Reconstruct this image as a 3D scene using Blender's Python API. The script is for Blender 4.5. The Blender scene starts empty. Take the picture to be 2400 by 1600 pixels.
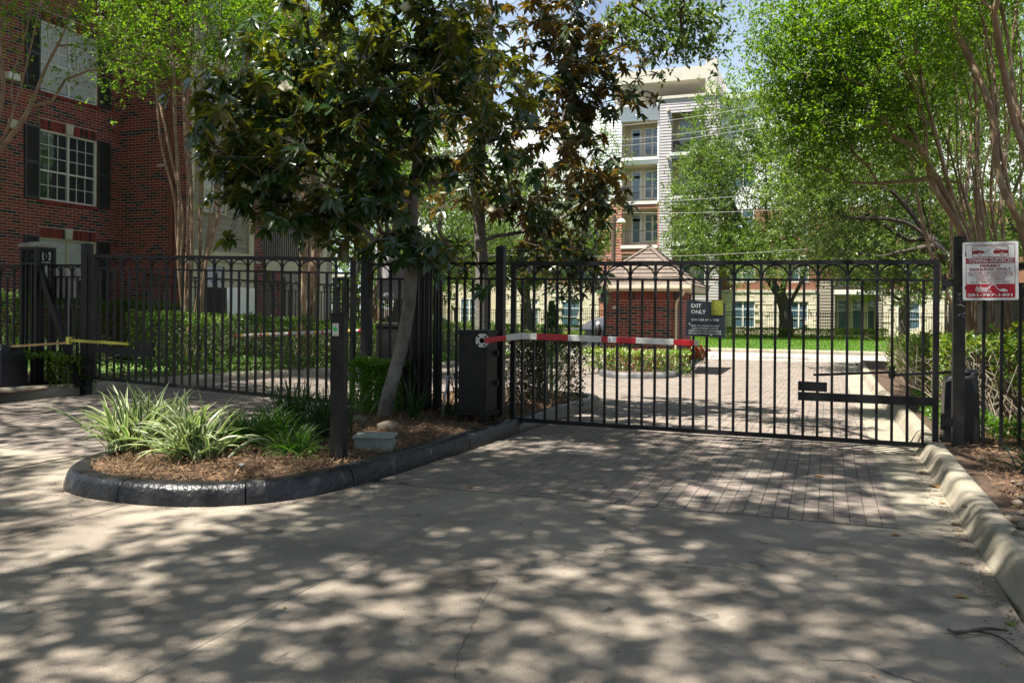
import bpy, math, random
import numpy as np
from mathutils import Vector, Matrix
R = math.radians
rng = np.random.default_rng(7)
random.seed(7)
S = bpy.context.scene
COL = S.collection

# ------------------------------------------------------------------ camera, world, sun, exposure
EYE = 1.42; F = 2000.0; HY = 722.0; ROLL = R(0.45)
SA, CA = 0.347, 0.93787
RIGHT = np.array([CA, SA, 0.0]); FWD = np.array([-SA, CA, 0.0]); UP = np.array([0, 0, 1.0])
cr, sr = math.cos(ROLL), math.sin(ROLL)
rc = RIGHT * cr + UP * sr; uc = -RIGHT * sr + UP * cr
cam_data = bpy.data.cameras.new('camera'); cam = bpy.data.objects.new('camera', cam_data); COL.objects.link(cam)
M = Matrix(((rc[0], uc[0], -FWD[0], 0), (rc[1], uc[1], -FWD[1], 0), (rc[2], uc[2], -FWD[2], EYE), (0, 0, 0, 1)))
cam.matrix_world = M
cam_data.sensor_width = 36; cam_data.lens = F / 2400 * 36
cam_data.shift_y = (HY - 800) / 2400
cam_data.clip_start = 0.05; cam_data.clip_end = 2000
S.camera = cam
SUN = np.array([0.60, 0.62, -2.15]); SUN /= np.linalg.norm(SUN)
elev = math.asin(-SUN[2]); to_sun = -SUN
world = bpy.data.worlds.new('World'); S.world = world; world.use_nodes = True
wn = world.node_tree.nodes; wl = world.node_tree.links
sky = wn.new('ShaderNodeTexSky'); sky.sky_type = 'NISHITA'; sky.sun_disc = False
sky.sun_elevation = elev; sky.sun_rotation = math.atan2(to_sun[0], to_sun[1])
sky.air_density = 1.0; sky.dust_density = 1.2; sky.ozone_density = 1.0
bg = wn['Background']; bg.inputs[1].default_value = 0.05
# thin high cloud veil over the sky
tc = wn.new('ShaderNodeTexCoord'); mp = wn.new('ShaderNodeMapping'); mp.inputs['Scale'].default_value = (1.5, 1.5, 6)
nz = wn.new('ShaderNodeTexNoise'); nz.inputs['Scale'].default_value = 2.2; nz.inputs['Detail'].default_value = 6
rp = wn.new('ShaderNodeValToRGB'); rp.color_ramp.elements[0].position = .2; rp.color_ramp.elements[1].position = .7
mx = wn.new('ShaderNodeMixRGB'); mx.inputs[2].default_value = (12, 13.6, 16.5, 1)
ml = wn.new('ShaderNodeMath'); ml.operation = 'MULTIPLY'; ml.inputs[1].default_value = .6
wl.new(tc.outputs['Generated'], mp.inputs[0]); wl.new(mp.outputs[0], nz.inputs[0]); wl.new(nz.outputs[0], rp.inputs[0])
sx = wn.new('ShaderNodeSeparateXYZ'); mr_ = wn.new('ShaderNodeMapRange'); m2_ = wn.new('ShaderNodeMath'); m2_.operation = 'MULTIPLY'
mr_.inputs['From Min'].default_value = .12; mr_.inputs['From Max'].default_value = .75; mr_.inputs['To Min'].default_value = 1.0; mr_.inputs['To Max'].default_value = .22
wl.new(tc.outputs['Generated'], sx.inputs[0]); wl.new(sx.outputs['Z'], mr_.inputs['Value']); wl.new(mr_.outputs[0], m2_.inputs[0]); wl.new(ml.outputs[0], m2_.inputs[1])
wl.new(rp.outputs[0], ml.inputs[0]); wl.new(m2_.outputs[0], mx.inputs[0]); wl.new(sky.outputs[0], mx.inputs[1]); wl.new(mx.outputs[0], bg.inputs[0])
sd = bpy.data.lights.new('sun', 'SUN'); sd.energy = 5.0; sd.angle = R(0.53); sd.color = (1, .955, .88)
so = bpy.data.objects.new('sun', sd); COL.objects.link(so)
so.rotation_euler = Vector(SUN).to_track_quat('-Z', 'Y').to_euler(); so.location = (0, 0, 40)
S.view_settings.view_transform = 'Standard'; S.view_settings.look = 'None'
S.view_settings.exposure = 1.5; S.view_settings.gamma = 1; S.view_settings.use_curve_mapping = False
S.cycles.max_bounces = 6; S.cycles.diffuse_bounces = 3; S.cycles.glossy_bounces = 2
S.cycles.transmission_bounces = 4; S.cycles.transparent_max_bounces = 6
S.cycles.use_denoising = True
S.cycles.caustics_reflective = False; S.cycles.caustics_refractive = False

# ------------------------------------------------------------------ photo measurements -> places
def ray(px, py):
    u = (px - 1200) / F; v = (HY - py) / F
    return RIGHT * (u * cr - v * sr) + FWD + UP * (u * sr + v * cr)
CAM = np.array([0, 0, EYE])
def at(px, py, d): return CAM + ray(px, py) * d
def onY(px, py, Y): r = ray(px, py); return CAM + r * (Y / r[1])
def onX(px, py, X): r = ray(px, py); return CAM + r * (X / r[0])
def sstep(a, b, x):
    t = np.clip((np.asarray(x, float) - a) / (b - a), 0, 1); return t * t * (3 - 2 * t)
def gz(X, Y): return -.30 * sstep(9.5, 22, Y) + .12 * sstep(-7, -11, X) * (1 - sstep(14, 24, Y))
def onG(px, py, dz=0.0):
    r = ray(px, py); t = 10.0
    for _ in range(40):
        p = CAM + r * t; t = (EYE - (float(gz(p[0], p[1])) + dz)) / -r[2]
    return CAM + r * t
def proj(P):
    P = np.asarray(P, float) - CAM
    z = P @ FWD; zz = np.where(np.abs(z) < 1e-4, 1e-4, z)
    return 1200 + F * (P @ rc) / zz, HY - F * (P @ uc) / zz, z

# ------------------------------------------------------------------ objects
BASE = {}
def tag(o, label=None, cat=None, group=None, kind=None):
    if label: o['label'] = label
    if cat: o['category'] = cat
    if group: o['group'] = group
    if kind: o['kind'] = kind
    return o
def thing(name, label, cat, loc=(0, 0, 0), group=None, kind=None):
    o = bpy.data.objects.new(name, None); COL.objects.link(o); o.empty_display_size = .1
    o.location = loc; BASE[o.name] = np.array(loc, float)
    return tag(o, label, cat, group, kind)
def link(name, me, parent=None, loc=(0, 0, 0), rz=0.0):
    o = bpy.data.objects.new(name, me); COL.objects.link(o)
    if parent is not None:
        o.parent = parent; b = BASE[parent.name]
        o.location = (loc[0] - b[0], loc[1] - b[1], loc[2] - b[2]) if loc is not None else (0, 0, 0)
        BASE[o.name] = np.array(loc, float) if loc is not None else b
    else:
        o.location = loc if loc is not None else (0, 0, 0); BASE[o.name] = np.array(o.location)
    if rz: o.rotation_euler[2] = rz
    return o
def mesh_arrays(name, V, faces, mats, midx=None, smooth=False):
    """V (N,3); faces: list of (M,k) arrays; midx: list of arrays"""
    me = bpy.data.meshes.new(name)
    V = np.asarray(V, np.float32)
    faces = [np.asarray(f, np.int32) for f in faces if len(f)]
    nl = sum(f.size for f in faces); nf = sum(len(f) for f in faces)
    me.vertices.add(len(V)); me.vertices.foreach_set('co', V.ravel())
    me.loops.add(nl); me.polygons.add(nf)
    me.loops.foreach_set('vertex_index', np.concatenate([f.ravel() for f in faces]))
    tot = np.concatenate([np.full(len(f), f.shape[1], np.int32) for f in faces])
    st = np.concatenate([[0], np.cumsum(tot)[:-1]]).astype(np.int32)
    me.polygons.foreach_set('loop_start', st)
    try: me.polygons.foreach_set('loop_total', tot)
    except Exception: pass
    for m in mats: me.materials.append(m)
    if midx is not None:
        me.polygons.foreach_set('material_index', np.concatenate([np.asarray(m, np.int32) for m in midx]))
    me.polygons.foreach_set('use_smooth', np.full(nf, smooth))
    me.update(calc_edges=True)
    return me
BOXV = np.array([[-1,-1,-1],[1,-1,-1],[1,1,-1],[-1,1,-1],[-1,-1,1],[1,-1,1],[1,1,1],[-1,1,1]]) * .5
BOXF = np.array([[0,3,2,1],[4,5,6,7],[0,1,5,4],[1,2,6,5],[2,3,7,6],[3,0,4,7]])
class MB:
    def __init__(s): s.v = []; s.f = {}; s.m = {}; s.n = 0
    def add(s, V, Fc, mi=0):
        V = np.asarray(V, float); Fc = np.asarray(Fc, int)
        k = Fc.shape[1]
        s.v.append(V); s.f.setdefault(k, []).append(Fc + s.n)
        mi = np.full(len(Fc), mi) if np.isscalar(mi) else np.asarray(mi)
        s.m.setdefault(k, []).append(mi); s.n += len(V); return s
    def box(s, c, size, mi=0, rz=0.0, Rm=None):
        V = BOXV * np.asarray(size, float)
        if rz: c_, s_ = math.cos(rz), math.sin(rz); V = V @ np.array([[c_, s_, 0], [-s_, c_, 0], [0, 0, 1]])
        if Rm is not None: V = V @ np.asarray(Rm).T
        return s.add(V + np.asarray(c, float), BOXF, mi)
    def span(s, a, b, mi=0):
        a = np.asarray(a, float); b = np.asarray(b, float)
        return s.box((a + b) / 2, np.abs(b - a), mi)
    def boxes(s, C, SZ, MI=0, tilt=None):
        C = np.asarray(C, float); SZ = np.broadcast_to(np.asarray(SZ, float), C.shape)
        V = BOXV[None] * SZ[:, None, :]
        if tilt is not None: V[:, :, 2] += V[:, :, 0] * tilt[:, 0:1] + V[:, :, 1] * tilt[:, 1:2]
        V = V + C[:, None, :]
        n = len(C); Fc = (BOXF[None] + (np.arange(n) * 8)[:, None, None]).reshape(-1, 4)
        mi = np.repeat(np.broadcast_to(MI, n), 6)
        return s.add(V.reshape(-1, 3), Fc, mi)
    def tube(s, pts, r, n=8, mi=0, caps=True):
        pts = np.asarray(pts, float); m = len(pts); r = np.broadcast_to(np.asarray(r, float), m)
        T = np.gradient(pts, axis=0); T /= np.linalg.norm(T, axis=1)[:, None] + 1e-9
        ref = np.array([0, 0, 1.0]) if abs(T[0, 2]) < .9 else np.array([0, 1.0, 0])
        V = []
        a0 = np.cross(T[0], ref); a0 /= np.linalg.norm(a0)
        for i in range(m):
            a0 = a0 - T[i] * (a0 @ T[i]); a0 /= np.linalg.norm(a0) + 1e-9; b0 = np.cross(T[i], a0)
            th = np.arange(n) * 2 * math.pi / n + math.pi / n
            V.append(pts[i] + r[i] * (np.cos(th)[:, None] * a0 + np.sin(th)[:, None] * b0))
        V = np.concatenate(V); j = np.arange(n); j2 = (j + 1) % n
        Fc = np.concatenate([np.stack([i * n + j, i * n + j2, (i + 1) * n + j2, (i + 1) * n + j], 1) for i in range(m - 1)])
        s.add(V, Fc, mi)
        if caps:
            for k, i in ((0, 0), (1, m - 1)):
                c = pts[i][None]; ring = V[i * n:(i + 1) * n]
                tri = np.stack([np.zeros(n, int), 1 + (j2 if k == 0 else j), 1 + (j if k == 0 else j2)], 1)
                s.add(np.concatenate([c, ring]), tri, mi)
        return s
    def cyl(s, a, b, r, n=16, mi=0): return s.tube([a, b], r, n, mi)
    def lathe(s, c, prof, n=20, mi=0):
        prof = np.array(prof, float); th = np.arange(n) * 2 * math.pi / n
        V = np.stack([prof[:, 0][:, None] * np.cos(th), prof[:, 0][:, None] * np.sin(th), np.repeat(prof[:, 1][:, None], n, 1)], 2).reshape(-1, 3) + np.asarray(c, float)
        j = np.arange(n); j2 = (j + 1) % n
        Fc = np.concatenate([np.stack([i * n + j, i * n + j2, (i + 1) * n + j2, (i + 1) * n + j], 1) for i in range(len(prof) - 1)])
        return s.add(V, Fc, mi)
    def mesh(s, name, mats, off=None, smooth=False):
        V = np.concatenate(s.v)
        if off is not None: V = V - off
        ks = sorted(s.f)
        return mesh_arrays(name, V, [np.concatenate(s.f[k]) for k in ks], mats, [np.concatenate(s.m[k]) for k in ks], smooth)
    def build(s, name, mats, parent=None, smooth=False, bevel=0.0, loc=None):
        mats = mats if isinstance(mats, (list, tuple)) else [mats]
        off = BASE[parent.name] if parent is not None else (np.array(loc, float) if loc is not None else None)
        me = s.mesh(name, mats, off, smooth)
        o = link(name, me, parent, loc=off if off is not None else (0, 0, 0))
        if bevel:
            b = o.modifiers.new('b', 'BEVEL'); b.width = bevel; b.segments = 2; b.limit_method = 'ANGLE'
        return o
def catmull(P, n=6, closed=False):
    P = np.asarray(P, float); m = len(P); out = []
    rngi = range(m) if closed else range(m - 1)
    for i in rngi:
        if closed: p0, p1, p2, p3 = P[(i - 1) % m], P[i], P[(i + 1) % m], P[(i + 2) % m]
        else: p0, p1, p2, p3 = P[max(i - 1, 0)], P[i], P[i + 1], P[min(i + 2, m - 1)]
        for k in range(n):
            t = k / n
            out.append(.5 * ((2 * p1) + (-p0 + p2) * t + (2 * p0 - 5 * p1 + 4 * p2 - p3) * t * t + (-p0 + 3 * p1 - 3 * p2 + p3) * t ** 3))
    if not closed: out.append(P[-1])
    return np.array(out)

# ------------------------------------------------------------------ materials
def mat(name, c, c2=None, rough=.8, scale=6.0, detail=5, bump=0.0, bscale=None, metal=0.0, spec=.5, speck=None, island=0.0, stain=None, coat=0.0, spots=None):
    m = bpy.data.materials.new(name); m.use_nodes = True
    N = m.node_tree.nodes; L = m.node_tree.links; b = N['Principled BSDF']
    g = N.new('ShaderNodeNewGeometry')
    n = N.new('ShaderNodeTexNoise'); n.inputs['Scale'].default_value = scale; n.inputs['Detail'].default_value = detail
    n.inputs['Roughness'].default_value = .6
    L.new(g.outputs['Position'], n.inputs['Vector'])
    r = N.new('ShaderNodeValToRGB'); r.color_ramp.elements[0].position = .3; r.color_ramp.elements[1].position = .7
    c2 = c2 or tuple(x * .7 for x in c)
    r.color_ramp.elements[0].color = (*c2, 1); r.color_ramp.elements[1].color = (*c, 1)
    L.new(n.outputs['Fac'], r.inputs[0]); out = r.outputs[0]
    if stain:
        n3 = N.new('ShaderNodeTexNoise'); n3.inputs['Scale'].default_value = stain[1]; n3.inputs['Detail'].default_value = 8
        L.new(g.outputs['Position'], n3.inputs['Vector'])
        r3 = N.new('ShaderNodeValToRGB'); r3.color_ramp.elements[0].position = .45; r3.color_ramp.elements[1].position = .68
        mm = N.new('ShaderNodeMixRGB'); mm.blend_type = 'MIX'; mm.inputs[2].default_value = (*stain[0], 1)
        mu = N.new('ShaderNodeMath'); mu.operation = 'MULTIPLY'; mu.inputs[1].default_value = stain[2]
        L.new(n3.outputs['Fac'], r3.inputs[0]); L.new(r3.outputs[0], mu.inputs[0]); L.new(mu.outputs[0], mm.inputs[0]); L.new(out, mm.inputs[1]); out = mm.outputs[0]
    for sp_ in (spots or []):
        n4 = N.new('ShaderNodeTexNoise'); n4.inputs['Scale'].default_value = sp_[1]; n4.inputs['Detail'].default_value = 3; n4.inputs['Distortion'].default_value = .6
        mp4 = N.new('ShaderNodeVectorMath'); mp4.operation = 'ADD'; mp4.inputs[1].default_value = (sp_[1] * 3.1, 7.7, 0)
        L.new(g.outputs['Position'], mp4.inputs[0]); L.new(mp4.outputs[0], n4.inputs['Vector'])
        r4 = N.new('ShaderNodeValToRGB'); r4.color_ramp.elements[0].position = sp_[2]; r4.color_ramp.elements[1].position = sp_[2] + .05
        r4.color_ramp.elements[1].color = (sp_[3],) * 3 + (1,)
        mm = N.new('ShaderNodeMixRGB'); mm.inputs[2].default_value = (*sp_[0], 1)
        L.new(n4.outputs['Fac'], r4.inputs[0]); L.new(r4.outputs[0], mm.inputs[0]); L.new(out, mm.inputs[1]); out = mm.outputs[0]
    if speck:
        v = N.new('ShaderNodeTexVoronoi'); v.inputs['Scale'].default_value = speck[1]
        L.new(g.outputs['Position'], v.inputs['Vector'])
        lt = N.new('ShaderNodeMath'); lt.operation = 'LESS_THAN'; lt.inputs[1].default_value = speck[2]
        L.new(v.outputs['Distance'], lt.inputs[0])
        mm = N.new('ShaderNodeMixRGB'); mm.inputs[2].default_value = (*speck[0], 1)
        L.new(lt.outputs[0], mm.inputs[0]); L.new(out, mm.inputs[1]); out = mm.outputs[0]
    if island:
        h = N.new('ShaderNodeHueSaturation'); mr = N.new('ShaderNodeMapRange')
        mr.inputs['To Min'].default_value = 1 - island; mr.inputs['To Max'].default_value = 1 + island
        L.new(g.outputs['Random Per Island'], mr.inputs[0]); L.new(mr.outputs[0], h.inputs['Value']); L.new(out, h.inputs['Color']); out = h.outputs[0]
    L.new(out, b.inputs['Base Color'])
    b.inputs['Roughness'].default_value = rough; b.inputs['Metallic'].default_value = metal
    b.inputs['Specular IOR Level'].default_value = spec
    if coat: b.inputs['Coat Weight'].default_value = coat; b.inputs['Coat Roughness'].default_value = .15
    if bump:
        n2 = N.new('ShaderNodeTexNoise'); n2.inputs['Scale'].default_value = bscale or scale * 6; n2.inputs['Detail'].default_value = 4
        L.new(g.outputs['Position'], n2.inputs['Vector'])
        bp = N.new('ShaderNodeBump'); bp.inputs['Strength'].default_value = min(1, bump * 1.0); bp.inputs['Distance'].default_value = .01
        L.new(n2.outputs['Fac'], bp.inputs['Height']); L.new(bp.outputs[0], b.inputs['Normal'])
    return m
def leafmat(name, c, c2, back=None, rough=.5, trans=.45, tcol=None, spec=.4, bands=None):
    m = bpy.data.materials.new(name); m.use_nodes = True
    N = m.node_tree.nodes; L = m.node_tree.links; b = N['Principled BSDF']; out = N['Material Output']
    g = N.new('ShaderNodeNewGeometry')
    r = N.new('ShaderNodeValToRGB'); e = r.color_ramp.elements
    e[0].position = 0; e[0].color = (*c, 1); e[1].position = 1; e[1].color = (*c2, 1)
    L.new(g.outputs['Random Per Island'], r.inputs[0]); col = r.outputs[0]
    if back:
        mm = N.new('ShaderNodeMixRGB'); mm.inputs[2].default_value = (*back, 1)
        L.new(g.outputs['Backfacing'], mm.inputs[0]); L.new(col, mm.inputs[1]); col = mm.outputs[0]
    L.new(col, b.inputs['Base Color']); b.inputs['Roughness'].default_value = rough; b.inputs['Specular IOR Level'].default_value = spec
    t = N.new('ShaderNodeBsdfTranslucent'); h = N.new('ShaderNodeMixRGB'); h.blend_type = 'MULTIPLY'; h.inputs[0].default_value = 1
    tc_ = tcol or (2.2, 2.6, .9)
    L.new(col, h.inputs[1]); h.inputs[2].default_value = (*tc_, 1); L.new(h.outputs[0], t.inputs[0])
    ms = N.new('ShaderNodeMixShader'); ms.inputs[0].default_value = trans
    L.new(b.outputs[0], ms.inputs[1]); L.new(t.outputs[0], ms.inputs[2]); L.new(ms.outputs[0], out.inputs[0])
    return m
def glassmat(name, tint=(.03, .04, .045), rough=.03):
    m = bpy.data.materials.new(name); m.use_nodes = True; b = m.node_tree.nodes['Principled BSDF']
    b.inputs['Base Color'].default_value = (*tint, 1); b.inputs['Roughness'].default_value = rough
    b.inputs['Specular IOR Level'].default_value = .9; b.inputs['Coat Weight'].default_value = .4; b.inputs['Coat Roughness'].default_value = .02
    N = m.node_tree.nodes; L = m.node_tree.links
    g = N.new('ShaderNodeNewGeometry'); n = N.new('ShaderNodeTexNoise'); n.inputs['Scale'].default_value = 1.3
    L.new(g.outputs['Position'], n.inputs['Vector']); bp = N.new('ShaderNodeBump'); bp.inputs['Strength'].default_value = .15; bp.inputs['Distance'].default_value = .02
    L.new(n.outputs['Fac'], bp.inputs['Height']); L.new(bp.outputs[0], b.inputs['Normal'])
    return m
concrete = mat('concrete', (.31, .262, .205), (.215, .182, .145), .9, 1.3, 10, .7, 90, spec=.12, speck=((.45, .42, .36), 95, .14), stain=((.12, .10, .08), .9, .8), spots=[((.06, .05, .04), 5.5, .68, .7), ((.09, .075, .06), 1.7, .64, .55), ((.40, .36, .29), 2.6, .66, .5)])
concrete_kerb = mat('kerb_concrete', (.335, .295, .225), (.24, .21, .155), .85, 3, 8, .5, 60, spec=.15, stain=((.17, .155, .12), 2.5, .6))
kerb_black = mat('kerb_black_paint', (.013, .013, .015), (.007, .007, .008), .33, 5, 6, 1.0, 30, spec=.4, spots=[((.30, .28, .25), 9, .70, .8), ((.08, .075, .07), 4, .62, .5)], stain=((.045, .043, .045), 14, .35), speck=((.2, .19, .17), 26, .035))
pav = [mat('paver_%s' % n, c, tuple(x * .72 for x in c), .9, 9, 6, .5, 90, spec=.12, stain=((.12, .10, .085), 2.0, .4), island=.10) for n, c in
       (('rose', (.245, .197, .168)), ('buff', (.25, .212, .172)), ('tan', (.24, .205, .168)), ('grey', (.225, .197, .168)))]
soil = mat('soil', (.07, .05, .035), (.035, .026, .018), .95, 9, 8, .8, 60)
mulchm = mat('mulch', (.10, .058, .032), (.035, .02, .011), .95, 22, 8, 1.0, 80)
fibrem = mat('mulch_fibre', (.36, .23, .125), (.11, .06, .03), .9, 30, 4, 0, island=.5)
grassm = mat('lawn', (.09, .16, .015), (.05, .10, .010), .95, 2.5, 8, .8, 40)
asph = mat('street_concrete', (.31, .285, .24), (.27, .245, .21), .9, 1.0, 8, .3, 60)
black = mat('black_metal', (.010, .010, .011), (.006, .006, .007), .45, 12, 5, .25, 60, spec=.28)
blackw = mat('black_metal_worn', (.012, .0115, .0115), (.007, .007, .007), .5, 14, 6, .3, 60, spec=.3, stain=((.03, .028, .025), 9, .35))
brk = [mat('brick_%s' % n, c, tuple(x * .62 for x in c), .85, 14, 6, .5, 80, island=.16) for n, c in
       (('red', (.29, .048, .036)), ('deep_red', (.215, .036, .03)), ('plum', (.15, .031, .031)), ('char', (.030, .027, .031)))]
mortar = mat('mortar', (.52, .42, .36), (.42, .34, .29), .95, 20, 5, .4, 90)
cream = mat('cream_trim', (.62, .53, .37), (.52, .44, .31), .6, 3, 5, .1)
taupe = mat('taupe_siding', (.30, .26, .20), (.25, .215, .165), .65, 4, 5, .1)
shutterm = mat('shutter', (.05, .048, .046), (.035, .034, .033), .5, 6, 4, .1)
downm = mat('downspout_red', (.22, .065, .045), (.17, .05, .035), .5, 5, 4, .1)
whitef = mat('white_frame', (.74, .73, .68), (.62, .61, .57), .5, 5, 4, .05)
blindm = mat('blind', (.62, .62, .60), (.54, .54, .52), .6, 3, 3, 0)
keym = mat('keystone', (.60, .56, .46), (.48, .44, .36), .8, 9, 6, .3)
glass = glassmat('glass'); glassb = glassmat('glass_sky', (.07, .13, .17), .05)
shing = [mat('shingle_%s' % n, tuple(x * .55 for x in c), tuple(x * .36 for x in c), .95, 30, 6, .8, 120, island=.22) for n, c in
         (('a', (.36, .29, .22)), ('b', (.30, .24, .185)), ('c', (.33, .25, .20)))]
stonem = mat('limestone', (.74, .66, .50), (.56, .49, .37), .9, 3, 7, .6, 20, island=.15)
whites = mat('white_siding', (.84, .84, .83), (.79, .79, .78), .6, 2, 4, .05)
greys = mat('grey_siding', (.42, .385, .38), (.38, .345, .34), .65, 2, 4, .05)
terra = mat('terracotta_siding', (.40, .165, .115), (.34, .14, .095), .65, 2, 4, .05)
brickfar = mat('far_brick', (.30, .13, .08), (.22, .09, .055), .85, 5, 8, .4, 30)
concl = mat('pale_concrete', (.66, .61, .50), (.52, .48, .39), .85, 2, 7, .2, stain=((.35, .32, .26), 2, .3))
bark_myrtle = mat('bark_myrtle', (.30, .185, .105), (.16, .105, .065), .75, 5, 8, .6, 30, stain=((.36, .29, .19), 7, .6))
bark_mag = mat('bark_magnolia', (.19, .165, .135), (.10, .087, .07), .85, 6, 8, .8, 40, stain=((.27, .25, .21), 7, .5))
bark_oak = mat('bark_oak', (.10, .08, .062), (.045, .036, .028), .95, 12, 8, 1.0, 30)
l_myrtle = leafmat('leaf_myrtle', (.05, .105, .012), (.125, .195, .016), trans=.5, tcol=(2.5, 2.6, .5))
l_oak = leafmat('leaf_oak', (.06, .10, .020), (.14, .18, .045), trans=.3, rough=.4)
l_oakd = leafmat('leaf_oak_dark', (.035, .06, .015), (.065, .10, .022), trans=.3, rough=.4)
l_magn = leafmat('leaf_magnolia', (.014, .038, .012), (.036, .078, .020), back=(.09, .095, .022), rough=.27, trans=.24, tcol=(3.5, 3.6, .6), spec=.7)
l_magr = leafmat('leaf_magnolia_rusty', (.016, .038, .011), (.04, .065, .018), back=(.115, .072, .020), rough=.3, trans=.2, tcol=(3.0, 2.8, .6), spec=.6)
l_magy = leafmat('leaf_magnolia_young', (.10, .13, .012), (.17, .17, .02), back=(.17, .14, .02), rough=.35, trans=.45, tcol=(1.6, 1.5, .4))
l_hedge = leafmat('leaf_hedge', (.035, .085, .012), (.09, .15, .02), trans=.35, rough=.4)
l_hedgey = leafmat('leaf_hedge_yellow', (.12, .17, .015), (.20, .22, .02), trans=.4, rough=.45, tcol=(1.7, 1.8, .5))
l_dark = leafmat('leaf_plum', (.022, .022, .014), (.05, .038, .022), trans=.2, rough=.45)
l_box = leafmat('leaf_box', (.065, .15, .012), (.12, .22, .022), trans=.38, rough=.35)
l_blade = leafmat('blade_green', (.03, .085, .014), (.07, .14, .02), trans=.3, rough=.35)
l_bladed = leafmat('blade_dark', (.018, .045, .018), (.04, .075, .02), trans=.25, rough=.35)
l_cream = leafmat('blade_cream', (.55, .56, .30), (.68, .67, .42), trans=.3, rough=.45, tcol=(1.2, 1.3, .8))
l_mid = leafmat('blade_mid', (.06, .12, .05), (.09, .15, .06), trans=.3, rough=.35)
l_brown = leafmat('leaf_brown', (.16, .07, .03), (.30, .17, .06), trans=.15, rough=.7, tcol=(1.2, 1, .6))
l_conif = leafmat('leaf_conifer', (.06, .12, .05), (.10, .17, .08), trans=.2, rough=.6)
petalw = leafmat('petal_white', (.80, .76, .62), (.86, .84, .74), trans=.35, rough=.5, tcol=(1, 1, .9))
petalr = leafmat('petal_red', (.62, .06, .02), (.75, .14, .03), trans=.3, rough=.5, tcol=(1.2, 1, .8))
petalp = leafmat('petal_pink', (.55, .25, .42), (.68, .38, .52), trans=.3, rough=.5, tcol=(1.1, 1, 1))
def flat(name, c, rough=.5, spec=.5): return mat(name, c, tuple(x * .92 for x in c), rough, 3, 3, 0, spec=spec)
m_white = flat('sign_white', (.72, .74, .72)); m_red = flat('sign_red', (.42, .006, .022)); m_navy = flat('sign_navy', (.014, .019, .026), .4)
m_olive = flat('sign_olive', (.16, .175, .012)); m_dred = flat('sign_dark_red', (.26, .005, .02)); m_tapew = flat('tape_white', (.62, .61, .57), .35)
m_taper = flat('tape_red', (.48, .015, .022), .3); m_tapey = flat('tape_yellow', (.72, .42, .03), .35); m_yel = flat('arm_yellow', (.38, .36, .05), .5)
m_tan = flat('arm_tan', (.40, .24, .10), .5); m_grey = flat('panel_grey', (.44, .42, .43), .5); m_util = mat('utility_grey', (.24, .255, .23), (.17, .185, .165), .7, 7, 6, .2)
m_green = flat('sticker_green', (.02, .55, .12)); m_stick = flat('sticker_paper', (.66, .64, .58)); m_plastic = mat('operator_plastic', (.010, .010, .012), (.006, .006, .007), .35, 8, 4, .1)
m_stoneg = mat('river_stone', (.19, .15, .105), (.10, .08, .055), .7, 9, 6, .3, island=.35)
m_tyre = flat('tyre', (.02, .02, .02), .8); m_rim = mat('rim', (.5, .5, .5), None, .3, 5, 2, 0, metal=1); m_car = mat('car_paint', (.02, .022, .028), (.018, .02, .025), .2, 3, 2, 0, coat=1.0); m_tail = flat('tail_light', (.4, .01, .01), .2)
m_dark = flat('dark_interior', (.02, .02, .022), .9); m_galv = mat('galvanised', (.22, .23, .25), (.15, .16, .18), .45, 8, 4, 0, metal=.6)
m_cap = mat('pillar_cap', (.30, .29, .24), (.18, .175, .14), .85, 9, 6, .5, stain=((.10, .10, .07), 6, .6))
m_cable = flat('cable', (.45, .43, .40), .6)

# ------------------------------------------------------------------ ground, drive, lanes
def grid(x0, x1, y0, y1, nx, ny, dz, name, m, kind='structure', noise=0.0):
    xs = np.linspace(x0, x1, nx); ys = np.linspace(y0, y1, ny); X, Y = np.meshgrid(xs, ys)
    Z = gz(X, Y) + dz
    if noise: Z = Z + rng.normal(0, noise, Z.shape)
    V = np.stack([X, Y, Z], 2).reshape(-1, 3); i = np.arange(nx - 1); j = np.arange(ny - 1); I, J = np.meshgrid(i, j)
    a = (J * nx + I).ravel()
    me = mesh_arrays(name, V, [np.stack([a, a + 1, a + nx + 1, a + nx], 1)], [m], None, True)
    return tag(link(name, me), kind=kind)
g = MB()
ys = np.concatenate([[-600, -60, -20], np.arange(-5, 30, 1.0), [32, 40, 60, 90, 200, 600]])
xs = np.array([-600, -60, -22, -18, -14, -12, -11, -10, -9, -8, -7, 0, 5, 20, 60, 600.0])
X, Y = np.meshgrid(xs, ys); nx = len(xs)
V = np.stack([X, Y, gz(X, Y) - .05], 2).reshape(-1, 3); I, J = np.meshgrid(np.arange(nx - 1), np.arange(len(ys) - 1)); a = (J * nx + I).ravel()
tag(link('ground', mesh_arrays('ground', V, [np.stack([a, a + 1, a + nx + 1, a + nx], 1)], [soil], None, True)), kind='structure')

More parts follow.
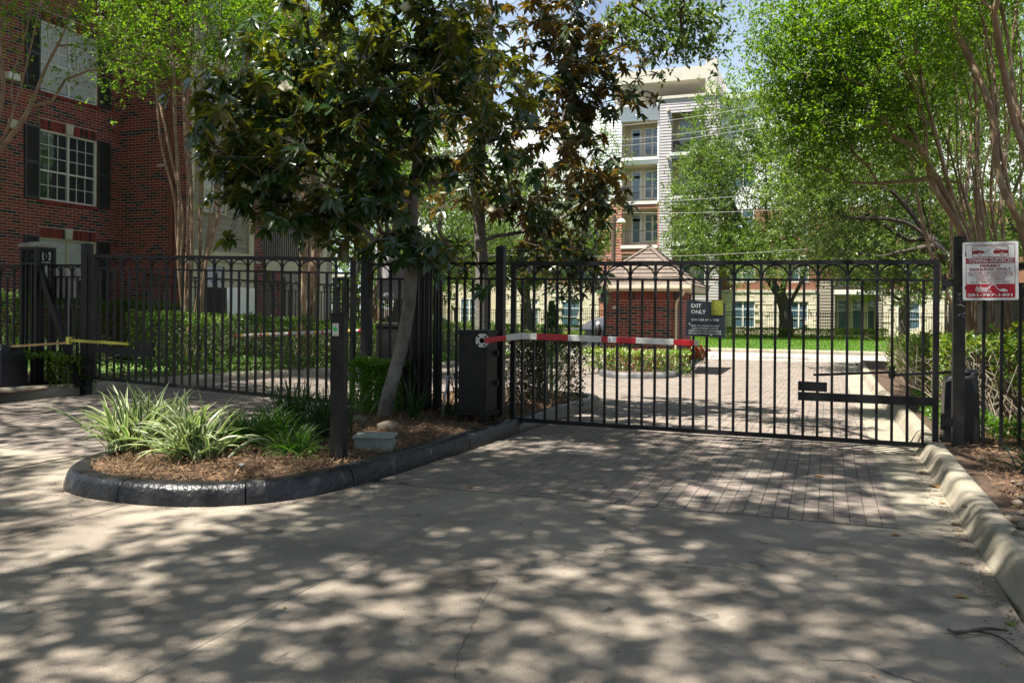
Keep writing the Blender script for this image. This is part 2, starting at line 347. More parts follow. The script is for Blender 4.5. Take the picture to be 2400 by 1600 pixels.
# concrete apron of separate slabs, tooled joints between them
apron = thing('driveway', None, None, (-2, 2, 0), kind='structure')
XJ = [-19.9, -17.7, -15.5, -13.3, -11.1, -8.85, -6.6, -4.67, -2.45, .85]
YJ = [-9.0, -6.7, -4.4, -2.1, .3, 2.6, 4.85, 6.1]
for i in range(len(XJ) - 1):
    for j in range(len(YJ) - 1):
        w = XJ[i + 1] - XJ[i] - .003; h = YJ[j + 1] - YJ[j] - .003
        c = ((XJ[i] + XJ[i + 1]) / 2, (YJ[j] + YJ[j + 1]) / 2, -.03 + random.uniform(-.0015, .0015) + float(gz((XJ[i] + XJ[i + 1]) / 2, 5)))
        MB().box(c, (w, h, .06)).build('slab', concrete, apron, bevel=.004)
for i, (x0, x1) in enumerate(((.861, 3.0), (3.011, 5.2), (5.211, 7.4), (7.411, 9.6))):
    for j in range(5):
        w = x1 - x0; h = YJ[j + 1] - YJ[j] - .003
        if YJ[j + 1] > 4.6: continue
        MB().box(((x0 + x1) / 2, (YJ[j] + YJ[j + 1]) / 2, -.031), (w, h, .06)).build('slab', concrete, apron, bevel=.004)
# concrete gutter beside the right kerb
gt = MB()
for k in range(12):
    y0 = 6.11 + k * 2.0; y1 = y0 + 1.99; z0 = float(gz(.6, y0)); z1 = float(gz(.6, y1))
    V = np.array([[.44, y0, z0 - .06], [.86, y0, z0 - .06], [.86, y1, z1 - .06], [.44, y1, z1 - .06], [.44, y0, z0 + .001], [.86, y0, z0 + .001], [.86, y1, z1 + .001], [.44, y1, z1 + .001]])
    tag(MB().add(V, BOXF).build('gutter_slab', concrete_kerb, apron, bevel=.005))

# brick pavers, long side along the lane
def paver_field():
    PX, PY = .1, .2; out = []
    xs = np.arange(-10.15, .44 - PX / 2, PX)
    for ci, x in enumerate(xs + PX / 2):
        off = (ci % 2) * PY / 2
        y = np.arange(6.112, 30.2, PY) + off + PY / 2
        out.append(np.stack([np.full(len(y), x), y], 1))
    P = np.concatenate(out)
    inside = (P[:, 0] > -5.35) & (P[:, 0] < -3.45) & (P[:, 1] < 12.3)
    return P[~inside]
P2 = paver_field()
n = len(P2); Z = gz(P2[:, 0], P2[:, 1]) - .028 + rng.normal(0, .0013, n)
Cn = np.column_stack([P2, Z]); MI = rng.choice(4, n, p=[.3, .3, .25, .15])
px, py, pz = proj(Cn); inview = (pz > 2) & (px > 5) & (px < 2395) & (py < 1590) & (P2[:, 0] > -3.2)
score = np.where(inview, pz, 999); near = np.argsort(score)[:300]
rest = np.setdiff1d(np.arange(n), near)
lane = thing('paved_lane', None, None, (-1, 9, 0), kind='structure')
pm = []
for m_ in pav:
    b = MB().box((0, 0, 0), (.0955, .1955, .06)); me = b.mesh('paver', [m_]); pm.append(me)
for i in near:
    o = link('paver', pm[MI[i]], lane, loc=Cn[i]); o.rotation_euler = (random.gauss(0, .005), random.gauss(0, .008), random.gauss(0, .006))
mb = MB(); slope = np.zeros((len(rest), 2)); slope[:, 1] = (gz(P2[rest, 0], P2[rest, 1] + .1) - gz(P2[rest, 0], P2[rest, 1] - .1)) / .2
slope += rng.normal(0, .006, slope.shape)
SZ = np.tile([.0955, .1955, .06], (len(rest), 1)) + rng.normal(0, .0006, (len(rest), 3))
mb.boxes(Cn[rest], SZ, MI[rest], slope)
hx = np.arange(-10.15 + .1, .39, .2) + .05; hx = hx[(hx > -3.1) | (hx < -6.1)]
mb.boxes(np.column_stack([hx, np.full(len(hx), 6.161), gz(hx, 6.16) - .028]), (.0955, .0955, .06), rng.choice(4, len(hx)))
tag(mb.build('distant_pavers', pav, lane), kind='stuff')
grid(-10.3, .5, 6.06, 30.3, 30, 60, -.012, 'paving_bed', mat('joint_sand', (.13, .105, .08), (.07, .06, .05), .95, 40, 5))

# cross street beyond the court and lawn in front of the far building
grid(-70, 45, 30.2, 35.8, 20, 6, -.004, 'street', asph)
grid(-70, 45, 36.05, 60.5, 20, 20, .10, 'lawn', grassm, noise=.01)
grid(-60, -10.5, 10.5, 30.0, 20, 20, .12, 'side_lawn', grassm, noise=.01)
grid(1.06, 14, 4.2, 30, 20, 40, .11, 'right_planting_bed', mulchm, noise=.012)
grid(-16.0, -10.4, -2, 12, 20, 30, .115, 'left_planting_bed', mulchm, noise=.01)

# ------------------------------------------------------------------ kerbs
def kerb(path, prof, name, m, closed=False, joints=()):
    path = np.asarray(path, float); m_ = len(path)
    if closed: T = np.roll(path, -1, 0) - np.roll(path, 1, 0)
    else: T = np.gradient(path, axis=0)
    T /= np.linalg.norm(T, axis=1)[:, None]; Nn = np.stack([-T[:, 1], T[:, 0]], 1)   # left of travel = inwards
    prof = np.asarray(prof, float); k = len(prof)
    wob = 1 + .02 * np.sin(np.arange(m_) * .7)
    V = np.zeros((m_, k, 3)); Zb = gz(path[:, 0], path[:, 1])
    V[:, :, :2] = path[:, None, :] + Nn[:, None, :] * prof[None, :, 0:1]
    V[:, :, 2] = Zb[:, None] + prof[None, :, 1] * wob[:, None]
    for j in joints:
        V[j, :, 2] -= .02
    I, J = np.meshgrid(np.arange(m_ if closed else m_ - 1), np.arange(k - 1)); I = I.ravel(); J = J.ravel(); I2 = (I + 1) % m_
    Fc = [np.stack([I * k + J, I2 * k + J, I2 * k + J + 1, I * k + J + 1], 1)]
    return tag(link(name, mesh_arrays(name, V.reshape(-1, 3), Fc, [m], None, True)), kind='structure')
PROF = [(0, -.05), (0, .0), (.012, .06), (.025, .105), (.05, .138), (.085, .15), (.17, .15), (.20, .143), (.205, .05)]
isl = np.array([(-3.2, 12.6), (-3.6, 13.2), (-4.4, 13.3), (-5.3, 13.0), (-5.7, 12), (-5.72, 9.5), (-5.68, 7.8), (-5.85, 6.7), (-5.98, 5.8), (-5.65, 5.1), (-5.1, 4.8), (-4.3, 4.83), (-3.75, 5.2), (-3.5, 5.9), (-3.38, 7.1), (-3.22, 9.9), (-3.15, 11.7)])
islc = catmull(isl, 10, True)
front = islc
ik = thing('island_kerb', None, None, (-4.4, 8, 0), kind='structure')
def kerb_sections(path, prof, m, parent, step):
    path = np.asarray(path); N_ = len(path); T = np.roll(path, -1, 0) - np.roll(path, 1, 0); T /= np.linalg.norm(T, axis=1)[:, None]; Nn = np.stack([-T[:, 1], T[:, 0]], 1)
    prof = np.asarray(prof, float); k = len(prof)
    for s0 in range(0, N_, step):
        ids = np.arange(s0, min(s0 + step, N_) + 1) % N_; P = path[ids].copy(); Q = Nn[ids].copy()
        a = unit2(P[1] - P[0]); b = unit2(P[-2] - P[-1]); P[0] = P[0] + a * .004; P[-1] = P[-1] + b * .004
        sub_ = 3; PP = []; QQ = []
        for i in range(len(P) - 1):
            for j in range(sub_): PP.append(P[i] + (P[i + 1] - P[i]) * j / sub_); QQ.append(Q[i] + (Q[i + 1] - Q[i]) * j / sub_)
        PP.append(P[-1]); QQ.append(Q[-1]); PP = np.array(PP); QQ = np.array(QQ); m_ = len(PP); Zb = gz(PP[:, 0], PP[:, 1])
        V = np.zeros((m_, k, 3)); V[:, :, :2] = PP[:, None] + QQ[:, None] * prof[None, :, 0:1]; dz = random.uniform(-.003, .003)
        V[:, :, 2] = Zb[:, None] + prof[None, :, 1] + dz + rng.normal(0, .0016, (m_, k)); V[:, :, :2] += rng.normal(0, .0012, (m_, k, 2))
        I, J = np.meshgrid(np.arange(m_ - 1), np.arange(k - 1)); I = I.ravel(); J = J.ravel()
        mb = MB(); mb.add(V.reshape(-1, 3), np.stack([I * k + J, (I + 1) * k + J, (I + 1) * k + J + 1, I * k + J + 1], 1))
        for e in (0, m_ - 1): mb.add(V[e], [list(range(k))] if e else [list(range(k))[::-1]])
        mb.build('kerb_section', m, parent, smooth=True)
def unit2(v): return v / (np.linalg.norm(v) + 1e-9)
kerb_sections(islc, PROF, kerb_black, ik, 13)
inner = islc + 0
Tn = np.roll(islc, -1, 0) - np.roll(islc, 1, 0); Tn /= np.linalg.norm(Tn, axis=1)[:, None]; Ni = np.stack([-Tn[:, 1], Tn[:, 0]], 1)
ring = islc + Ni * .19
# planting bed surface: rings towards a spine
bed = MB(); rings = []
cen = np.stack([np.full(len(ring), -4.5), np.clip(ring[:, 1], 6.0, 12.0)], 1)
for t in (0, .25, .5, .75, 1.0):
    p = ring * (1 - t) + cen * t; z = gz(p[:, 0], p[:, 1]) + .115 + .05 * t + (rng.normal(0, .012, len(p)) if t > 0 else 0)
    rings.append(np.column_stack([p, z]))
V = np.concatenate(rings); k = len(ring); I = np.arange(k)
bed.add(V, np.concatenate([np.stack([r_ * k + I, r_ * k + (I + 1) % k, (r_ + 1) * k + (I + 1) % k, (r_ + 1) * k + I], 1) for r_ in range(4)]))
tag(bed.build('island_planting_bed', mulchm, smooth=True), kind='structure')
rk = [(7, 3.6), (4, 3.72), (2.6, 3.85), (1.7, 3.98), (1.2, 4.2), (.95, 4.5), (.86, 4.9)] + [(.85, y) for y in np.arange(5.6, 29, 1.2)]
rk = catmull(np.array(rk)[::-1], 3)[:-1]
PR2 = [(0, -.05), (.0, .0), (.015, .02), (.04, .07), (.055, .11), (.08, .138), (.11, .147), (.19, .145), (.215, .13), (.22, .05)]
kerb(rk, PR2, 'right_kerb', concrete_kerb)
lk = catmull(np.array([(-15, 6.2), (-12.6, 7.2), (-11.1, 8.0), (-10.5, 8.8), (-10.26, 9.8), (-10.2, 10.6), (-10.15, 14), (-10.2, 22), (-10.6, 28)]), 6)
kerb(lk, PROF, 'left_kerb', concrete_kerb)
kerb(np.array([(x, 35.8) for x in np.arange(-60, 45, 3.0)]), PROF, 'street_kerb', concrete_kerb)

def blades_mesh(name, P, D, Nn, L, W, m, parent=None):
    pass
# ------------------------------------------------------------------ leaves
def unit(v): return v / (np.linalg.norm(v, axis=-1, keepdims=True) + 1e-9)
def rand_dirs(n, zb=0.0):
    v = rng.normal(size=(n, 3)); v[:, 2] += zb; return unit(v)
def leaf_quads(P, D, Nn, L, W):
    D = unit(D); S_ = unit(np.cross(D, Nn)); Nn = np.cross(S_, D); n = len(P)
    L = np.broadcast_to(L, n)[:, None]; W = np.broadcast_to(W, n)[:, None]
    V = np.stack([P, P + D * L * .5 + S_ * W * .5 + Nn * W * .12, P + D * L, P + D * L * .5 - S_ * W * .5 + Nn * W * .12], 1)
    return V.reshape(-1, 3), (np.arange(n)[:, None] * 4 + np.arange(4)[None])
def leaf_full(P, D, Nn, L, W, droop=.25):
    """a pointed leaf with midrib: 8 vertices, six faces"""
    D = unit(D); S_ = unit(np.cross(D, Nn)); Nn = np.cross(S_, D); n = len(P)
    L = np.broadcast_to(L, n)[:, None]; W = np.broadcast_to(W, n)[:, None]
    dn = np.zeros((n, 3)); dn[:, 2] = -1
    def q(t, s, h=0): return P + D * L * t + S_ * W * s + Nn * W * h + dn * L * droop * t * t
    V = np.stack([q(0, 0), q(.3, .42, .12), q(.68, .40, .12), q(1, 0), q(.68, -.40, .12), q(.3, -.42, .12), q(.32, 0, 0), q(.68, 0, 0)], 1)
    b = np.arange(n)[:, None] * 8
    tris = np.array([[0, 1, 6], [0, 6, 5], [2, 3, 7], [7, 3, 4]]); quads = np.array([[1, 2, 7, 6], [6, 7, 4, 5]])
    return V.reshape(-1, 3), (b[:, :, None] + tris[None]).reshape(-1, 3), (b[:, :, None] + quads[None]).reshape(-1, 4)
def leaves_obj(name, P, D, Nn, L, W, mats, w=None, parent=None, full=False, kind=None, droop=.25):
    off = BASE[parent.name] if parent is not None else np.zeros(3)
    P = P - off
    mi = rng.choice(len(mats), len(P), p=w) if len(mats) > 1 else np.zeros(len(P), int)
    if full:
        V, t3, q4 = leaf_full(P, D, Nn, L, W, droop); me = mesh_arrays(name, V, [t3, q4], mats, [np.repeat(mi, 4), np.repeat(mi, 2)], True)
    else:
        V, q4 = leaf_quads(P, D, Nn, L, W); me = mesh_arrays(name, V, [q4], mats, [mi])
    o = link(name, me, parent, loc=off)
    return tag(o, kind=kind)

# ------------------------------------------------------------------ trees
def grow(stems, attr, bf=.25, seg=.35, jit=.03, minlen=1.0, sag=0.0, up=0.0, Rroot=.15, rtip=.004, rs=None):
    P = []; par = []; pl = []
    for pts in stems:
        pts = np.asarray(pts, float); dens = catmull(pts, 5)
        if len(P) and np.linalg.norm(dens[0] - np.array(P[0])) > .001 and False: pass
        prev = -1
        if len(P):
            d = np.linalg.norm(np.array(P) - dens[0], axis=1)
            if d.min() < .12: prev = int(np.argmin(d)); dens = dens[1:]
        for q in dens:
            P.append(q); par.append(prev); pl.append(0 if prev < 0 else pl[prev] + np.linalg.norm(q - P[prev])); prev = len(P) - 1
    ns = len(P); tips = []
    A = np.asarray(attr, float); root = P[0]
    order = np.argsort(np.linalg.norm(A - np.mean([P[i] for i in range(ns)], axis=0), axis=1))
    cap = ns + len(A) * 14; PP = np.zeros((cap, 3)); PL = np.zeros(cap); PP[:ns] = P; PL[:ns] = pl; par = par + [0] * (cap - ns); cnt = ns
    for ai in order:
        a = A[ai]; d = np.linalg.norm(PP[:cnt] - a, axis=1)
        cost = d + bf * PL[:cnt]; cost[PL[:cnt] < minlen] += 50
        cost += np.maximum(0, PP[:cnt, 2] - a[2]) * .6
        j = int(np.argmin(cost)); L = d[j]
        if L < .05: continue
        k = int(min(12, max(1, round(L / seg)))); p0 = PP[j].copy(); prev = j
        mid = (p0 + a) / 2 + np.array([0, 0, up * L]) + rng.normal(0, .08 * L, 3)
        for q in range(1, k + 1):
            t = q / k; x = (1 - t) ** 2 * p0 + 2 * t * (1 - t) * mid + t * t * a
            if q < k: x = x + rng.normal(0, jit, 3)
            PP[cnt] = x; par[cnt] = prev; PL[cnt] = PL[prev] + L / k; prev = cnt; cnt += 1
        tips.append(prev)
    P = PP[:cnt]; par = np.array(par[:cnt]); w = np.zeros(cnt)
    haschild = np.zeros(cnt, bool); haschild[par[par >= 0]] = True
    w[~haschild] = 1
    # children always come after parents
    for i in range(cnt - 1, -1, -1):
        if par[i] >= 0: w[par[i]] += w[i]
    roots = np.where(par < 0)[0]; Wm = max(2.0, np.mean(w[roots]))
    ex = math.log(Wm) / math.log(Rroot / rtip); r = rtip * w ** (1 / ex)
    # stem taper along bare stretches
    r = r * (1 + .25 * np.exp(-np.maximum(0, np.array([PL[i] for i in range(cnt)])) / .25) * (w > 3))
    r = np.minimum(r, Rroot * (1.3 if len(roots) > 1 else 1.6))
    return P, par, r, np.array(tips), w
def tree_mesh(name, P, par, r, mats, parent=None, n=7, thin=.0):
    cnt = len(P); k = n
    idx = np.where(par >= 0)[0]; idx = idx[r[idx] > thin]
    T = np.zeros((cnt, 3)); T[par >= 0] = unit(P[par >= 0] - P[par[par >= 0]])
    ch = {}
    best = np.full(cnt, -1)
    for i in idx:
        p = par[i]
        if best[p] < 0 or r[i] > r[best[p]]: best[p] = i
    for rt in np.where(par < 0)[0]:
        if best[rt] >= 0: T[rt] = T[best[rt]]
    # smooth ring directions along the main chain
    T2 = T.copy()
    has = best >= 0; T2[has] = unit(T[has] + T[best[has]])
    ref = np.tile([.31, .95, .05], (cnt, 1)); A = unit(np.cross(T2, ref)); B = np.cross(T2, A)
    th = np.arange(k) * 2 * math.pi / k
    ringv = P[:, None] + r[:, None, None] * (np.cos(th)[None, :, None] * A[:, None] + np.sin(th)[None, :, None] * B[:, None])
    Ae = unit(np.cross(T, ref)); Be = np.cross(T, Ae)
    pi = par[idx]; r0 = np.minimum(r[pi], r[idx] * 1.25)
    main = best[pi] == idx
    st = P[pi][:, None] + r0[:, None, None] * (np.cos(th)[None, :, None] * Ae[idx][:, None] + np.sin(th)[None, :, None] * Be[idx][:, None])
    st[main] = ringv[pi[main]]
    en = ringv[idx]; m = len(idx)
    V = np.concatenate([st.reshape(-1, 3), en.reshape(-1, 3)])
    j = np.arange(k); j2 = (j + 1) % k; b = (np.arange(m) * k)[:, None]; off = m * k
    Fc = np.stack([b + j, b + j2, off + b + j2, off + b + j], 2).reshape(-1, 4)
    o_ = BASE[parent.name] if parent is not None else np.zeros(3)
    me = mesh_arrays(name, V - o_, [Fc], mats, None, True)
    return link(name, me, parent, loc=o_)
def ell(c, rad, n, shell=.35):
    v = rand_dirs(n); u = rng.random(n) ** (1 / 3); u = shell + (1 - shell) * u
    return np.asarray(c) + v * np.asarray(rad) * u[:, None]
def twig_leaves(P, par, tips, ntw, tl, nl, ls, spread=.5, zb=.1, asp=.5, nz_=.8):
    """short twigs round each tip, leaves set along them"""
    c = P[tips]; d0 = unit(c - P[par[tips]])
    c = np.repeat(c, ntw, 0); d0 = np.repeat(d0, ntw, 0)
    d = unit(d0 * .5 + rand_dirs(len(c), zb) * 1.0); Lt = tl * rng.uniform(.5, 1.2, len(c))
    s = c + rng.normal(0, spread * tl, c.shape)
    t = rng.random((len(c), nl)); q = s[:, None] + d[:, None] * (Lt[:, None] * t)[:, :, None]
    q = q.reshape(-1, 3) + rng.normal(0, .02, (len(c) * nl, 3)); dd = np.repeat(d, nl, 0)
    D = unit(dd * .4 + rand_dirs(len(q)) * .9); Nn = rand_dirs(len(q)); Nn[:, 2] = np.abs(Nn[:, 2]) + nz_
    L = ls * rng.uniform(.65, 1.25, len(q))
    return q, D, Nn, L, L * asp

# ------------------------------------------------------------------ iron fence work
def beam(mb, a, b, w, h, mi=0):
    """square bar from a to b (w across, h vertical-ish)"""
    a = np.asarray(a, float); b = np.asarray(b, float); d = b - a; L = np.linalg.norm(d); d = d / L
    ref = np.array([0, 0, 1.0]) if abs(d[2]) < .95 else np.array([0, 1.0, 0])
    s = np.cross(d, ref); s /= np.linalg.norm(s); u = np.cross(s, d)
    Rm = np.stack([d, s, u], 1)
    return mb.box((a + b) / 2, (L, w, h), mi, Rm=Rm)
def bar(name, a, b, w, h, m, parent, bevel=.0):
    return beam(MB(), a, b, w, h).build(name, m, parent, bevel=bevel)
def fence_panel(parent, A, B, zt, zb, nA, m=None, stile=None, rail=.045, pick=.028, band=.2, base=True, stuff=False, arch=True, bent=False):
    """A,B (x,y) ends; zt,zb: (z at A, z at B) of top and bottom"""
    m = m or black; A = np.array(A, float); B = np.array(B, float)
    def p(t, f, down=0.0):
        z0 = zb[0] + (zb[1] - zb[0]) * t; z1 = zt[0] + (zt[1] - zt[0]) * t
        q = A + (B - A) * t
        return np.array([q[0], q[1], z1 - down if f == 1 else z0])
    L = np.linalg.norm(B - A); out = []
    bar('top_rail', p(0, 1, rail / 2), p(1, 1, rail / 2), rail * .9, rail, m, parent)
    bar('upper_rail', p(0, 1, band), p(1, 1, band), rail * .65, .024, m, parent)
    bar('bottom_rail', p(0, 0) + [0, 0, rail / 2], p(1, 0) + [0, 0, rail / 2], rail * .88, rail, m, parent)
    if stile:
        for t in (stile / 2 / L, 1 - stile / 2 / L):
            bar('stile', p(t, 0) - [0, 0, .003], p(t, 1) + [0, 0, .003], stile, stile, m, parent)
    allb = MB()
    N = nA * 2
    for i in range(1, N):
        t = i / N; full = i % 2 == 0
        top = p(t, 1, rail - .002) if full else p(t, 1, band)
        bot = p(t, 0) + [0, 0, rail - .002]
        if bent: top = top + np.append(rng.normal(0, .003, 2), 0)
        if stuff: beam(allb, bot, top, pick, pick)
        else: bar('picket', bot, top, pick, pick, m, parent)
        if full and not stuff and arch:
            q_ = p(t, 1, band - .012); MB().box(q_ + [0, 0, -.002], (pick * 1.7, pick * 1.35, .038)).build('collar', m, parent, bevel=.006)
    if stuff: tag(allb.build('pickets', m, parent), kind='stuff')
    if arch:
        am = MB()
        for i in range(nA):
            t0, t1 = (i + .02) / nA, (i + .98) / nA
            pts = []
            for k in range(13):
                a = math.pi * k / 12; t = (t0 + t1) / 2 - math.cos(a) * (t1 - t0) / 2
                c = p(t, 1, band - .012); c[2] += math.sin(a) * (band - rail - .012); pts.append(c)
            if stuff: am.tube(pts, .009, 4)
            else: MB().tube(pts, .0095, 5).build('arch', m, parent)
        if stuff: tag(am.build('arches', m, parent), kind='stuff')
def post(name, x, y, z0, z1, w, m, label, cat='post', cap=True, rz=0.0, group=None):
    t = thing(name, label, cat, (x, y, z0), group)
    MB().box((x, y, (z0 + z1) / 2), (w, w, z1 - z0), rz=rz).build('shaft', m, t, bevel=.004)
    if cap:
        h = w / 2 * 1.03
        V = np.array([[-h, -h, 0], [h, -h, 0], [h, h, 0], [-h, h, 0], [-h, -h, .012], [h, -h, .012], [h, h, .012], [-h, h, .012], [0, 0, .035]]) + [x, y, z1 - .002]
        b = MB().add(V, [[0, 3, 2, 1], [0, 1, 5, 4], [1, 2, 6, 5], [2, 3, 7, 6], [3, 0, 4, 7]]); b.add(V, [[4, 5, 8], [5, 6, 8], [6, 7, 8], [7, 4, 8]]); b.build('cap', m, t)
    return t

# right swing gate (closed)
rg = thing('swing_gate', 'long black iron gate closed across the exit lane, hung on the right', 'gate', (-3.4, 9.25, .1))
XR0, XR1, YG = -3.43, 1.02, 9.25
fence_panel(rg, (XR0, YG), (XR1, YG), (1.955, 1.925), (.115, .085), 16, black, stile=.055, rail=.046, pick=.026, bent=True)
bar('hinge_plate', (.0, YG - .03, .645), (-.28, YG - .03, .65), .02, .095, black, rg)
bar('hinge_rail', (-.28, YG - .032, .545), (1.0, YG - .032, .54), .022, .085, black, rg)
# hinges
for z in (1.70, .35):
    h = MB(); h.box((1.09, YG, z), (.09, .05, .07)); h.cyl((1.06, YG, z - .08), (1.06, YG, z + .08), .022, 10); h.build('hinge', blackw, rg)
gp = post('gate_post', 1.19, 9.25, -.02, 2.13, .105, blackw, 'scratched black steel post carrying the right end of the exit gate', 'post')
# scratches as flat marks on the post
sc_ = MB()
for k in range(16):
    x = 1.19 + random.uniform(-.01, .045); z = random.uniform(1.35, 1.62); a = random.uniform(-.9, .9); l = random.uniform(.008, .025)
    beam(sc_, (x - l * math.cos(a), 9.196, z - l * math.sin(a)), (x + l * math.cos(a), 9.196, z + l * math.sin(a)), .0012, .0022)
tag(sc_.build('scratches', m_grey, gp), kind='stuff')
post('latch_post', -3.57, 9.27, .0, 2.12, .095, black, 'black steel post beside the barrier cabinet, at the left end of the exit gate')

# left swing gate (entry lane, closed)
lg = thing('swing_gate', 'black iron entry gate at the left, with a yellow operator arm', 'gate', (-10.1, 9.6, .3))
fence_panel(lg, (-10.12, 9.62), (-5.62, 9.45), (2.16, 2.045), (.33, .17), 16, black, stile=.055, rail=.046, pick=.026, bent=True)
bar('hinge_rail', (-10.1, 9.58, .78), (-8.9, 9.53, .74), .03, .10, black, lg)
bar('hinge_plate', (-9.25, 9.535, .86), (-8.9, 9.52, .86), .03, .09, black, lg)
post('gate_post', -10.24, 9.62, .05, 2.30, .12, black, 'black steel post carrying the left end of the entry gate')
post('latch_post', -5.43, 9.42, .0, 2.21, .115, black, 'thick black steel post at the free end of the entry gate, left of the trunk')
# brace from the left pillar down to the post
br = thing('diagonal_brace', 'thick black diagonal brace leaning between the left pillar and gate post', 'brace', (-10.4, 9.4, .1))
bar('brace', onY(97, 640, 9.45), onY(186, 905, 9.5), .07, .09, black, br, bevel=.004)

# pillars of four posts with rings and a stone-coloured cap
def pillar(cx, cy, s, z0, z1, label):
    t = thing('fence_pillar', label, 'pillar', (cx, cy, z0)); h = s / 2
    for sx in (-1, 1):
        for sy in (-1, 1):
            MB().box((cx + sx * (h - .025), cy + sy * (h - .025), (z0 + z1) / 2), (.05, .05, z1 - z0)).build('leg', black, t)
    for z, hh in ((z1 - .02, .04), (z1 - .245, .03), (z0 + .12, .04)):
        b = MB()
        b.box((cx, cy - h + .022, z), (s - .1, .04, hh)); b.box((cx, cy + h - .022, z), (s - .1, .04, hh)); b.box((cx - h + .022, cy, z), (.04, s - .1, hh)); b.box((cx + h - .022, cy, z), (.04, s - .1, hh))
        b.build('rail_frame', black, t)
    rr = .078 if s > .3 else .07; zc = z1 - .04 - rr - .003
    for a in (0, 1):
        for sgn in (-1, 1):
            for o_ in (-.035, .045):
                pts = []
                for k in range(17):
                    q = 2 * math.pi * k / 16
                    if a == 0: pts.append((cx + o_ + math.cos(q) * rr, cy + sgn * (h - .02) + o_ * .15, zc + math.sin(q) * rr))
                    else: pts.append((cx + sgn * (h - .02) + o_ * .15, cy + o_ + math.cos(q) * rr, zc + math.sin(q) * rr))
                MB().tube(pts, .0095, 5, caps=False).build('ring', black, t)
    for k in range(1, 3):
        for sgn in (-1, 1):
            MB().box((cx - h + k * s / 3, cy + sgn * (h - .02), (z0 + .14 + z1 - .26) / 2), (.024, .024, z1 - z0 - .40)).build('picket', black, t)
            MB().box((cx + sgn * (h - .02), cy - h + k * s / 3, (z0 + .14 + z1 - .26) / 2), (.024, .024, z1 - z0 - .40)).build('picket', black, t)
    o = h + .02
    V = []
    for zz, q in ((0, o), (.035, o), (.05, o - .015), (.085, o * .35), (.09, .0)):
        V += [[-q, -q, zz], [q, -q, zz], [q, q, zz], [-q, q, zz]]
    V = np.array(V) + [cx, cy, z1]; Fc = [[3, 2, 1, 0]]
    for l in range(4):
        for k in range(4): Fc.append([l * 4 + k, l * 4 + (k + 1) % 4, l * 4 + 4 + (k + 1) % 4, l * 4 + 4 + k])
    MB().add(V, Fc).build('cap', m_cap, t, bevel=.004)
    return t
pillar(-11.13, 9.55, .34, .12, 2.27, 'square open ironwork pillar with pale cap at far left by the operator box')
pillar(-4.66, 9.42, .33, .10, 2.19, 'square open ironwork pillar with weathered cap behind the leaning trunk')
f1 = thing('iron_fence', 'short black arched fence panel between the left pillar and entry gate post', 'fence', (-10.7, 9.6, .2))
fence_panel(f1, (-10.95, 9.6), (-10.31, 9.62), (2.02, 2.02), (.22, .22), 3, rail=.04, band=.19)
f1b = thing('iron_fence', 'black arched fence panel running left out of view beside the operator box', 'fence', (-12, 9.5, .2))
fence_panel(f1b, (-13.6, 9.5), (-11.32, 9.55), (2.02, 2.02), (.22, .22), 8, rail=.04, band=.19)
f2 = thing('iron_fence', 'black arched fence panel on the island left of the ironwork pillar', 'fence', (-5, 9.4, .1))
fence_panel(f2, (-5.36, 9.42), (-4.84, 9.42), (1.97, 1.97), (.16, .16), 2, rail=.04, band=.2)
f3 = thing('iron_fence', 'black arched fence panel on the island behind the barrier cabinet', 'fence', (-4, 9.4, .1))
fence_panel(f3, (-4.49, 9.38), (-3.62, 9.30), (1.97, 1.96), (.16, .14), 4, rail=.035, band=.2)
f4 = thing('iron_fence', 'black arched fence running right from the post with the towing sign', 'fence', (1.3, 9.25, .05))
fence_panel(f4, (1.25, 9.22), (3.35, 9.10), (1.885, 1.885), (.10, .10), 7, rail=.042, band=.2)
# inner fence behind the hedge, along the left lane
f5 = thing('iron_fence', 'black arched fence behind the clipped hedge, along the left lane', 'fence', (-12.6, 13, .1))
fence_panel(f5, (-12.6, 13.2), (-12.6, 20.2), (2.03, 2.03), (.2, .2), 24, rail=.035, band=.22, pick=.022)
for y in (15.3, 17.8): MB().box((-12.6, y, 1.1), (.06, .06, 2.1)).build('fence_post', black, f5)
pillar(-12.6, 20.45, .33, .12, 2.22, 'square ironwork pillar with cap far behind the hedge, beside the trees')
f6 = thing('iron_fence', 'black arched fence beyond the far pillar, in front of the parked car', 'fence', (-14, 26, .0))
fence_panel(f6, (-12.6, 20.7), (-12.6, 27.5), (1.95, 1.85), (.1, .0), 24, rail=.035, band=.2, stuff=True, pick=.022)
f7 = thing('iron_fence', 'distant black arched fence closing the yard behind the hedge', 'fence', (-14, 29, -.2))
a7 = onY(1068, 690, 29.5)
fence_panel(f7, (-19, 29.5), (a7[0], 29.5), (1.75, 1.75), (-.2, -.2), 18, rail=.035, band=.18, stuff=True, pick=.022)
# right receding fence
f8 = thing('iron_fence', 'closely set black pickets receding behind the right hedge', 'fence', (2.5, 12, .1))
fence_panel(f8, (2.2, 9.5), (3.9, 27), (1.83, 1.72), (.05, -.15), 85, blackw, rail=.04, band=.17, pick=.03)
f9 = thing('iron_fence', 'far end of the receding arched fence, seen above the right hedge', 'fence', (4, 35, -.2))
fence_panel(f9, (3.95, 27.2), (4.1, 34.5), (1.72, 1.72), (-.2, -.2), 26, blackw, rail=.04, band=.17, pick=.03, stuff=True)
for y in (27.1, 30.5, 34.3): MB().box((4.0, y, .85), (.09, .09, 2.1)).build('fence_post', black, f9)
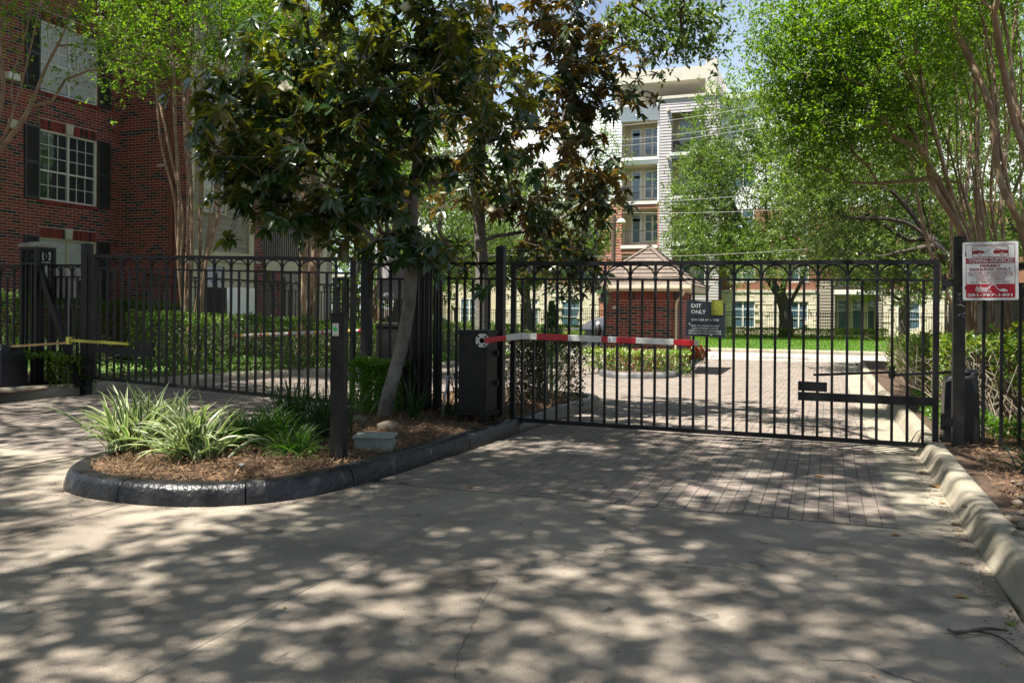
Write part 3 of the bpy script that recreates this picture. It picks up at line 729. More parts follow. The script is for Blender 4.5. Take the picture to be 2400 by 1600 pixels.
# fence in front of the far building
f10 = thing('picket_fence', 'long plain black picket fence in front of the far apartment building', 'fence', (0, 55, -.2))
xa = onY(960, 760, 53)[0]; xb = onY(2330, 760, 53)[0]
bar('top_rail', (xa, 53, 1.30), (xb, 53, 1.30), .03, .035, black, f10); bar('middle_rail', (xa, 53, 1.10), (xb, 53, 1.10), .03, .03, black, f10); bar('bottom_rail', (xa, 53, -.08), (xb, 53, -.08), .03, .035, black, f10)
xs = np.arange(xa, xb, .13); pk = MB(); pk.boxes(np.column_stack([xs, np.full(len(xs), 53.0), np.full(len(xs), .58)]), (.022, .022, 1.5)); tag(pk.build('pickets', black, f10), kind='stuff')
for x in np.arange(xa + 1, xb, 2.4): MB().box((x, 53, .62), (.07, .07, 1.66)).build('fence_post', black, f10)

# ------------------------------------------------------------------ lettering
def text_mesh(s, size, extr=.0008, bold=0.0, shear=0.0, align='CENTER', sx=1.0):
    cu = bpy.data.curves.new('t', 'FONT'); cu.body = s; cu.size = size; cu.extrude = extr; cu.offset = bold; cu.shear = shear
    cu.align_x = align; cu.resolution_u = 2; cu.space_character = 1.0
    o = bpy.data.objects.new('t', cu); me = bpy.data.meshes.new_from_object(o)
    bpy.data.objects.remove(o); bpy.data.curves.remove(cu)
    if sx != 1.0:
        for v in me.vertices: v.co.x *= sx
    return me
def sign_space(o, ex, ez, n):
    """matrix taking sign plane coords (x right, y up, z out) to world"""
    ex = np.array(ex, float); ex /= np.linalg.norm(ex); ez = np.array(ez, float); ez = ez - ex * (ez @ ex); ez /= np.linalg.norm(ez); n = np.cross(ex, ez)
    return Matrix(((ex[0], ez[0], n[0], o[0]), (ex[1], ez[1], n[1], o[1]), (ex[2], ez[2], n[2], o[2]), (0, 0, 0, 1)))
def put(name, me, m, parent, Mx, x, y, z=.004):
    me.materials.clear(); me.materials.append(m)
    me.transform(Mx @ Matrix.Translation((x, y, z))); b = BASE[parent.name]; me.transform(Matrix.Translation((-b[0], -b[1], -b[2])))
    o = bpy.data.objects.new(name, me); COL.objects.link(o); o.parent = parent; BASE[o.name] = b; return o
def plate(name, x0, x1, y0, y1, z, th, m, parent, Mx, rad=0.0, bevel=0):
    pts = []
    if rad:
        for cx, cy, a0 in ((x1 - rad, y1 - rad, 0), (x0 + rad, y1 - rad, 90), (x0 + rad, y0 + rad, 180), (x1 - rad, y0 + rad, 270)):
            for k in range(6): a = R(a0 + 18 * k); pts.append((cx + rad * math.cos(a), cy + rad * math.sin(a)))
    else: pts = [(x1, y1), (x0, y1), (x0, y0), (x1, y0)]
    return poly(name, pts, z, th, m, parent, Mx)
def poly(name, pts, z, th, m, parent, Mx):
    n = len(pts); V = [(p[0], p[1], z) for p in pts] + [(p[0], p[1], z - th) for p in pts]
    F_ = [list(range(n)), list(range(2 * n - 1, n - 1, -1))] + [[i, i + n, (i + 1) % n + n, (i + 1) % n] for i in range(n)]
    me = bpy.data.meshes.new(name); me.from_pydata(V, [], F_); me.update()
    return put(name, me, m, parent, Mx, 0, 0, 0)
def line2(name, pts, w, z, m, parent, Mx, th=.0008, closed=False):
    pts = [np.array(p, float) for p in pts]; n = len(pts); L_ = []; R_ = []
    for i in range(n):
        a = pts[(i - 1) % n] if closed or i > 0 else pts[i]; b = pts[(i + 1) % n] if closed or i < n - 1 else pts[i]
        d = b - a; d = d / (np.linalg.norm(d) + 1e-9); nn = np.array([-d[1], d[0]]) * w / 2; L_.append(pts[i] + nn); R_.append(pts[i] - nn)
    V = [(*p, z) for p in L_] + [(*p, z) for p in R_]; m_ = n if closed else n - 1
    F_ = [[i, i + n, (i + 1) % n + n, (i + 1) % n] for i in range(m_)]
    me = bpy.data.meshes.new(name); me.from_pydata(V, [], F_); me.update()
    return put(name, me, m, parent, Mx, 0, 0, 0)

# towing sign: 0.47 x 0.555 m, beside the right post
c = onY(2321, 635, 9.12)
tsg = thing('towing_sign', 'white and red towing enforced sign beside the right gate post', 'sign', tuple(c))
Mx = sign_space(c, (1, -.02, .012), (-.015, 0, 1), None); w_, h_ = .232, .275
# photo: slight lean; sheet metal with rounded corners
plate('sheet', -w_, w_, -h_, h_, 0, .003, m_white, tsg, Mx, rad=.014)
def rrect(x0, x1, y0, y1, r_):
    pts = []
    for cx, cy, a0 in ((x1 - r_, y1 - r_, 0), (x0 + r_, y1 - r_, 90), (x0 + r_, y0 + r_, 180), (x1 - r_, y0 + r_, 270)):
        for k in range(5): a = R(a0 + 22.5 * k); pts.append((cx + r_ * math.cos(a), cy + r_ * math.sin(a)))
    return pts
line2('border', rrect(-.203, .203, -.25, .25, .014), .005, .0008, m_dred, tsg, Mx, closed=True)
line2('pictogram_frame', rrect(-.148, .148, .132, .236, .018), .006, .0009, m_dred, tsg, Mx, closed=True)
# pictogram: car towed by a truck
poly('pictogram_car', [(-.146, .19), (-.12, .198), (-.095, .195), (-.055, .19), (-.05, .175), (-.05, .168), (-.075, .168), (-.08, .155), (-.105, .155), (-.11, .162), (-.146, .162)], .001, .0004, m_dred, tsg, Mx)
line2('pictogram_roof', [(-.146, .208), (-.12, .212), (-.108, .208), (-.095, .196)], .004, .001, m_dred, tsg, Mx)
line2('pictogram_tow_bar', [(-.052, .178), (-.035, .178), (.012, .22), (.035, .219), (.06, .21), (.095, .197)], .005, .001, m_dred, tsg, Mx)
poly('pictogram_truck', [(.028, .198), (.146, .195), (.146, .165), (.115, .163), (.11, .155), (.085, .155), (.078, .163), (.028, .163)], .001, .0004, m_dred, tsg, Mx)
line2('pictogram_cab', [(.045, .218), (.055, .198)], .005, .001, m_dred, tsg, Mx)
for x in (-.088, .096):
    ci = [(x + math.cos(q * math.pi / 8) * .018, .158 + math.sin(q * math.pi / 8) * .018) for q in range(16)]
    poly('pictogram_wheel', ci, .0014, .0003, m_white, tsg, Mx)
    line2('pictogram_tyre', [(x + math.cos(q * math.pi / 8) * .013, .158 + math.sin(q * math.pi / 8) * .013) for q in range(16)], .005, .0018, m_dred, tsg, Mx, closed=True)
plate('red_band', -.203, .203, .072, .122, .0010, .0004, m_dred, tsg, Mx)
plate('red_field', -.203, .203, -.25, -.123, .0010, .0004, m_red, tsg, Mx)
def tx(s, x, y, size, m, parent, Mx, width=None, bold=.0, shear=0, z=.0022, name='lettering', align='CENTER'):
    me = text_mesh(s, size, 0.0002, bold, shear, align)
    if width:
        xs_ = [v.co.x for v in me.vertices]; wd = max(xs_) - min(xs_); k = width / wd
        for v in me.vertices: v.co.x *= k
    return put(name, me, m, parent, Mx, x, y, z)
tx('-TOWING ENFORCED', 0, .08, .052, m_white, tsg, Mx, .385, .0004)
tx('PERMIT', 0, .038, .034, m_dred, tsg, Mx, .175, .0009)
tx('PARKING ONLY', 0, .005, .034, m_dred, tsg, Mx, .35, .0009)
for i, (s, w) in enumerate((('ALL OTHER VEHICLES PROHIBITED', .37), ('UNAUTHORIZED VEHICLES WILL BE', .375), ("TOWED AT OWNER'S OR", .25), ("OPERATOR'S EXPENSE", .235), ('AT ALL TIMES DAY AND NIGHT', .32))):
    tx(s, 0, -.022 - i * .0225, .0225, m_dred, tsg, Mx, w, .0002)
tx('Ideal', -.075, -.182, .062, m_white, tsg, Mx, .12, .0012, .35)
tx('TOWING', -.055, -.20, .021, m_white, tsg, Mx, .13, .0004)
line2('swoosh', [(-.01, -.17), (.0, -.14), (.02, -.128), (.04, -.135), (.06, -.17), (.085, -.18)], .007, .002, m_white, tsg, Mx)
poly('swoosh_car', [(.07, -.185), (.085, -.175), (.105, -.167), (.12, -.17), (.13, -.178), (.145, -.185), (.142, -.193), (.12, -.196), (.09, -.193)], .002, .0004, m_white, tsg, Mx)
tx('281-787-1401', 0, -.238, .036, m_white, tsg, Mx, .375, .0012)
for x, y in ((-.21, .258), (.21, -.262)): poly('bolt', [(x + math.cos(q) * .005, y + math.sin(q) * .005) for q in np.arange(0, 6.28, .8)], .003, .003, m_galv, tsg, Mx)
bk = MB(); beam(bk, c + [-.25, .03, .16], c + [-.2, .01, .16], .02, .03); beam(bk, c + [-.25, .03, -.16], c + [-.2, .01, -.16], .02, .03); bk.build('bracket', blackw, tsg)

# exit sign hung on the gate
c = onY(1653, 746.5, 9.16)
es = thing('exit_sign', 'dark slate exit only sign with an olive leaf square, hung on the gate', 'sign', tuple(c))
Mx = sign_space(c, (1, .01, -.006), (0, 0, 1), None); k = 1 / 466.0 * 2 ; kx = .00445
# sign coordinates in photo pixels of a 93 x 88 px face
U = float(np.linalg.norm(onY(1700, 746, 9.16) - onY(1607, 746, 9.16))) / 93.0
def up_(px, py): return ((px - 1653) * U, (746.5 - py) * U)
pts = [up_(1609, 702.5), up_(1640, 704), up_(1667, 706), up_(1667, 709), up_(1699, 709), up_(1700, 791), up_(1607, 788)]
poly('panel', [pts[0], pts[6], pts[5], pts[4], pts[2]], .0, .012, m_navy, es, Mx)
x0, y1 = up_(1667, 702.5); x1, y0 = up_(1694.5, 738)
plate('olive_square', x0, x1, y0, y1, .006, .006, m_olive, es, Mx)
m_oll = flat('sign_olive_light', (.30, .32, .05))
st = [up_(1692, 704), up_(1684, 709), up_(1679, 717), up_(1675.5, 727), up_(1673.5, 734)]
line2('leaf_stem', st, .0022, .0068, m_oll, es, Mx)
for (a, b) in (((1683, 709.5), (1674, 706)), ((1681, 713), (1672, 712)), ((1679, 717), (1671, 718)), ((1678, 721), (1670, 724)), ((1684, 710), (1688, 716)), ((1681, 715), (1685, 721)), ((1679, 720), (1682, 727))):
    A = np.array(up_(*a)); B = np.array(up_(*b)); d = B - A; n_ = np.array([-d[1], d[0]]) * .22
    poly('leaflet', [tuple(A), tuple(A + d * .5 - n_), tuple(B), tuple(A + d * .5 + n_)], .007, .0004, m_oll, es, Mx)
for s, px, py, sz, wpx, al in (('EXIT', 1631, 720.8, .062, 23, 0), ('ONLY', 1636.5, 735, .062, 34, 0), ('ONE CAR AT A TIME', 1652.5, 752, .033, 64, 0), ('GATE WILL AUTOMATICALLY', 1652.5, 765.5, .024, 66, 0), ('CLOSE AFTER EACH VEHICLE.', 1652.5, 771.6, .024, 62, 0), ('MANAGEMENT NOT RESPONSIBLE', 1652.5, 777.7, .024, 76, 0), ('FOR DAMAGES THAT MAY OCCUR.', 1652.5, 783.8, .024, 77, 0)):
    x, y = up_(px, py); tx(s, x, y, sz * U / .0044 * .93, m_white, es, Mx, wpx * U, 0.0, z=.004)
poly('chip', [up_(1615, 757), up_(1618.5, 761), up_(1614.8, 760.5)], .003, .001, m_white, es, Mx)
poly('bolt', [up_(1664, 787), up_(1671, 787), up_(1670, 783.5), up_(1665, 783.5)], .004, .002, m_grey, es, Mx)

# grey sign backs hung behind the fence bars
def back_panel(label, a, b, Y=None, X=None, m=m_grey, th=.006, name='blank_sign'):
    pa = onY(*a, Y) if Y is not None else onX(*a, X); pb = onY(*b, Y) if Y is not None else onX(*b, X)
    t = thing(name, label, 'sign', tuple((pa + pb) / 2)); lo = np.minimum(pa, pb); hi = np.maximum(pa, pb)
    if Y is not None: lo[1] -= th / 2; hi[1] += th / 2
    else: lo[0] -= th / 2; hi[0] += th / 2
    MB().span(lo, hi).build('sheet', m, t, bevel=.002)
    return t, lo, hi
t, lo, hi = back_panel('blank grey sign back hung behind the bars at the far left', (133, 636), (182, 698), Y=9.66)
MB().box(((lo[0] + hi[0]) / 2, 9.68, .9), (.025, .02, 1.6)).build('stake', m_galv, t)
t, lo, hi = back_panel('large blank grey sign back behind the leaning trunk, on the island fence', (885, 610), (951, 700), Y=9.50)
MB().box(((lo[0] + hi[0]) / 2, 9.50, hi[2] + .03), (hi[0] - lo[0] - .02, .005, .055)).build('top_strip', m_white, t)
t, lo, hi = back_panel('pale metal sign back shining white above the hedge', (533, 674), (598, 748), X=-12.45, m=flat('bright_white', (.86, .87, .88)))
t, lo, hi = back_panel('black metal sign back above the hedge, beside the pale one', (477, 674), (529, 746), X=-12.45, m=black)

# ------------------------------------------------------------------ keypad post in the island
c = onG(793, 1082, .12)
kp = thing('bollard', 'tall square black post with a green arrow sticker, in the planted island', 'bollard', tuple(c))
h = 1.235; w = .115; rz = R(12)
MB().box((c[0], c[1], c[2] + h / 2), (w, w, h), rz=rz).build('shaft', blackw, kp, bevel=.004)
b = MB(); V = np.array([[-1, -1, 0], [1, -1, 0], [1, 1, 0], [-1, 1, 0], [-1, -1, .012], [1, -1, .012], [1, 1, .012], [-1, 1, .012], [0, 0, .03]]) * [w * .54, w * .54, 1]
cr_, sr_ = math.cos(rz), math.sin(rz); V = V @ np.array([[cr_, sr_, 0], [-sr_, cr_, 0], [0, 0, 1]]) + [c[0], c[1], c[2] + h - .002]
b.add(V, [[0, 3, 2, 1], [0, 1, 5, 4], [1, 2, 6, 5], [2, 3, 7, 6], [3, 0, 4, 7]]); b.add(V, [[4, 5, 8], [5, 6, 8], [6, 7, 8], [7, 4, 8]]); b.build('cap', blackw, kp)
fx = np.array([cr_, sr_, 0]); fn = np.array([sr_, -cr_, 0]); fc = c + np.array([0, 0, h - .125]) + fn * (w / 2 + .001) - fx * .012
Mx = sign_space(fc, fx, (0, 0, 1), None)
plate('sticker', -.027, .027, -.052, .052, .001, .001, m_stick, kp, Mx)
poly('sticker_arrow', [(-.018, -.012), (-.018, .022), (.004, .022), (.020, .002), (.004, -.014)], .0022, .0006, m_green, kp, Mx)
tx('SALIDA', 0, -.045, .013, m_dark, kp, Mx, .03, 0, z=.0016); tx('EXIT', 0, .034, .011, m_dred, kp, Mx, .025, 0, z=.0016)
b = MB(); b.box((c[0], c[1], c[2] + .004), (w + .05, w + .05, .012), rz=rz); b.build('base_plate', blackw, kp)

# ------------------------------------------------------------------ exit barrier: cabinet on a stand with a striped arm
def cabinet(label, x0, x1, y0, y1, z0, z1, hub, with_stand=True):
    t = thing('boom_barrier', label, 'barrier', ((x0 + x1) / 2, (y0 + y1) / 2, z0))
    zb = z0 + (.16 if with_stand else 0)
    MB().span((x0, y0, zb), (x1, y1, z1 - .03)).build('housing', blackw, t, bevel=.004)
    MB().span((x0 - .012, y0 - .012, z1 - .045), (x1 + .012, y1 + .012, z1)).build('lid', blackw, t, bevel=.004)
    if with_stand:
        MB().span((x0 - .03, y0 - .03, zb - .03), (x1 + .03, y1 + .03, zb)).build('plinth', blackw, t)
        for x in (x0 + .03, x1 - .03):
            for y in (y0 + .03, y1 - .03): MB().span((x - .03, y - .03, z0 - .03), (x + .03, y + .03, zb - .03)).build('leg', black, t)
        d = MB()
        for yy, zz in ((.11, .35), (.17, .37), (.23, .38), (.08, .6), (.1, .28), (.16, .22)):
            d.cyl((x1 - .002, y0 + yy, zb + zz), (x1 + .0015, y0 + yy, zb + zz), .006, 8)
        d.build('vent_hole', m_dark, t)
        for zz in (.62, .28): MB().span((x1, y1 - .09, zb + zz), (x1 + .035, y1 - .03, zb + zz + .06)).build('hinge', black, t)
    return t
c1 = cabinet('black boom barrier on a stand, red and white arm reaching across the exit gate', -3.87, -3.53, 8.75, 9.07, .10, 1.17, None)
hc = onY(1127, 798, 8.66)
PA = [onY(1137, 798, 8.67), onY(1222, 787, 8.67), onY(1636, 804, 8.67)]
arm = MB().tube(PA, .02, 6).build('arm', m_tapew, c1)
hb = MB(); n8 = 8; rr = .08
V = []
for yy in (8.715, 8.69):
    for q in range(8): a = R(22.5 + 45 * q); V.append((hc[0] + math.cos(a) * rr, yy, hc[2] + math.sin(a) * rr))
me = bpy.data.meshes.new('hub'); me.from_pydata([tuple(np.array(v) - hc) for v in V], [], [list(range(8)), list(range(15, 7, -1))] + [[i, i + 8, (i + 1) % 8 + 8, (i + 1) % 8] for i in range(8)]); me.materials.append(whitef)
link('hub', me, c1, loc=hc)
MB().cyl((hc[0], 8.69, hc[2]), (hc[0], 8.76, hc[2]), .03, 12).build('axle', m_galv, arm)
for q in (45, 135, 225, 300):
    a = R(q); p_ = hc + np.array([math.cos(a) * .06, 0, math.sin(a) * .06]); MB().cyl((p_[0], 8.686, p_[2]), (p_[0], 8.69, p_[2]), .012, 10).build('slot', m_dark, arm)
def arm_seg(a, b, m, name, hgt=.078, par=arm):
    return beam(MB(), a, b, .045, hgt).build(name, m, par, bevel=.004)
beamh = .074
for (a, b, m, nm) in ((1137, 1188, m_taper, 'red_tape'), (1188, 1222, m_tapew, 'white_tape'), (1222, 1262, m_tapew, 'white_tape'), (1262, 1338, m_taper, 'red_tape'), (1338, 1418, m_tapew, 'white_tape'), (1418, 1433, m_taper, 'red_tape'), (1433, 1444, m_white, 'label_tape'), (1444, 1453, m_grey, 'grey_tape'), (1453, 1498, m_taper, 'red_tape'), (1498, 1583, m_tapew, 'white_tape'), (1583, 1628, m_taper, 'red_tape'), (1628, 1636, m_grey, 'end_cap')):
    def P_(x):
        if x <= 1222: t = (x - 1137) / 85; return PA[0] * (1 - t) + PA[1] * t
        t = (x - 1222) / 414; return PA[1] * (1 - t) + PA[2] * t
    arm_seg(P_(a), P_(b), m, nm, .055 + .016 * (1 - abs((a + b) / 2 - 1137) / 520) if a > 1180 else .06)
lb = P_(1438) + np.array([0, -.0265, 0]); Mx = sign_space(lb, (1, 0, 0), (0, 0, 1), None)
line2('label_figure', [(-.012, -.02), (0, .004), (.0, .02)], .005, .001, m_dark, arm, Mx); line2('label_figure', [(0, .004), (.014, -.018)], .005, .001, m_dark, arm, Mx)
bp_ = onY(1222, 787, 8.644); MB().cyl(bp_, bp_ + [0, -.01, 0], .008, 8).build('pivot_bolt', m_galv, arm)

# entry barrier behind the trunk with a thin striped arm
c2_ = cabinet('black boom barrier behind the leaning trunk, white pole with red and yellow rings', -5.62, -5.18, 10.0, 10.35, .05, 1.21, None, False)
a2 = onY(848, 775, 9.98); b2 = onY(551, 787, 9.98)
arm2 = MB().cyl(a2, b2, .018, 8).build('arm', m_tapew, c2_)
cuts = np.array([551, 563, 572, 582, 590, 612, 621, 640, 649, 676, 685, 711, 721, 740, 750, 775, 784, 808, 817, 838, 848.0]); col = [m_taper, m_tapew, m_tapey, m_tapew, m_taper]
seq = [m_taper, m_tapey, m_tapew, m_taper, m_tapew, m_taper, m_tapew, m_taper, m_tapew, m_taper, m_tapew, m_taper, m_tapew, m_tapey, m_tapew, m_taper, m_tapew, m_tapey, m_tapew, m_taper]
ring_c = [(551, 558, m_taper), (558, 565, m_tapew), (565, 572, m_tapey), (572, 581, m_tapew), (581, 588, m_taper), (588, 598, m_tapew), (598, 604, m_tapey), (604, 613, m_tapew), (613, 619, m_taper), (619, 629, m_tapew), (629, 635, m_tapey), (635, 645, m_tapew), (645, 651, m_taper), (651, 664, m_tapew), (664, 670, m_tapey), (670, 681, m_tapew), (681, 687, m_taper), (687, 702, m_tapew), (702, 707, m_tapey), (707, 722, m_tapew), (722, 727, m_taper), (727, 742, m_tapew), (742, 748, m_tapey), (748, 759, m_tapew), (759, 764, m_taper), (764, 780, m_tapew), (780, 785, m_tapey), (785, 800, m_tapew), (800, 806, m_taper), (806, 820, m_tapew), (820, 826, m_tapey), (826, 842, m_tapew), (842, 848, m_taper)]
for (x0, x1, m) in ring_c:
    t0 = (848 - x0) / 297; t1 = (848 - x1) / 297
    MB().cyl(a2 * (1 - t0) + b2 * t0, a2 * (1 - t1) + b2 * t1, .025, 12).build('ring_tape' if m is not m_tapew else 'pole_section', m, arm2, smooth=False)
MB().cyl(a2, a2 + [.12, .02, .0], .03, 10).build('bracket', black, arm2)

# ------------------------------------------------------------------ gate operators
def operator_box(label, cx, cy, z0, w, d, h, badge=False, arm_pts=None, am=None):
    t = thing('gate_operator', label, 'gate motor', (cx, cy, z0))
    V = []
    for z, kx_, ky_, sh in ((0, 1, 1, 0), (.05, .99, .99, 0), (h * .8, .9, .88, 0), (h * .93, .84, .8, 0.0), (h, .7, .66, .0)):
        for (sx, sy) in ((-1, -1), (1, -1), (1, 1), (-1, 1)): V.append((cx + sx * w / 2 * kx_, cy + sy * d / 2 * ky_ + sh, z0 + z + (0.06 * (sx + 1) / 2 if z > h * .7 else 0)))
    Fc = [[3, 2, 1, 0], [16, 17, 18, 19]]
    for l in range(4):
        for q in range(4): Fc.append([l * 4 + q, l * 4 + (q + 1) % 4, l * 4 + 4 + (q + 1) % 4, l * 4 + 4 + q])
    MB().add(np.array(V), Fc).build('housing', m_plastic, t, bevel=.015)
    MB().lathe((cx + w * .12, cy, z0 + h + .02), [(.0, .06), (.10, .058), (.125, .03), (.12, 0), (.0, -.01)], 18).build('arm_hub', m_plastic, t, smooth=True)
    MB().box((cx, cy, z0 - .05), (w + .16, d + .16, .12)).build('concrete_pad', concrete_kerb, t, bevel=.01)
    if badge:
        MB().box((cx - w * .12, cy - d / 2 * .94, z0 + h * .62), (.12, .01, .03)).build('badge', m_tan, t)
        MB().cyl((cx - w * .15, cy - d / 2 * .99, z0 + .09), (cx - w * .15, cy - d / 2 - .02, z0 + .09), .03, 12).build('reflector', m_tail, t)
    return t
cL = onG(48, 905, .15)
ob = operator_box('large black gate motor box with a badge on a concrete pad, far left', -11.05 + .0, 8.85, .22, .62, .45, .55, True)
pA = np.array([-10.88, 8.85, .80 + .02]); pB = onY(162, 803, 9.2); pC = onY(302, 806, 9.5)
oa = thing('operator_arm', 'yellow folding arm linking the left motor box to the entry gate', 'gate arm', tuple(pB))
bar('inner_link', pA, pB, .05, .03, m_tan, oa); bar('outer_link', pB + [0, 0, .035], pC, .05, .035, m_yel, oa)
MB().box(pB + [0, 0, .03], (.06, .06, .10)).build('elbow', m_yel, oa)
ob2 = operator_box('black gate motor box standing behind the right gate post', 1.27, 9.75, .08, .34, .32, .68)
oa2 = thing('operator_arm', 'black link arm between the right motor box and the exit gate', 'gate arm', (.5, 9.6, .7))
bar('inner_link', (1.25, 9.85, .80), (.62, 10.0, .73), .05, .03, black, oa2); bar('outer_link', (.68, 9.98, .77), (-.12, 9.3, .76), .045, .022, black, oa2)
MB().cyl((.65, 9.99, .70), (.65, 9.99, .83), .03, 10).build('elbow', black, oa2)

# utility box, spotlight, conduit
p0 = onG(893, 1062, .12)
ub = thing('utility_box', 'low pale grey green box in the mulch beside the black post', 'utility box', tuple(p0))
rzb = R(20)
def rb(mb, dx, dy, dz, sx, sy, sz, mi=0):
    c_, s_ = math.cos(rzb), math.sin(rzb); return mb.box((p0[0] + dx * c_ - dy * s_, p0[1] + dx * s_ + dy * c_, p0[2] + dz), (sx, sy, sz), mi, rz=rzb)
rb(MB(), -.08, .17, .05, .33, .27, .15).build('body', m_util, ub, bevel=.004)
rb(MB(), -.08, .17, .132, .37, .31, .016).build('lid', m_util, ub, bevel=.003)
for dx in (-.16, -.08, 0.0): rb(MB(), dx, .034, .05, .006, .004, .13).build('rib', m_util, ub)
p0 = onG(566, 1106, .12)
sl = thing('spotlight', 'small black cylindrical ground spotlight at the front of the mulch bed', 'light', tuple(p0))
a_ = p0 + np.array([0, 0, -.01]); b_ = p0 + np.array([.012, -.02, .062])
MB().cyl(a_, b_, .027, 16).build('barrel', m_plastic, sl); MB().cyl(b_, b_ + (b_ - a_) * .06, .021, 16).build('lens', m_grey, sl)
cd = thing('conduit_pipe', 'thin grey conduit pipe leaning out of the mulch near the cabinet', 'pipe', tuple(onG(1034, 1003, .1)))
MB().tube([onG(1034, 1003, .05), at(1039, 950, 9.2), at(1047, 905, 9.35), at(1050, 880, 9.4)], .011, 8).build('pipe', m_galv, cd, smooth=True)
q_ = at(1041, 935, 9.25); MB().cyl(q_, q_ + [0.004, .01, .05], .017, 8).build('coupling', m_galv, cd)

# ------------------------------------------------------------------ buildings
class Wall:
    """axis 'X': plane x = p, runs along y; axis 'Y': plane y = p, runs along x; nrm = outward sign"""
    def __init__(s, axis, p, nrm): s.a = axis; s.p = p; s.n = nrm
    def pt(s, u, d, z): return np.array((s.p + s.n * d, u, z) if s.a == 'X' else (u, s.p + s.n * d, z), float)
    def px(s, px, py):
        q = onX(px, py, s.p) if s.a == 'X' else onY(px, py, s.p)
        return (q[1] if s.a == 'X' else q[0]), q[2]
    def add(s, mb, u0, u1, d0, d1, z0, z1, mi=0): return mb.span(s.pt(u0, d0, z0), s.pt(u1, d1, z1), mi)
    def box(s, name, u0, u1, d0, d1, z0, z1, m, parent, bevel=0): return s.add(MB(), u0, u1, d0, d1, z0, z1).build(name, m, parent, bevel=bevel)
def minus(u0, u1, z0, z1, holes):
    us = sorted({u0, u1, *[min(max(h[k], u0), u1) for h in holes for k in (0, 1)]}); zs = sorted({z0, z1, *[min(max(h[k], z0), z1) for h in holes for k in (2, 3)]})
    out = []
    for a, b in zip(us, us[1:]):
        for c, d in zip(zs, zs[1:]):
            m1, m2 = (a + b) / 2, (c + d) / 2
            if not any(h[0] < m1 < h[1] and h[2] < m2 < h[3] for h in holes): out.append((a, b, c, d))
    return out
BRK = []   # (center, size, colour, full, parentname, axis)
def brick_wall(W, u0, u1, z0, z1, holes=(), solid=.2, parent=None, store=None, far=False, back=True):
    PL, PH, J = .254, .0762, .0125
    nrow = int((z1 - z0) / PH); C = []; Z = []; FU = []
    for r in range(nrow):
        zc = z0 + (r + .5) * PH; off = (r % 2) * PL / 2 + (0 if W.a == 'X' else .06)
        spans = [(u0, u1)]
        for h in holes:
            if h[2] - PH * .4 < zc < h[3] + PH * .4:
                ns = []
                for a, b in spans:
                    if h[1] <= a or h[0] >= b: ns.append((a, b))
                    else:
                        if h[0] > a: ns.append((a, h[0]))
                        if h[1] < b: ns.append((h[1], b))
                spans = ns
        for a, b in spans:
            k0 = math.floor((a - u0 - off) / PL)
            x = u0 + off + k0 * PL
            while x < b:
                lo, hi = max(x, a), min(x + PL, b)
                if hi - lo > .05:
                    C.append(W.pt((lo + hi) / 2, -.045 + rng.normal(0, .0012), zc)); w = hi - lo - J
                    Z.append((.1, w, PH - J) if W.a == 'X' else (w, .1, PH - J)); FU.append(hi - lo > PL - .002)
                x += PL
    C = np.array(C); Z = np.array(Z); FU = np.array(FU); MI = rng.choice(4, len(C), p=[.40, .27, .13, .20])
    if back:
        mb = MB()
        for a, b, c, d in minus(u0, u1, z0, z1, holes): W.add(mb, a, b, -solid, .0015, c, d)
        mb.build('mortar_wall', mortar, parent)
    store.append((C, Z, MI, FU, W.a))
def flush_bricks(store, parent, nmax=300, occl=None):
    C = np.concatenate([s[0] for s in store]); Z = np.concatenate([s[1] for s in store]); MI = np.concatenate([s[2] for s in store]); FU = np.concatenate([s[3] for s in store]); AX = np.concatenate([np.full(len(s[0]), s[4] == 'X') for s in store])
    px, py, pz = proj(C); ok = FU & (px > 3) & (px < 2397) & (py > 3) & (py < 720)
    if occl is not None: ok &= occl(px, py)
    sc = np.where(ok, pz, 1e3); pick = np.argsort(sc)[:nmax]; pick = pick[sc[pick] < 999]
    ms = {}
    for ax in (True, False):
        for k in range(4): ms[ax, k] = MB().box((0, 0, 0), (.1, .2415, .0637) if ax else (.2415, .1, .0637)).mesh('brick', [brk[k]])
    for i in pick: link('brick', ms[bool(AX[i]), int(MI[i])], parent, loc=C[i])
    rest = np.setdiff1d(np.arange(len(C)), pick); mb = MB(); mb.boxes(C[rest], Z[rest], MI[rest]); tag(mb.build('more_bricks', brk, parent), kind='stuff')
def soldier(W, u0, u1, z0, z1, parent, key=True, tilt=0):
    n = int(round((u1 - u0) / .079)); p = (u1 - u0) / n; ku = (u0 + u1) / 2
    mbs = {}
    for i in range(n):
        a = u0 + i * p
        if key and abs(a + p / 2 - ku) < .13: continue
        m = brk[int(rng.choice(4, p=[.45, .27, .1, .18]))]
        W.box('soldier_brick', a + .005, a + p - .005, -.09, .006, z0 + .004, z1 - .004, m, parent)
    W.box('lintel_mortar', u0, u1, -.12, -.004, z0, z1, mortar, parent)
    if key:
        zc0, zc1 = z0 - .0, z1 + .03
        V = [W.pt(ku - .09, -.08, zc0), W.pt(ku + .09, -.08, zc0), W.pt(ku + .09, .035, zc0), W.pt(ku - .09, .035, zc0), W.pt(ku - .125, -.08, zc1), W.pt(ku + .125, -.08, zc1), W.pt(ku + .125, .035, zc1), W.pt(ku - .125, .035, zc1)]
        f = BOXF if W.a == 'Y' and W.n > 0 or W.a == 'X' and W.n < 0 else BOXF[:, ::-1]
        MB().add(V, f).build('keystone', keym, parent, bevel=.006)
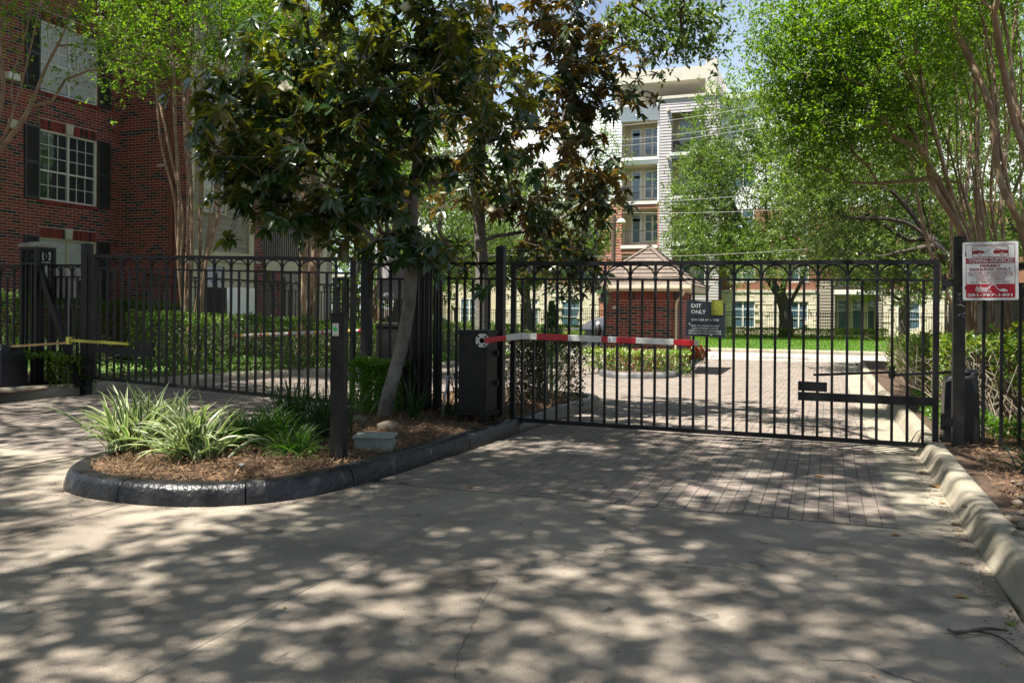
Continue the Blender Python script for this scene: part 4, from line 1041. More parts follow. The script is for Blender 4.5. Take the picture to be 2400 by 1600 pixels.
def window(W, u0, u1, z0, z1, parent, cols=3, rows=(3, 3), units=2, blinds=None, fm=None, gm=None, d=-.07, fw=.045, mw=.018, deep=.5, split=.5, room=True):
    """double hung units side by side; window > muntin, pane, blind"""
    fm = fm or whitef; gm = gm or glass
    mb = MB()
    W.add(mb, u0, u0 + fw, d - .04, d + .045, z0, z1); W.add(mb, u1 - fw, u1, d - .04, d + .045, z0, z1)
    W.add(mb, u0 + fw, u1 - fw, d - .04, d + .045, z0, z0 + fw); W.add(mb, u0 + fw, u1 - fw, d - .04, d + .045, z1 - fw, z1)
    for k in range(1, units):
        u = u0 + (u1 - u0) * k / units; W.add(mb, u - fw * .6, u + fw * .6, d - .038, d + .047, z0 + fw, z1 - fw)
    fr = mb.build('window', fm, parent)
    zr = z0 + (z1 - z0) * split
    for k in range(units):
        a = u0 + (u1 - u0) * k / units + (fw if k == 0 else fw * .6); b = u0 + (u1 - u0) * (k + 1) / units - (fw if k == units - 1 else fw * .6)
        W.box('sash_rail', a, b, d - .02, d + .035, zr - .024, zr + .024, fm, fr)
        for (zz0, zz1, nr, dd) in ((z0 + fw, zr - .024, rows[0], d - .012), (zr + .024, z1 - fw, rows[1], d)):
            for i in range(1, cols): u = a + (b - a) * i / cols; W.box('muntin', u - mw / 2, u + mw / 2, dd - .005, dd + .016, zz0, zz1, fm, fr)
            for j in range(1, nr): z = zz0 + (zz1 - zz0) * j / nr; W.box('muntin', a, b, dd - .004, dd + .014, z - mw / 2, z + mw / 2, fm, fr)
            for i in range(cols):
                for j in range(nr):
                    W.box('pane', a + (b - a) * i / cols + mw / 2, a + (b - a) * (i + 1) / cols - mw / 2, dd, dd + .004, zz0 + (zz1 - zz0) * j / nr + mw / 2, zz0 + (zz1 - zz0) * (j + 1) / nr - mw / 2, gm, fr)
        if blinds:
            bm_ = MB()
            zs = np.arange(z0 + fw + (z1 - z0) * (1 - blinds), z1 - fw, .028)
            for z in zs: W.add(bm_, a + .01, b - .01, d + .006, d + .0085, z, z + .022)
            tag(bm_.build('blind', blindm, fr), kind='stuff')
    if room: W.box('room_back', u0 + .01, u1 - .01, d - .06 - deep * 0 - .02, d - .05, z0 + .01, z1 - .01, m_dark, fr)
    return fr
def shutter(W, u0, u1, z0, z1, parent):
    mb = MB(); f = .05
    W.add(mb, u0, u0 + f, .004, .045, z0, z1); W.add(mb, u1 - f, u1, .004, .045, z0, z1); zm = (z0 + z1) / 2
    for a, b in ((z0, z0 + f * 1.3), (z1 - f, z1), (zm - f * .8, zm + f * .8)): W.add(mb, u0 + f, u1 - f, .005, .044, a, b)
    W.add(mb, u0 + f, u1 - f, .004, .015, z0 + f, z1 - f)
    s = mb.build('shutter', shutterm, parent)
    lm = MB()
    for z in np.arange(z0 + f * 1.4, z1 - f * 1.3, .038):
        if abs(z + .02 - zm) < f * 1.1: continue
        V = [W.pt(u0 + f, .016, z + .03), W.pt(u1 - f, .016, z + .03), W.pt(u1 - f, .04, z), W.pt(u0 + f, .04, z), W.pt(u0 + f, .022, z + .034), W.pt(u1 - f, .022, z + .034), W.pt(u1 - f, .042, z + .006), W.pt(u0 + f, .042, z + .006)]
        lm.add(V, BOXF)
    tag(lm.build('louvres', shutterm, s), kind='stuff')

# --- brick apartment house, left
house = thing('brick_house', 'red brick apartment house with dark shutters and cream siding at the left', 'building', (-18.7, 18.66, .1))
st = []
W1 = Wall('X', -18.7, 1); W2 = Wall('Y', 18.66, -1); W3 = Wall('X', -16.35, 1)
ua, zt_ = W1.px(93, 301); _, zb_ = W1.px(93, 466); ub_, _ = W1.px(227, 330)
FL = 2.74
wins = [(ua, ub_, zb_ + k * FL, zt_ + k * FL) for k in (-1, 0, 1)]
H1 = 10.9; Z0 = .05
left_w = [(ua - 4.4, ub_ - 4.4, w[2], w[3]) for w in wins]
brick_wall(W1, 12.5, 18.66, Z0, H1, wins + [(w[0], w[1], w[3], w[3] + .26) for w in wins], parent=house, store=st)
for (a, b, c, d) in wins:
    k = (c - wins[1][2]) / FL
    window(W1, a, b, c, d, house, 3, (2, 3), 2, .98 if k > .5 else (.6 if k < -.5 else None), fm=cream if k < -.5 else whitef, split=.42)
    soldier(W1, a, b, d, d + .26, house, key=True)
    wsh = .42
    shutter(W1, a - wsh - .02, a - .02, c - .02, d + .03, house); shutter(W1, b + .03, b + wsh + .03, c - .02, d + .03, house)
    n = int((b - a + .1) / .079)
    for i in range(n):
        u = a - .05 + i * (b - a + .1) / n; W1.box('sill_brick', u + .004, u + (b - a + .1) / n - .004, -.06, .025, c - .085, c - .005, brk[int(rng.choice([0, 0, 1]))], house)
# lamp on the wall
u, z = W1.px(10, 168); u2, z2 = W1.px(37, 192)
W1.box('wall_lamp', u, u2, .003, .16, z2, z, whitef, house, bevel=.01)
u, z = W1.px(28, 290); W1.box('vent_hood', u - .12, u + .08, .003, .1, z - .12, z + .1, keym, house, bevel=.02)
brick_wall(W2, -18.7, -16.35, Z0, H1, [], parent=house, store=st)
yb3 = W3.px(447, 600)[0]
u594 = W3.px(594, 600)[0]; u617 = W3.px(617, 600)[0]; u643 = W3.px(642, 650)[0]; u657 = W3.px(657, 650)[0]; u745 = W3.px(748, 600)[0]; u762 = W3.px(764, 600)[0]
brick_wall(W3, 18.66, yb3, Z0, H1, [], parent=house, store=st)
brick_wall(W3, u594, u617, Z0, H1, [], parent=house, store=st)
ud = (W2.px(400, 500)[0] + W2.px(410, 500)[0]) / 2
b = MB(); W2.add(b, ud - .055, ud + .055, .02, .11, .1, H1 - .3); b.build('downspout', downm, house, bevel=.01)
for z in (2.2, 4.9, 7.6): W2.box('downspout_strap', ud - .07, ud + .07, .003, .12, z, z + .05, downm, house)
# siding bay between brick strips
zbelt = W3.px(520, 590)[1]
def siding(W, u0, u1, z0, z1, m, parent, pitch=.16, d=.0, back=.12):
    W.box('sheathing', u0, u1, d - back, d - .004, z0, z1, m, parent)
    n = max(1, int((z1 - z0) / pitch)); p = (z1 - z0) / n
    for i in range(n):
        a = z0 + i * p
        V = [W.pt(u0, d - .002, a), W.pt(u1, d - .002, a), W.pt(u1, d + .020, a), W.pt(u0, d + .020, a), W.pt(u0, d - .002, a + p), W.pt(u1, d - .002, a + p), W.pt(u1, d + .004, a + p), W.pt(u0, d + .004, a + p)]
        MB().add(V, BOXF).build('siding_board', m, parent)
Wt = Wall('X', -16.35, 1)
bays = []
for k in range(4):
    zf = zbelt - 2.74 + k * FL
    if zf > H1: break
    ztop = min(zf + FL - .28, H1)
    siding(W3, yb3, u594 - .22, max(zf, Z0), ztop, taupe if k else cream, house, d=-.05)
    W3.box('belt_board', yb3, u594, -.12, .03, ztop + .002, min(ztop + .28, H1), cream, house)
    W3.box('corner_board', u594 - .22, u594, -.12, .02, max(zf, Z0), ztop, cream, house)
    W3.box('corner_board', yb3, yb3 + .10, -.118, .022, max(zf, Z0), ztop, cream, house)
    wz = zf + 1.05
    if wz + 1.3 < H1: window(W3, yb3 + .45, yb3 + 1.4, wz, wz + 1.3, house, 2, (2, 2), 1, .95 if k % 2 else None, d=.0, fm=cream, room=True)
# balconies
ubal0, ubal1 = u617, u745
for k in range(0, 4):
    zs = zbelt + (k - 0) * FL
    b0 = zs - .10
    if b0 > H1: break
    W3.box('balcony_beam', ubal0, ubal1, -1.7, .03, b0 - .34, b0, cream, house)
    rl = MB()
    pa_ = b0 + .04
    W3.add(rl, ubal0, ubal1, -.04, .0, pa_, pa_ + .07); W3.add(rl, ubal0, ubal1, -.04, .0, pa_ + .95, pa_ + 1.02); rl.build('railing', shutterm, house)
    for u in np.arange(ubal0 + .08, ubal1, .115): W3.box('baluster', u - .017, u + .017, -.035, -.005, pa_ + .07, pa_ + .95, shutterm, house)
    siding(Wall('X', -18.0, 1), ubal0, ubal1, b0, min(b0 + FL - .4, H1), taupe, house)
    window(Wall('X', -17.95, 1), ubal0 + .5, ubal0 + 2.0, b0 + .1, b0 + 2.1, house, 2, (2, 2), 1, None, d=.0)
W3.box('patio_back', ubal0, ubal1, -1.9, -1.6, 0, zbelt - .4, taupe, house)
W3.box('patio_panel', W3.px(663, 700)[0], W3.px(690, 700)[0], -1.2, -1.1, .2, 1.45, downm, house)
W3.box('patio_railing_panel', u617, u745, -.04, -.01, .1, .75, shutterm, house)
brick_wall(W3, u643, u657, Z0, zbelt - .4, [], parent=house, store=st)
W3.box('corner_post', u745, u762, -.5, .04, Z0, H1, cream, house)
flush_bricks(st, house)
# inside mass, return wall and roof
MB().span((-26, 12.5, Z0), (-18.92, 30, H1)).build('house_body', taupe, house); MB().span((-18.9, 18.9, Z0), (-18.3, 29, H1)).build('inner_wall', taupe, house)
ev = MB(); ev.span((-26.4, 12.1, H1), (-18.2, 18.2, H1 + .22)); ev.span((-26.4, 18.2, H1 + .002), (-15.8, 30.4, H1 + .222)); ev.build('eaves', cream, house)
rf = MB(); V = [(-26.4, 12.1, H1 + .225), (-15.8, 12.1, H1 + .225), (-15.8, 30.4, H1 + .225), (-26.4, 30.4, H1 + .225), (-21, 16, H1 + 2.6), (-21, 26, H1 + 2.6)]
rf.add(V, [[1, 2, 5, 4], [3, 0, 4, 5]]); rf.add(V, [[0, 1, 4], [2, 3, 5]]); rf.build('roof', shing[0], house)

# --- guardhouse kiosk
GX0, GX1, GY0, GY1 = -5.78, -3.72, 22.9, 25.1; gzz = float(gz(-4, 23))
kz = gzz + .12; kt = gzz + 2.18
kio = thing('guardhouse', 'small brick guardhouse with a brown shingled pyramid roof, beyond the gate', 'guardhouse', (-4.75, 24, gzz))
ks = []
K1 = Wall('Y', GY0, -1); K2 = Wall('X', GX1, 1); K3 = Wall('X', GX0, -1)
brick_wall(K1, GX0, GX1, kz, kt - .22, [], parent=kio, store=ks, solid=.1); brick_wall(K2, GY0, GY1, kz, kt - .22, [], parent=kio, store=ks, solid=.1); brick_wall(K3, GY0, GY1, kz, kt - .22, [], parent=kio, store=ks, solid=.1)
soldier(K1, GX0 + .002, GX1 - .002, kt - .22, kt, kio, key=False); soldier(K2, GY0, GY1, kt - .22, kt, kio, key=False)
for (a, b) in ((GX0 + .75, GX0 + .95), (GX1 - .78, GX1 - .58)):   # shallow recessed panel edges
    pass
flush_bricks(ks, kio, 300, lambda x, y: (x > 1400) & (x < 1640))
MB().span((GX0 + .11, GY0 + .11, gzz), (GX1 - .11, GY1 - .02, kt)).build('core_wall', mortar, kio)
ov = .38; ex0, ex1, ey0, ey1 = GX0 - ov, GX1 + ov, GY0 - ov, GY1 + ov; ez_ = kt + .02; ah = 1.13
apx = np.array([(ex0 + ex1) / 2, (ey0 + ey1) / 2, ez_ + .16 + ah])
fa = MB()
for a, b in (((ex0, ey0), (ex1, ey0 + .03)), ((ex0, ey1 - .03), (ex1, ey1)), ((ex0, ey0 + .03), (ex0 + .03, ey1 - .03)), ((ex1 - .03, ey0 + .03), (ex1, ey1 - .03))): fa.span((*a, ez_), (*b, ez_ + .15))
fa.build('fascia', cream, kio); MB().span((ex0 + .03, ey0 + .03, ez_ + .0), (ex1 - .03, ey1 - .03, ez_ + .02)).build('soffit', cream, kio)
MB().span((ex0 - .01, ey0 - .09, ez_ + .05), (ex1 + .01, ey0 - .001, ez_ + .155)).build('gutter', cream, kio, bevel=.02)
rc4 = [np.array([ex0, ey0, ez_ + .152]), np.array([ex1, ey0, ez_ + .152]), np.array([ex1, ey1, ez_ + .152]), np.array([ex0, ey1, ez_ + .152])]
under = MB(); under.add(np.array(rc4 + [apx]) - [0, 0, .0], [[0, 1, 4], [1, 2, 4], [2, 3, 4], [3, 0, 4]]); under.build('roof', shing[1], kio)
def shingles(A, B, apex, parent, rows, wtab, name='shingle'):
    """tabs over one triangular roof face"""
    A = np.array(A); B = np.array(B); mid = (A + B) / 2; upv = apex - mid; Ls = np.linalg.norm(upv); uu = upv / Ls; ex = (B - A) / np.linalg.norm(B - A); Wd = np.linalg.norm(B - A); nn = np.cross(ex, uu)
    if nn[2] < 0: nn = -nn
    rh = Ls / rows; cnt = 0
    for r in range(rows):
        s0 = r * rh; half = Wd / 2 * (1 - s0 / Ls); half1 = Wd / 2 * (1 - (s0 + rh) / Ls)
        x = -half - rng.random() * wtab
        while x < half:
            w = wtab * rng.uniform(.75, 1.35); a = max(x, -half); b = min(x + w, half); x += w
            if b - a < .03: continue
            a1 = max(a, -half1); b1 = min(b, half1)
            if b1 < a1: a1 = b1 = (a1 + b1) / 2
            t0 = .026 + rng.random() * .014; ext = -.02
            def Q(xx, ss, h): return mid + ex * xx + uu * ss + nn * h
            V = [Q(a + .002, s0 + ext, .0), Q(b - .002, s0 + ext, .0), Q(b1 - .002, s0 + rh, .0), Q(a1 + .002, s0 + rh, 0), Q(a + .002, s0 + ext, t0), Q(b - .002, s0 + ext, t0), Q(b1 - .002, s0 + rh, .004), Q(a1 + .002, s0 + rh, .004)]
            MB().add(V, BOXF).build(name, shing[int(rng.choice(3))], parent); cnt += 1
    return cnt
shingles(rc4[0], rc4[1], apx, kio, 10, .24); shingles(rc4[1], rc4[2], apx, kio, 10, .24)
for c_ in (rc4[0], rc4[1], rc4[2]):
    d = apx - c_; L = np.linalg.norm(d)
    for k in range(8): beam(MB(), c_ + d * k / 8 + [0, 0, .022], c_ + d * (k + 1.12) / 8 + [0, 0, .034], .14, .012).build('ridge_cap', shing[int(rng.choice(3))], kio)
dx, dy = GX1 - .07, GY0 - .05
MB().tube([(GX1 + .2, ey0 - .04, ez_ + .08), (GX1 + .17, ey0 + .0, ez_ - .06), (dx + .03, dy - .05, ez_ - .26), (dx, dy, ez_ - .36), (dx, dy, kz + .15), (dx, dy, kz + .05), (dx + .08, dy - .14, kz - .02)], .036, 6).build('downspout', cream, kio)
MB().lathe((GX0 + .30, GY0 - .05, kt - .42), [(0, -.05), (.05, -.04), (.06, 0), (.04, .05), (0, .06)], 10).build('lamp', keym, kio); MB().box((GX1 - .35, GY0 - .10, kz + .22), (.16, .12, .14)).build('meter_box', m_galv, kio, bevel=.01)
# kerb and bed round the guardhouse
kpts = [onG(1400, 872), onG(1412, 883), onG(1450, 887), onG(1520, 888), onG(1575, 886), onG(1602, 876), onG(1630, 856), onG(1655, 836)]
kk = np.array([p[:2] for p in kpts]); kk = np.vstack([[[kk[0][0] - .15, 23.6]], kk, [[kk[-1][0] - .2, kk[-1][1] + 1.6]], [[-5.0, kk[-1][1] + 1.9]], [[-6.4, 26.6]]])
kk = kk[::1]; kkc = catmull(kk, 6, True)
kerb(kkc, PROF, 'guardhouse_kerb', mat('kerb_grey_black', (.10, .10, .10), (.04, .04, .042), .6, 6, 6, .5, stain=((.25, .24, .22), 3, .5)), True)
ccc = kkc.mean(0); bd = MB(); n_ = len(kkc); V = [(*(ccc + (p - ccc) * .93), gzz + .12) for p in kkc] + [(*ccc, gzz + .14)]
bd.add(V, [[i, (i + 1) % n_, n_] for i in range(n_)]); tag(bd.build('guardhouse_bed', mulchm), kind='structure')

# --- far apartment building
FB = 60.4
far = thing('apartment_building', 'large pale five storey apartment building with balconies across the street', 'building', (-10, FB, -.2))
def fbW(off=0.0): return Wall('Y', FB - off, -1)
def fr(px0, px1, py0, py1, off=0.0):
    W = fbW(off); pc = (px0 + px1) / 2
    u0 = W.px(px0, (py0 + py1) / 2)[0]; u1 = W.px(px1, (py0 + py1) / 2)[0]; z1 = W.px(pc, py0)[1]; z0 = W.px(pc, py1)[1]
    return u0, u1, z0, z1
GZ = -.2
def clad(name, rect, m, pitch=.21, off=0.0, holes=()):
    u0, u1, z0, z1 = rect; W = fbW(off)
    hs = [h for h in holes]
    for (a, b, c, d) in minus(u0, u1, z0, z1, hs): W.add(MB(), a, b, -.3, -.004, c, d).build('backing', m, far)
    n = max(1, int(round((z1 - z0) / pitch))); p = (z1 - z0) / n
    for i in range(n):
        a = z0 + i * p; zc = a + p / 2; sp = [(u0, u1)]
        for h in hs:
            if h[2] < zc < h[3]: sp = [q for s_ in sp for q in ([(s_[0], min(h[0], s_[1]))] if h[0] > s_[0] else []) + ([(max(h[1], s_[0]), s_[1])] if h[1] < s_[1] else []) if q[1] - q[0] > .02] if not (h[1] <= sp[0][0] or h[0] >= sp[-1][1]) else sp
        for (x0, x1) in sp:
            V = [W.pt(x0, -.002, a), W.pt(x1, -.002, a), W.pt(x1, .035, a), W.pt(x0, .035, a), W.pt(x0, -.002, a + p), W.pt(x1, -.002, a + p), W.pt(x1, .006, a + p), W.pt(x0, .006, a + p)]
            MB().add(V, BOXF).build('siding_board', m, far)
def fwin(px0, px1, py0, py1, off=0.0, units=2, split=.66, cols=1, rows=(2, 1), m=None, gm=None, d=-.05):
    u0, u1, z0, z1 = fr(px0, px1, py0, py1, off)
    f = window(fbW(off), u0, u1, z0, z1, far, cols, rows, units, None, fm=m or whitef, gm=gm or glassb, d=d, fw=.09, mw=.05, split=split)
    return f
def balcony(px0, px1, py0, py1, off, wallm, wins, depth=1.6, slab=.22):
    u0, u1, z0, z1 = fr(px0, px1, py0, py1, off); W = fbW(off)
    W.box('balcony_slab', u0 - .06, u1 + .06, -depth, .10, z0 - slab, z0, whitef, far)
    W.box('balcony_back', u0, u1, -depth - .1, -depth, z0, z1, wallm, far)
    W.box('balcony_side', u0 - .12, u0, -depth, -.31, z0, z1, wallm, far); W.box('balcony_side', u1, u1 + .12, -depth, -.31, z0, z1, wallm, far)
    W.box('balcony_ceiling', u0, u1, -depth, -.02, z1, z1 + .08, wallm, far)
    Wb = Wall('Y', FB - off + depth, -1)
    for (a, b, kind) in wins:
        ua_, ub2 = u0 + (u1 - u0) * a, u0 + (u1 - u0) * b
        if kind == 'w': window(Wb, ua_, ub2, z0 + .35, z1 - .25, far, 1, (2, 1), 2 if b - a > .4 else 1, None, fm=whitef, gm=glassb, d=.02, fw=.08, mw=.05, split=.72)
        else:
            fr_ = Wb.box('balcony_door', ua_, ub2, .0, .06, z0 + .02, z1 - .25, whitef, far)
            Wb.box('pane', ua_ + .14, ub2 - .14, .06, .075, z0 + .35, z0 + 2.05, glassb, fr_); Wb.box('pane', ua_ + .1, ub2 - .1, .06, .075, z1 - .78, z1 - .36, glassb, fr_)
    r = MB(); W.add(r, u0, u1, -.03, .02, z0 + 1.02, z0 + 1.08); W.add(r, u0, u1, -.02, .01, z0 + .08, z0 + .12)
    rr_ = r.build('railing', shutterm, far)
    bb = MB()
    for u in np.arange(u0 + .05, u1, .12): W.add(bb, u - .012, u + .012, -.015, .01, z0 + .12, z0 + 1.02)
    tag(bb.build('balusters', shutterm, rr_), kind='stuff')
# white upper left
h1 = [fr(1457, 1541, 283, 369), fr(1457, 1541, 385, 472)]
u0, u1, z0, z1 = fr(1396, 1545, 250, 476); clad('w', (u0, u1, z0, z1), whites, .22, 0, h1)
balcony(1457, 1540, 283, 369, 0, cream, [(.14, .44, 'd'), (.52, .98, 'w')]); balcony(1457, 1540, 385, 472, 0, cream, [(.14, .44, 'd'), (.52, .98, 'w')])
# terracotta lower left
h2 = [fr(1457, 1541, 488, 575), fr(1457, 1541, 592, 682)]
clad('t', fr(1405, 1545, 476.2, 790), terra, .2, 0, h2)
balcony(1457, 1540, 488, 575, 0, cream, [(.14, .44, 'd'), (.52, .98, 'w')]); balcony(1457, 1540, 592, 682, 0, cream, [(.14, .44, 'd'), (.52, .98, 'w')])
# grey tower
hg = [fr(1574, 1651, 262, 356, 1.0), fr(1574, 1651, 371, 460, 1.0), fr(1574, 1651, 478, 569, 1.0), fr(1574, 1651, 586, 676, 1.0)]
clad('g', fr(1545, 1685, 228, 790, 1.0), greys, .2, 1.0, hg)
for a, b in ((262, 356), (371, 460), (478, 569), (586, 676)): balcony(1574, 1651, a, b, 1.0, cream, [(.12, .52, 'd' if a > 300 else 'w'), (.62, .98, 'w')])
ut0, ut1, _, zt2 = fr(1545, 1685, 222, 240, 1.0); W = fbW(1.0)
W.box('parapet_cap', ut0 - .1, ut1 + .1, -1.4, .12, zt2 - .2, zt2, keym, far); W.box('tower_side', ut1 - .3, ut1, -1.0, -.301, GZ, zt2 - .2, greys, far); W.box('tower_side', ut0, ut0 + .3, -1.0, -.301, GZ, zt2 - .2, greys, far)
# patio furniture on the top balcony (dark chairs and table)
for (cx, kind) in ((1592, 'c'), (1612, 't'), (1634, 'c')):
    u, z = fbW(1.0).px(cx, 354); y = FB - 1.0 + .7
    if kind == 't':
        t = thing('patio_table', 'round dark table between two chairs on the top grey balcony', 'table', (u, y, z)); MB().lathe((u, y, z), [(0, .74), (.5, .74), (.5, .70), (0, .70)], 14).build('table_top', m_dark, t)
        for q in range(4): MB().cyl((u + math.cos(q * 1.57) * .35, y + math.sin(q * 1.57) * .3, z), (u + math.cos(q * 1.57) * .1, y + math.sin(q * 1.57) * .1, z + .7), .025, 5).build('leg', m_dark, t)
    else:
        t = thing('patio_chair', 'dark chair %s the round table on the top grey balcony' % ('left of' if cx < 1600 else 'right of'), 'chair', (u, y, z)); s_ = 1 if cx > 1600 else -1
        MB().box((u, y, z + .42), (.55, .5, .06)).build('seat', m_dark, t); beam(MB(), (u + s_ * .26, y, z + .44), (u + s_ * .38, y, z + .9), .5, .05).build('backrest', m_dark, t)
        for a in (-.24, .24):
            for b in (-.2, .2): MB().cyl((u + a, y + b, z), (u + a, y + b, z + .4), .02, 5).build('leg', m_dark, t)
# concrete frame on the roof
u0, u1, z0, z1 = fr(1440, 1680, 172, 190, .6); W = fbW(.6)
W.box('roof_slab', u0, u1, -6, .25, z0 - .1, z1 + .25, concl, far)
up0, up1, zp0, zp1 = fr(1655, 1681, 138, 224, .6); W.box('roof_column', up0, up1, -.9, .26, zp0, zp1, concl, far)
W.box('roof_column', u0, u0 + .8, -.9, .1, zp0, z0 - .1, concl, far); W.box('roof_terrace_wall', u0 - 2, up0, -6.2, -6, zp0 - 1, z0 - .1, concl, far)
# white upper right
hw = [fr(1712, 1772, 268, 318), fr(1850, 1900, 270, 320), fr(2100, 2170, 355, 430), fr(1712, 1772, 375, 440), fr(1960, 2010, 300, 360), fr(1850, 1900, 380, 440)]
u0, u1, z0, z1 = fr(1685, 2420, 208, 480)
for (a, b, c, d) in minus(u0, u1, z0, z1, hw): fbW(0).box('render_wall', a, b, -.3, .0, c, d, whites, far)
for (a, b, c, d) in ((1712, 1772, 268, 318), (1850, 1900, 270, 320), (2100, 2170, 355, 430), (1712, 1772, 375, 440), (1960, 2010, 300, 360), (1850, 1900, 380, 440)): fwin(a, b, c, d)
u0, u1, z0, z1 = fr(1683, 2420, 194, 208); fbW(.0).box('cornice', u0, u1, -1.5, .35, z0, z1, whitef, far)
# brick middle right with windows
hb_ = [fr(1710, 1768, 488, 552), fr(1836, 1894, 488, 552), fr(1710, 1770, 598, 662), fr(1850, 1896, 598, 662), fr(1960, 2060, 575, 680), fr(2100, 2155, 488, 552), fr(2100, 2155, 598, 662), fr(2260, 2310, 598, 662)]
def far_bricks(rect, holes, off=0.0):
    u0, u1, z0, z1 = rect; W = fbW(off); mb = MB()
    for (a, b, c, d) in minus(u0, u1, z0, z1, holes): W.add(mb, a, b, -.3, -.0, c, d)
    mb.build('wall', brickfar, far)
far_bricks(fr(1686, 2420, 480.2, 681), hb_)
for r_ in ((1710, 1768, 488, 552), (1836, 1894, 488, 552), (1710, 1770, 598, 662), (1850, 1896, 598, 662), (2100, 2155, 488, 552), (2100, 2155, 598, 662)): fwin(*r_)
u0, u1, z0, z1 = fr(1686, 2420, 679, 686); fbW(0).box('band_course', u0, u1, -.1, .12, z0, z1, keym, far)
# limestone ground floor, blocks of uneven length
def stonewall(rect, holes):
    u0, u1, z0, z1 = rect; W = fbW(0)
    mb = MB()
    for (a, b, c, d) in minus(u0, u1, z0, z1, holes): W.add(mb, a, b, -.3, -.03, c, d)
    mb.build('stone_backing', stonem, far); C = []; Z = []
    z = z0
    while z < z1 - .05:
        h = min(rng.choice([.16, .22, .3]), z1 - z); x = u0
        while x < u1 - .02:
            w = min(rng.uniform(.28, .85), u1 - x); cx, cz = x + w / 2, z + h / 2
            if not any(h_[0] - .1 < cx < h_[1] + .1 and h_[2] - .05 < cz < h_[3] + .05 for h_ in holes):
                C.append((cx, FB - rng.uniform(-.02, .02), cz)); Z.append((w - .02, .12, h - .018))
            x += w
        z += h
    mb = MB(); mb.boxes(C, Z); tag(mb.build('limestone_blocks', stonem, far), kind='stuff')
hs_ = [fr(1712, 1770, 703, 768), fr(1850, 1894, 706, 771), fr(2103, 2157, 708, 773)]
stonewall(fr(1688, 1920, 686.5, 792), hs_[:2]); stonewall(fr(2068, 2420, 686.5, 794), hs_[2:])
for r_ in ((1712, 1770, 703, 768), (1850, 1894, 706, 771), (2103, 2157, 708, 773)): fwin(*r_, m=whitef, gm=glassb, split=.38, rows=(1, 2))
clad('gs', fr(1921, 1957, 655, 792, .1), taupe, .2, .1); clad('gs', fr(2058, 2067, 660, 792, .1), taupe, .2, .1)
balcony(1957, 2058, 590, 682, .1, cream, [(.1, .4, 'w'), (.5, .9, 'w')])
u0, u1, z0, z1 = fr(1957, 2058, 688, 792, .1); W = fbW(.1); W.box('patio_wall', u0, u1, -.9, -.8, z0, z1, cream, far)
Wq = Wall('Y', FB - .1 + .8, -1)
for a, b in ((.04, .30), (.38, .68), (.74, .97)): window(Wq, u0 + (u1 - u0) * a, u0 + (u1 - u0) * b, z0 + .1, z1 - .35, far, 1, (1, 2), 1, None, fm=cream, gm=glassb, d=.02, fw=.1, mw=.05, split=.72)
# left wing behind the oaks
hl = [fr(1228, 1262, 700, 768), fr(1312, 1360, 700, 768), fr(1078, 1122, 698, 766)]
stonewall(fr(1178, 1404, 664, 794), hl[:2])
for r_ in ((1228, 1262, 700, 768), (1312, 1360, 700, 768), (1078, 1122, 698, 766)): fwin(*r_, m=whitef, split=.38, rows=(1, 2))
u0, u1, z0, z1 = fr(940, 1176, 660, 794)
for (a, b, c, d) in minus(u0, u1, z0, z1, [hl[2]]): fbW(0).box('cream_panel', a, b, -.3, 0, c, d, cream, far)
far_bricks(fr(940, 1404, 560, 663), [])
u0, u1, z0, z1 = fr(900, 1396, 330, 559); fbW(0).box('render_wall', u0, u1, -.3, -.03, z0, z1, whites, far)
for r_ in ((1240, 1290, 500, 545), (1330, 1378, 590, 640), (1120, 1170, 590, 640)): fwin(*r_, off=.02)
MB().span((fr(900, 1000, 300, 600)[0], FB + 3, GZ), (fr(2300, 2420, 300, 600)[1], FB + 12, fr(1700, 1800, 212, 300)[3])).build('building_body', whites, far)
for (px_, py_) in ((1567, 258), (1567, 368)):
    u, z = fbW(1.0).px(px_, py_); fbW(1.0).box('wall_lamp', u - .1, u + .1, .04, .3, z - .12, z + .08, keym, far)

# --- street light and overhead cables
q = at(1438, 560, 40); sl_ = thing('street_light', 'tall dark wooden pole with a small lamp, left of the guardhouse roof', 'street light', (q[0], q[1], -.3))
MB().cyl((q[0], q[1], -.3), (q[0], q[1], at(1438, 505, 40)[2]), .10, 10).build('pole', mat('pole_wood', (.12, .08, .06), None, .9, 10, 5, .4), sl_)
q2 = at(1456, 516, 39.7); MB().tube([at(1438, 520, 40), at(1447, 514, 39.9), q2], .03, 6).build('bracket', m_dark, sl_); MB().lathe(q2, [(0, .1), (.12, .05), (.22, -.08), (.2, -.12), (0, -.12)], 12).build('lamp_shade', whitef, sl_)
for i, (ya, yb) in enumerate(((291, 252), (322, 290), (337, 302), (467, 440), (478, 590 - 100), (585, 583))):
    A = at(1250, ya + 12, 44); B = at(1760 if i < 3 else 2000, yb if i < 3 else yb - 8, 38 if i < 3 else 36)
    pts = [A + (B - A) * t - np.array([0, 0, .25 * math.sin(math.pi * t)]) for t in np.linspace(0, 1, 14)]
    d = B - A; pts = [A - d * 1.2 + [0, 0, .3]] + pts + [B + d * 1.5 + [0, 0, .6]]
    o = MB().tube(pts, .011, 4, caps=False).build('power_line', m_cable); tag(o, 'overhead cable %s across the far building front' % ('highest of those', 'second from the top', 'third from the top', 'fourth from the top', 'second lowest of those', 'lowest, nearly level,')[i], 'cable', 'overhead cables')

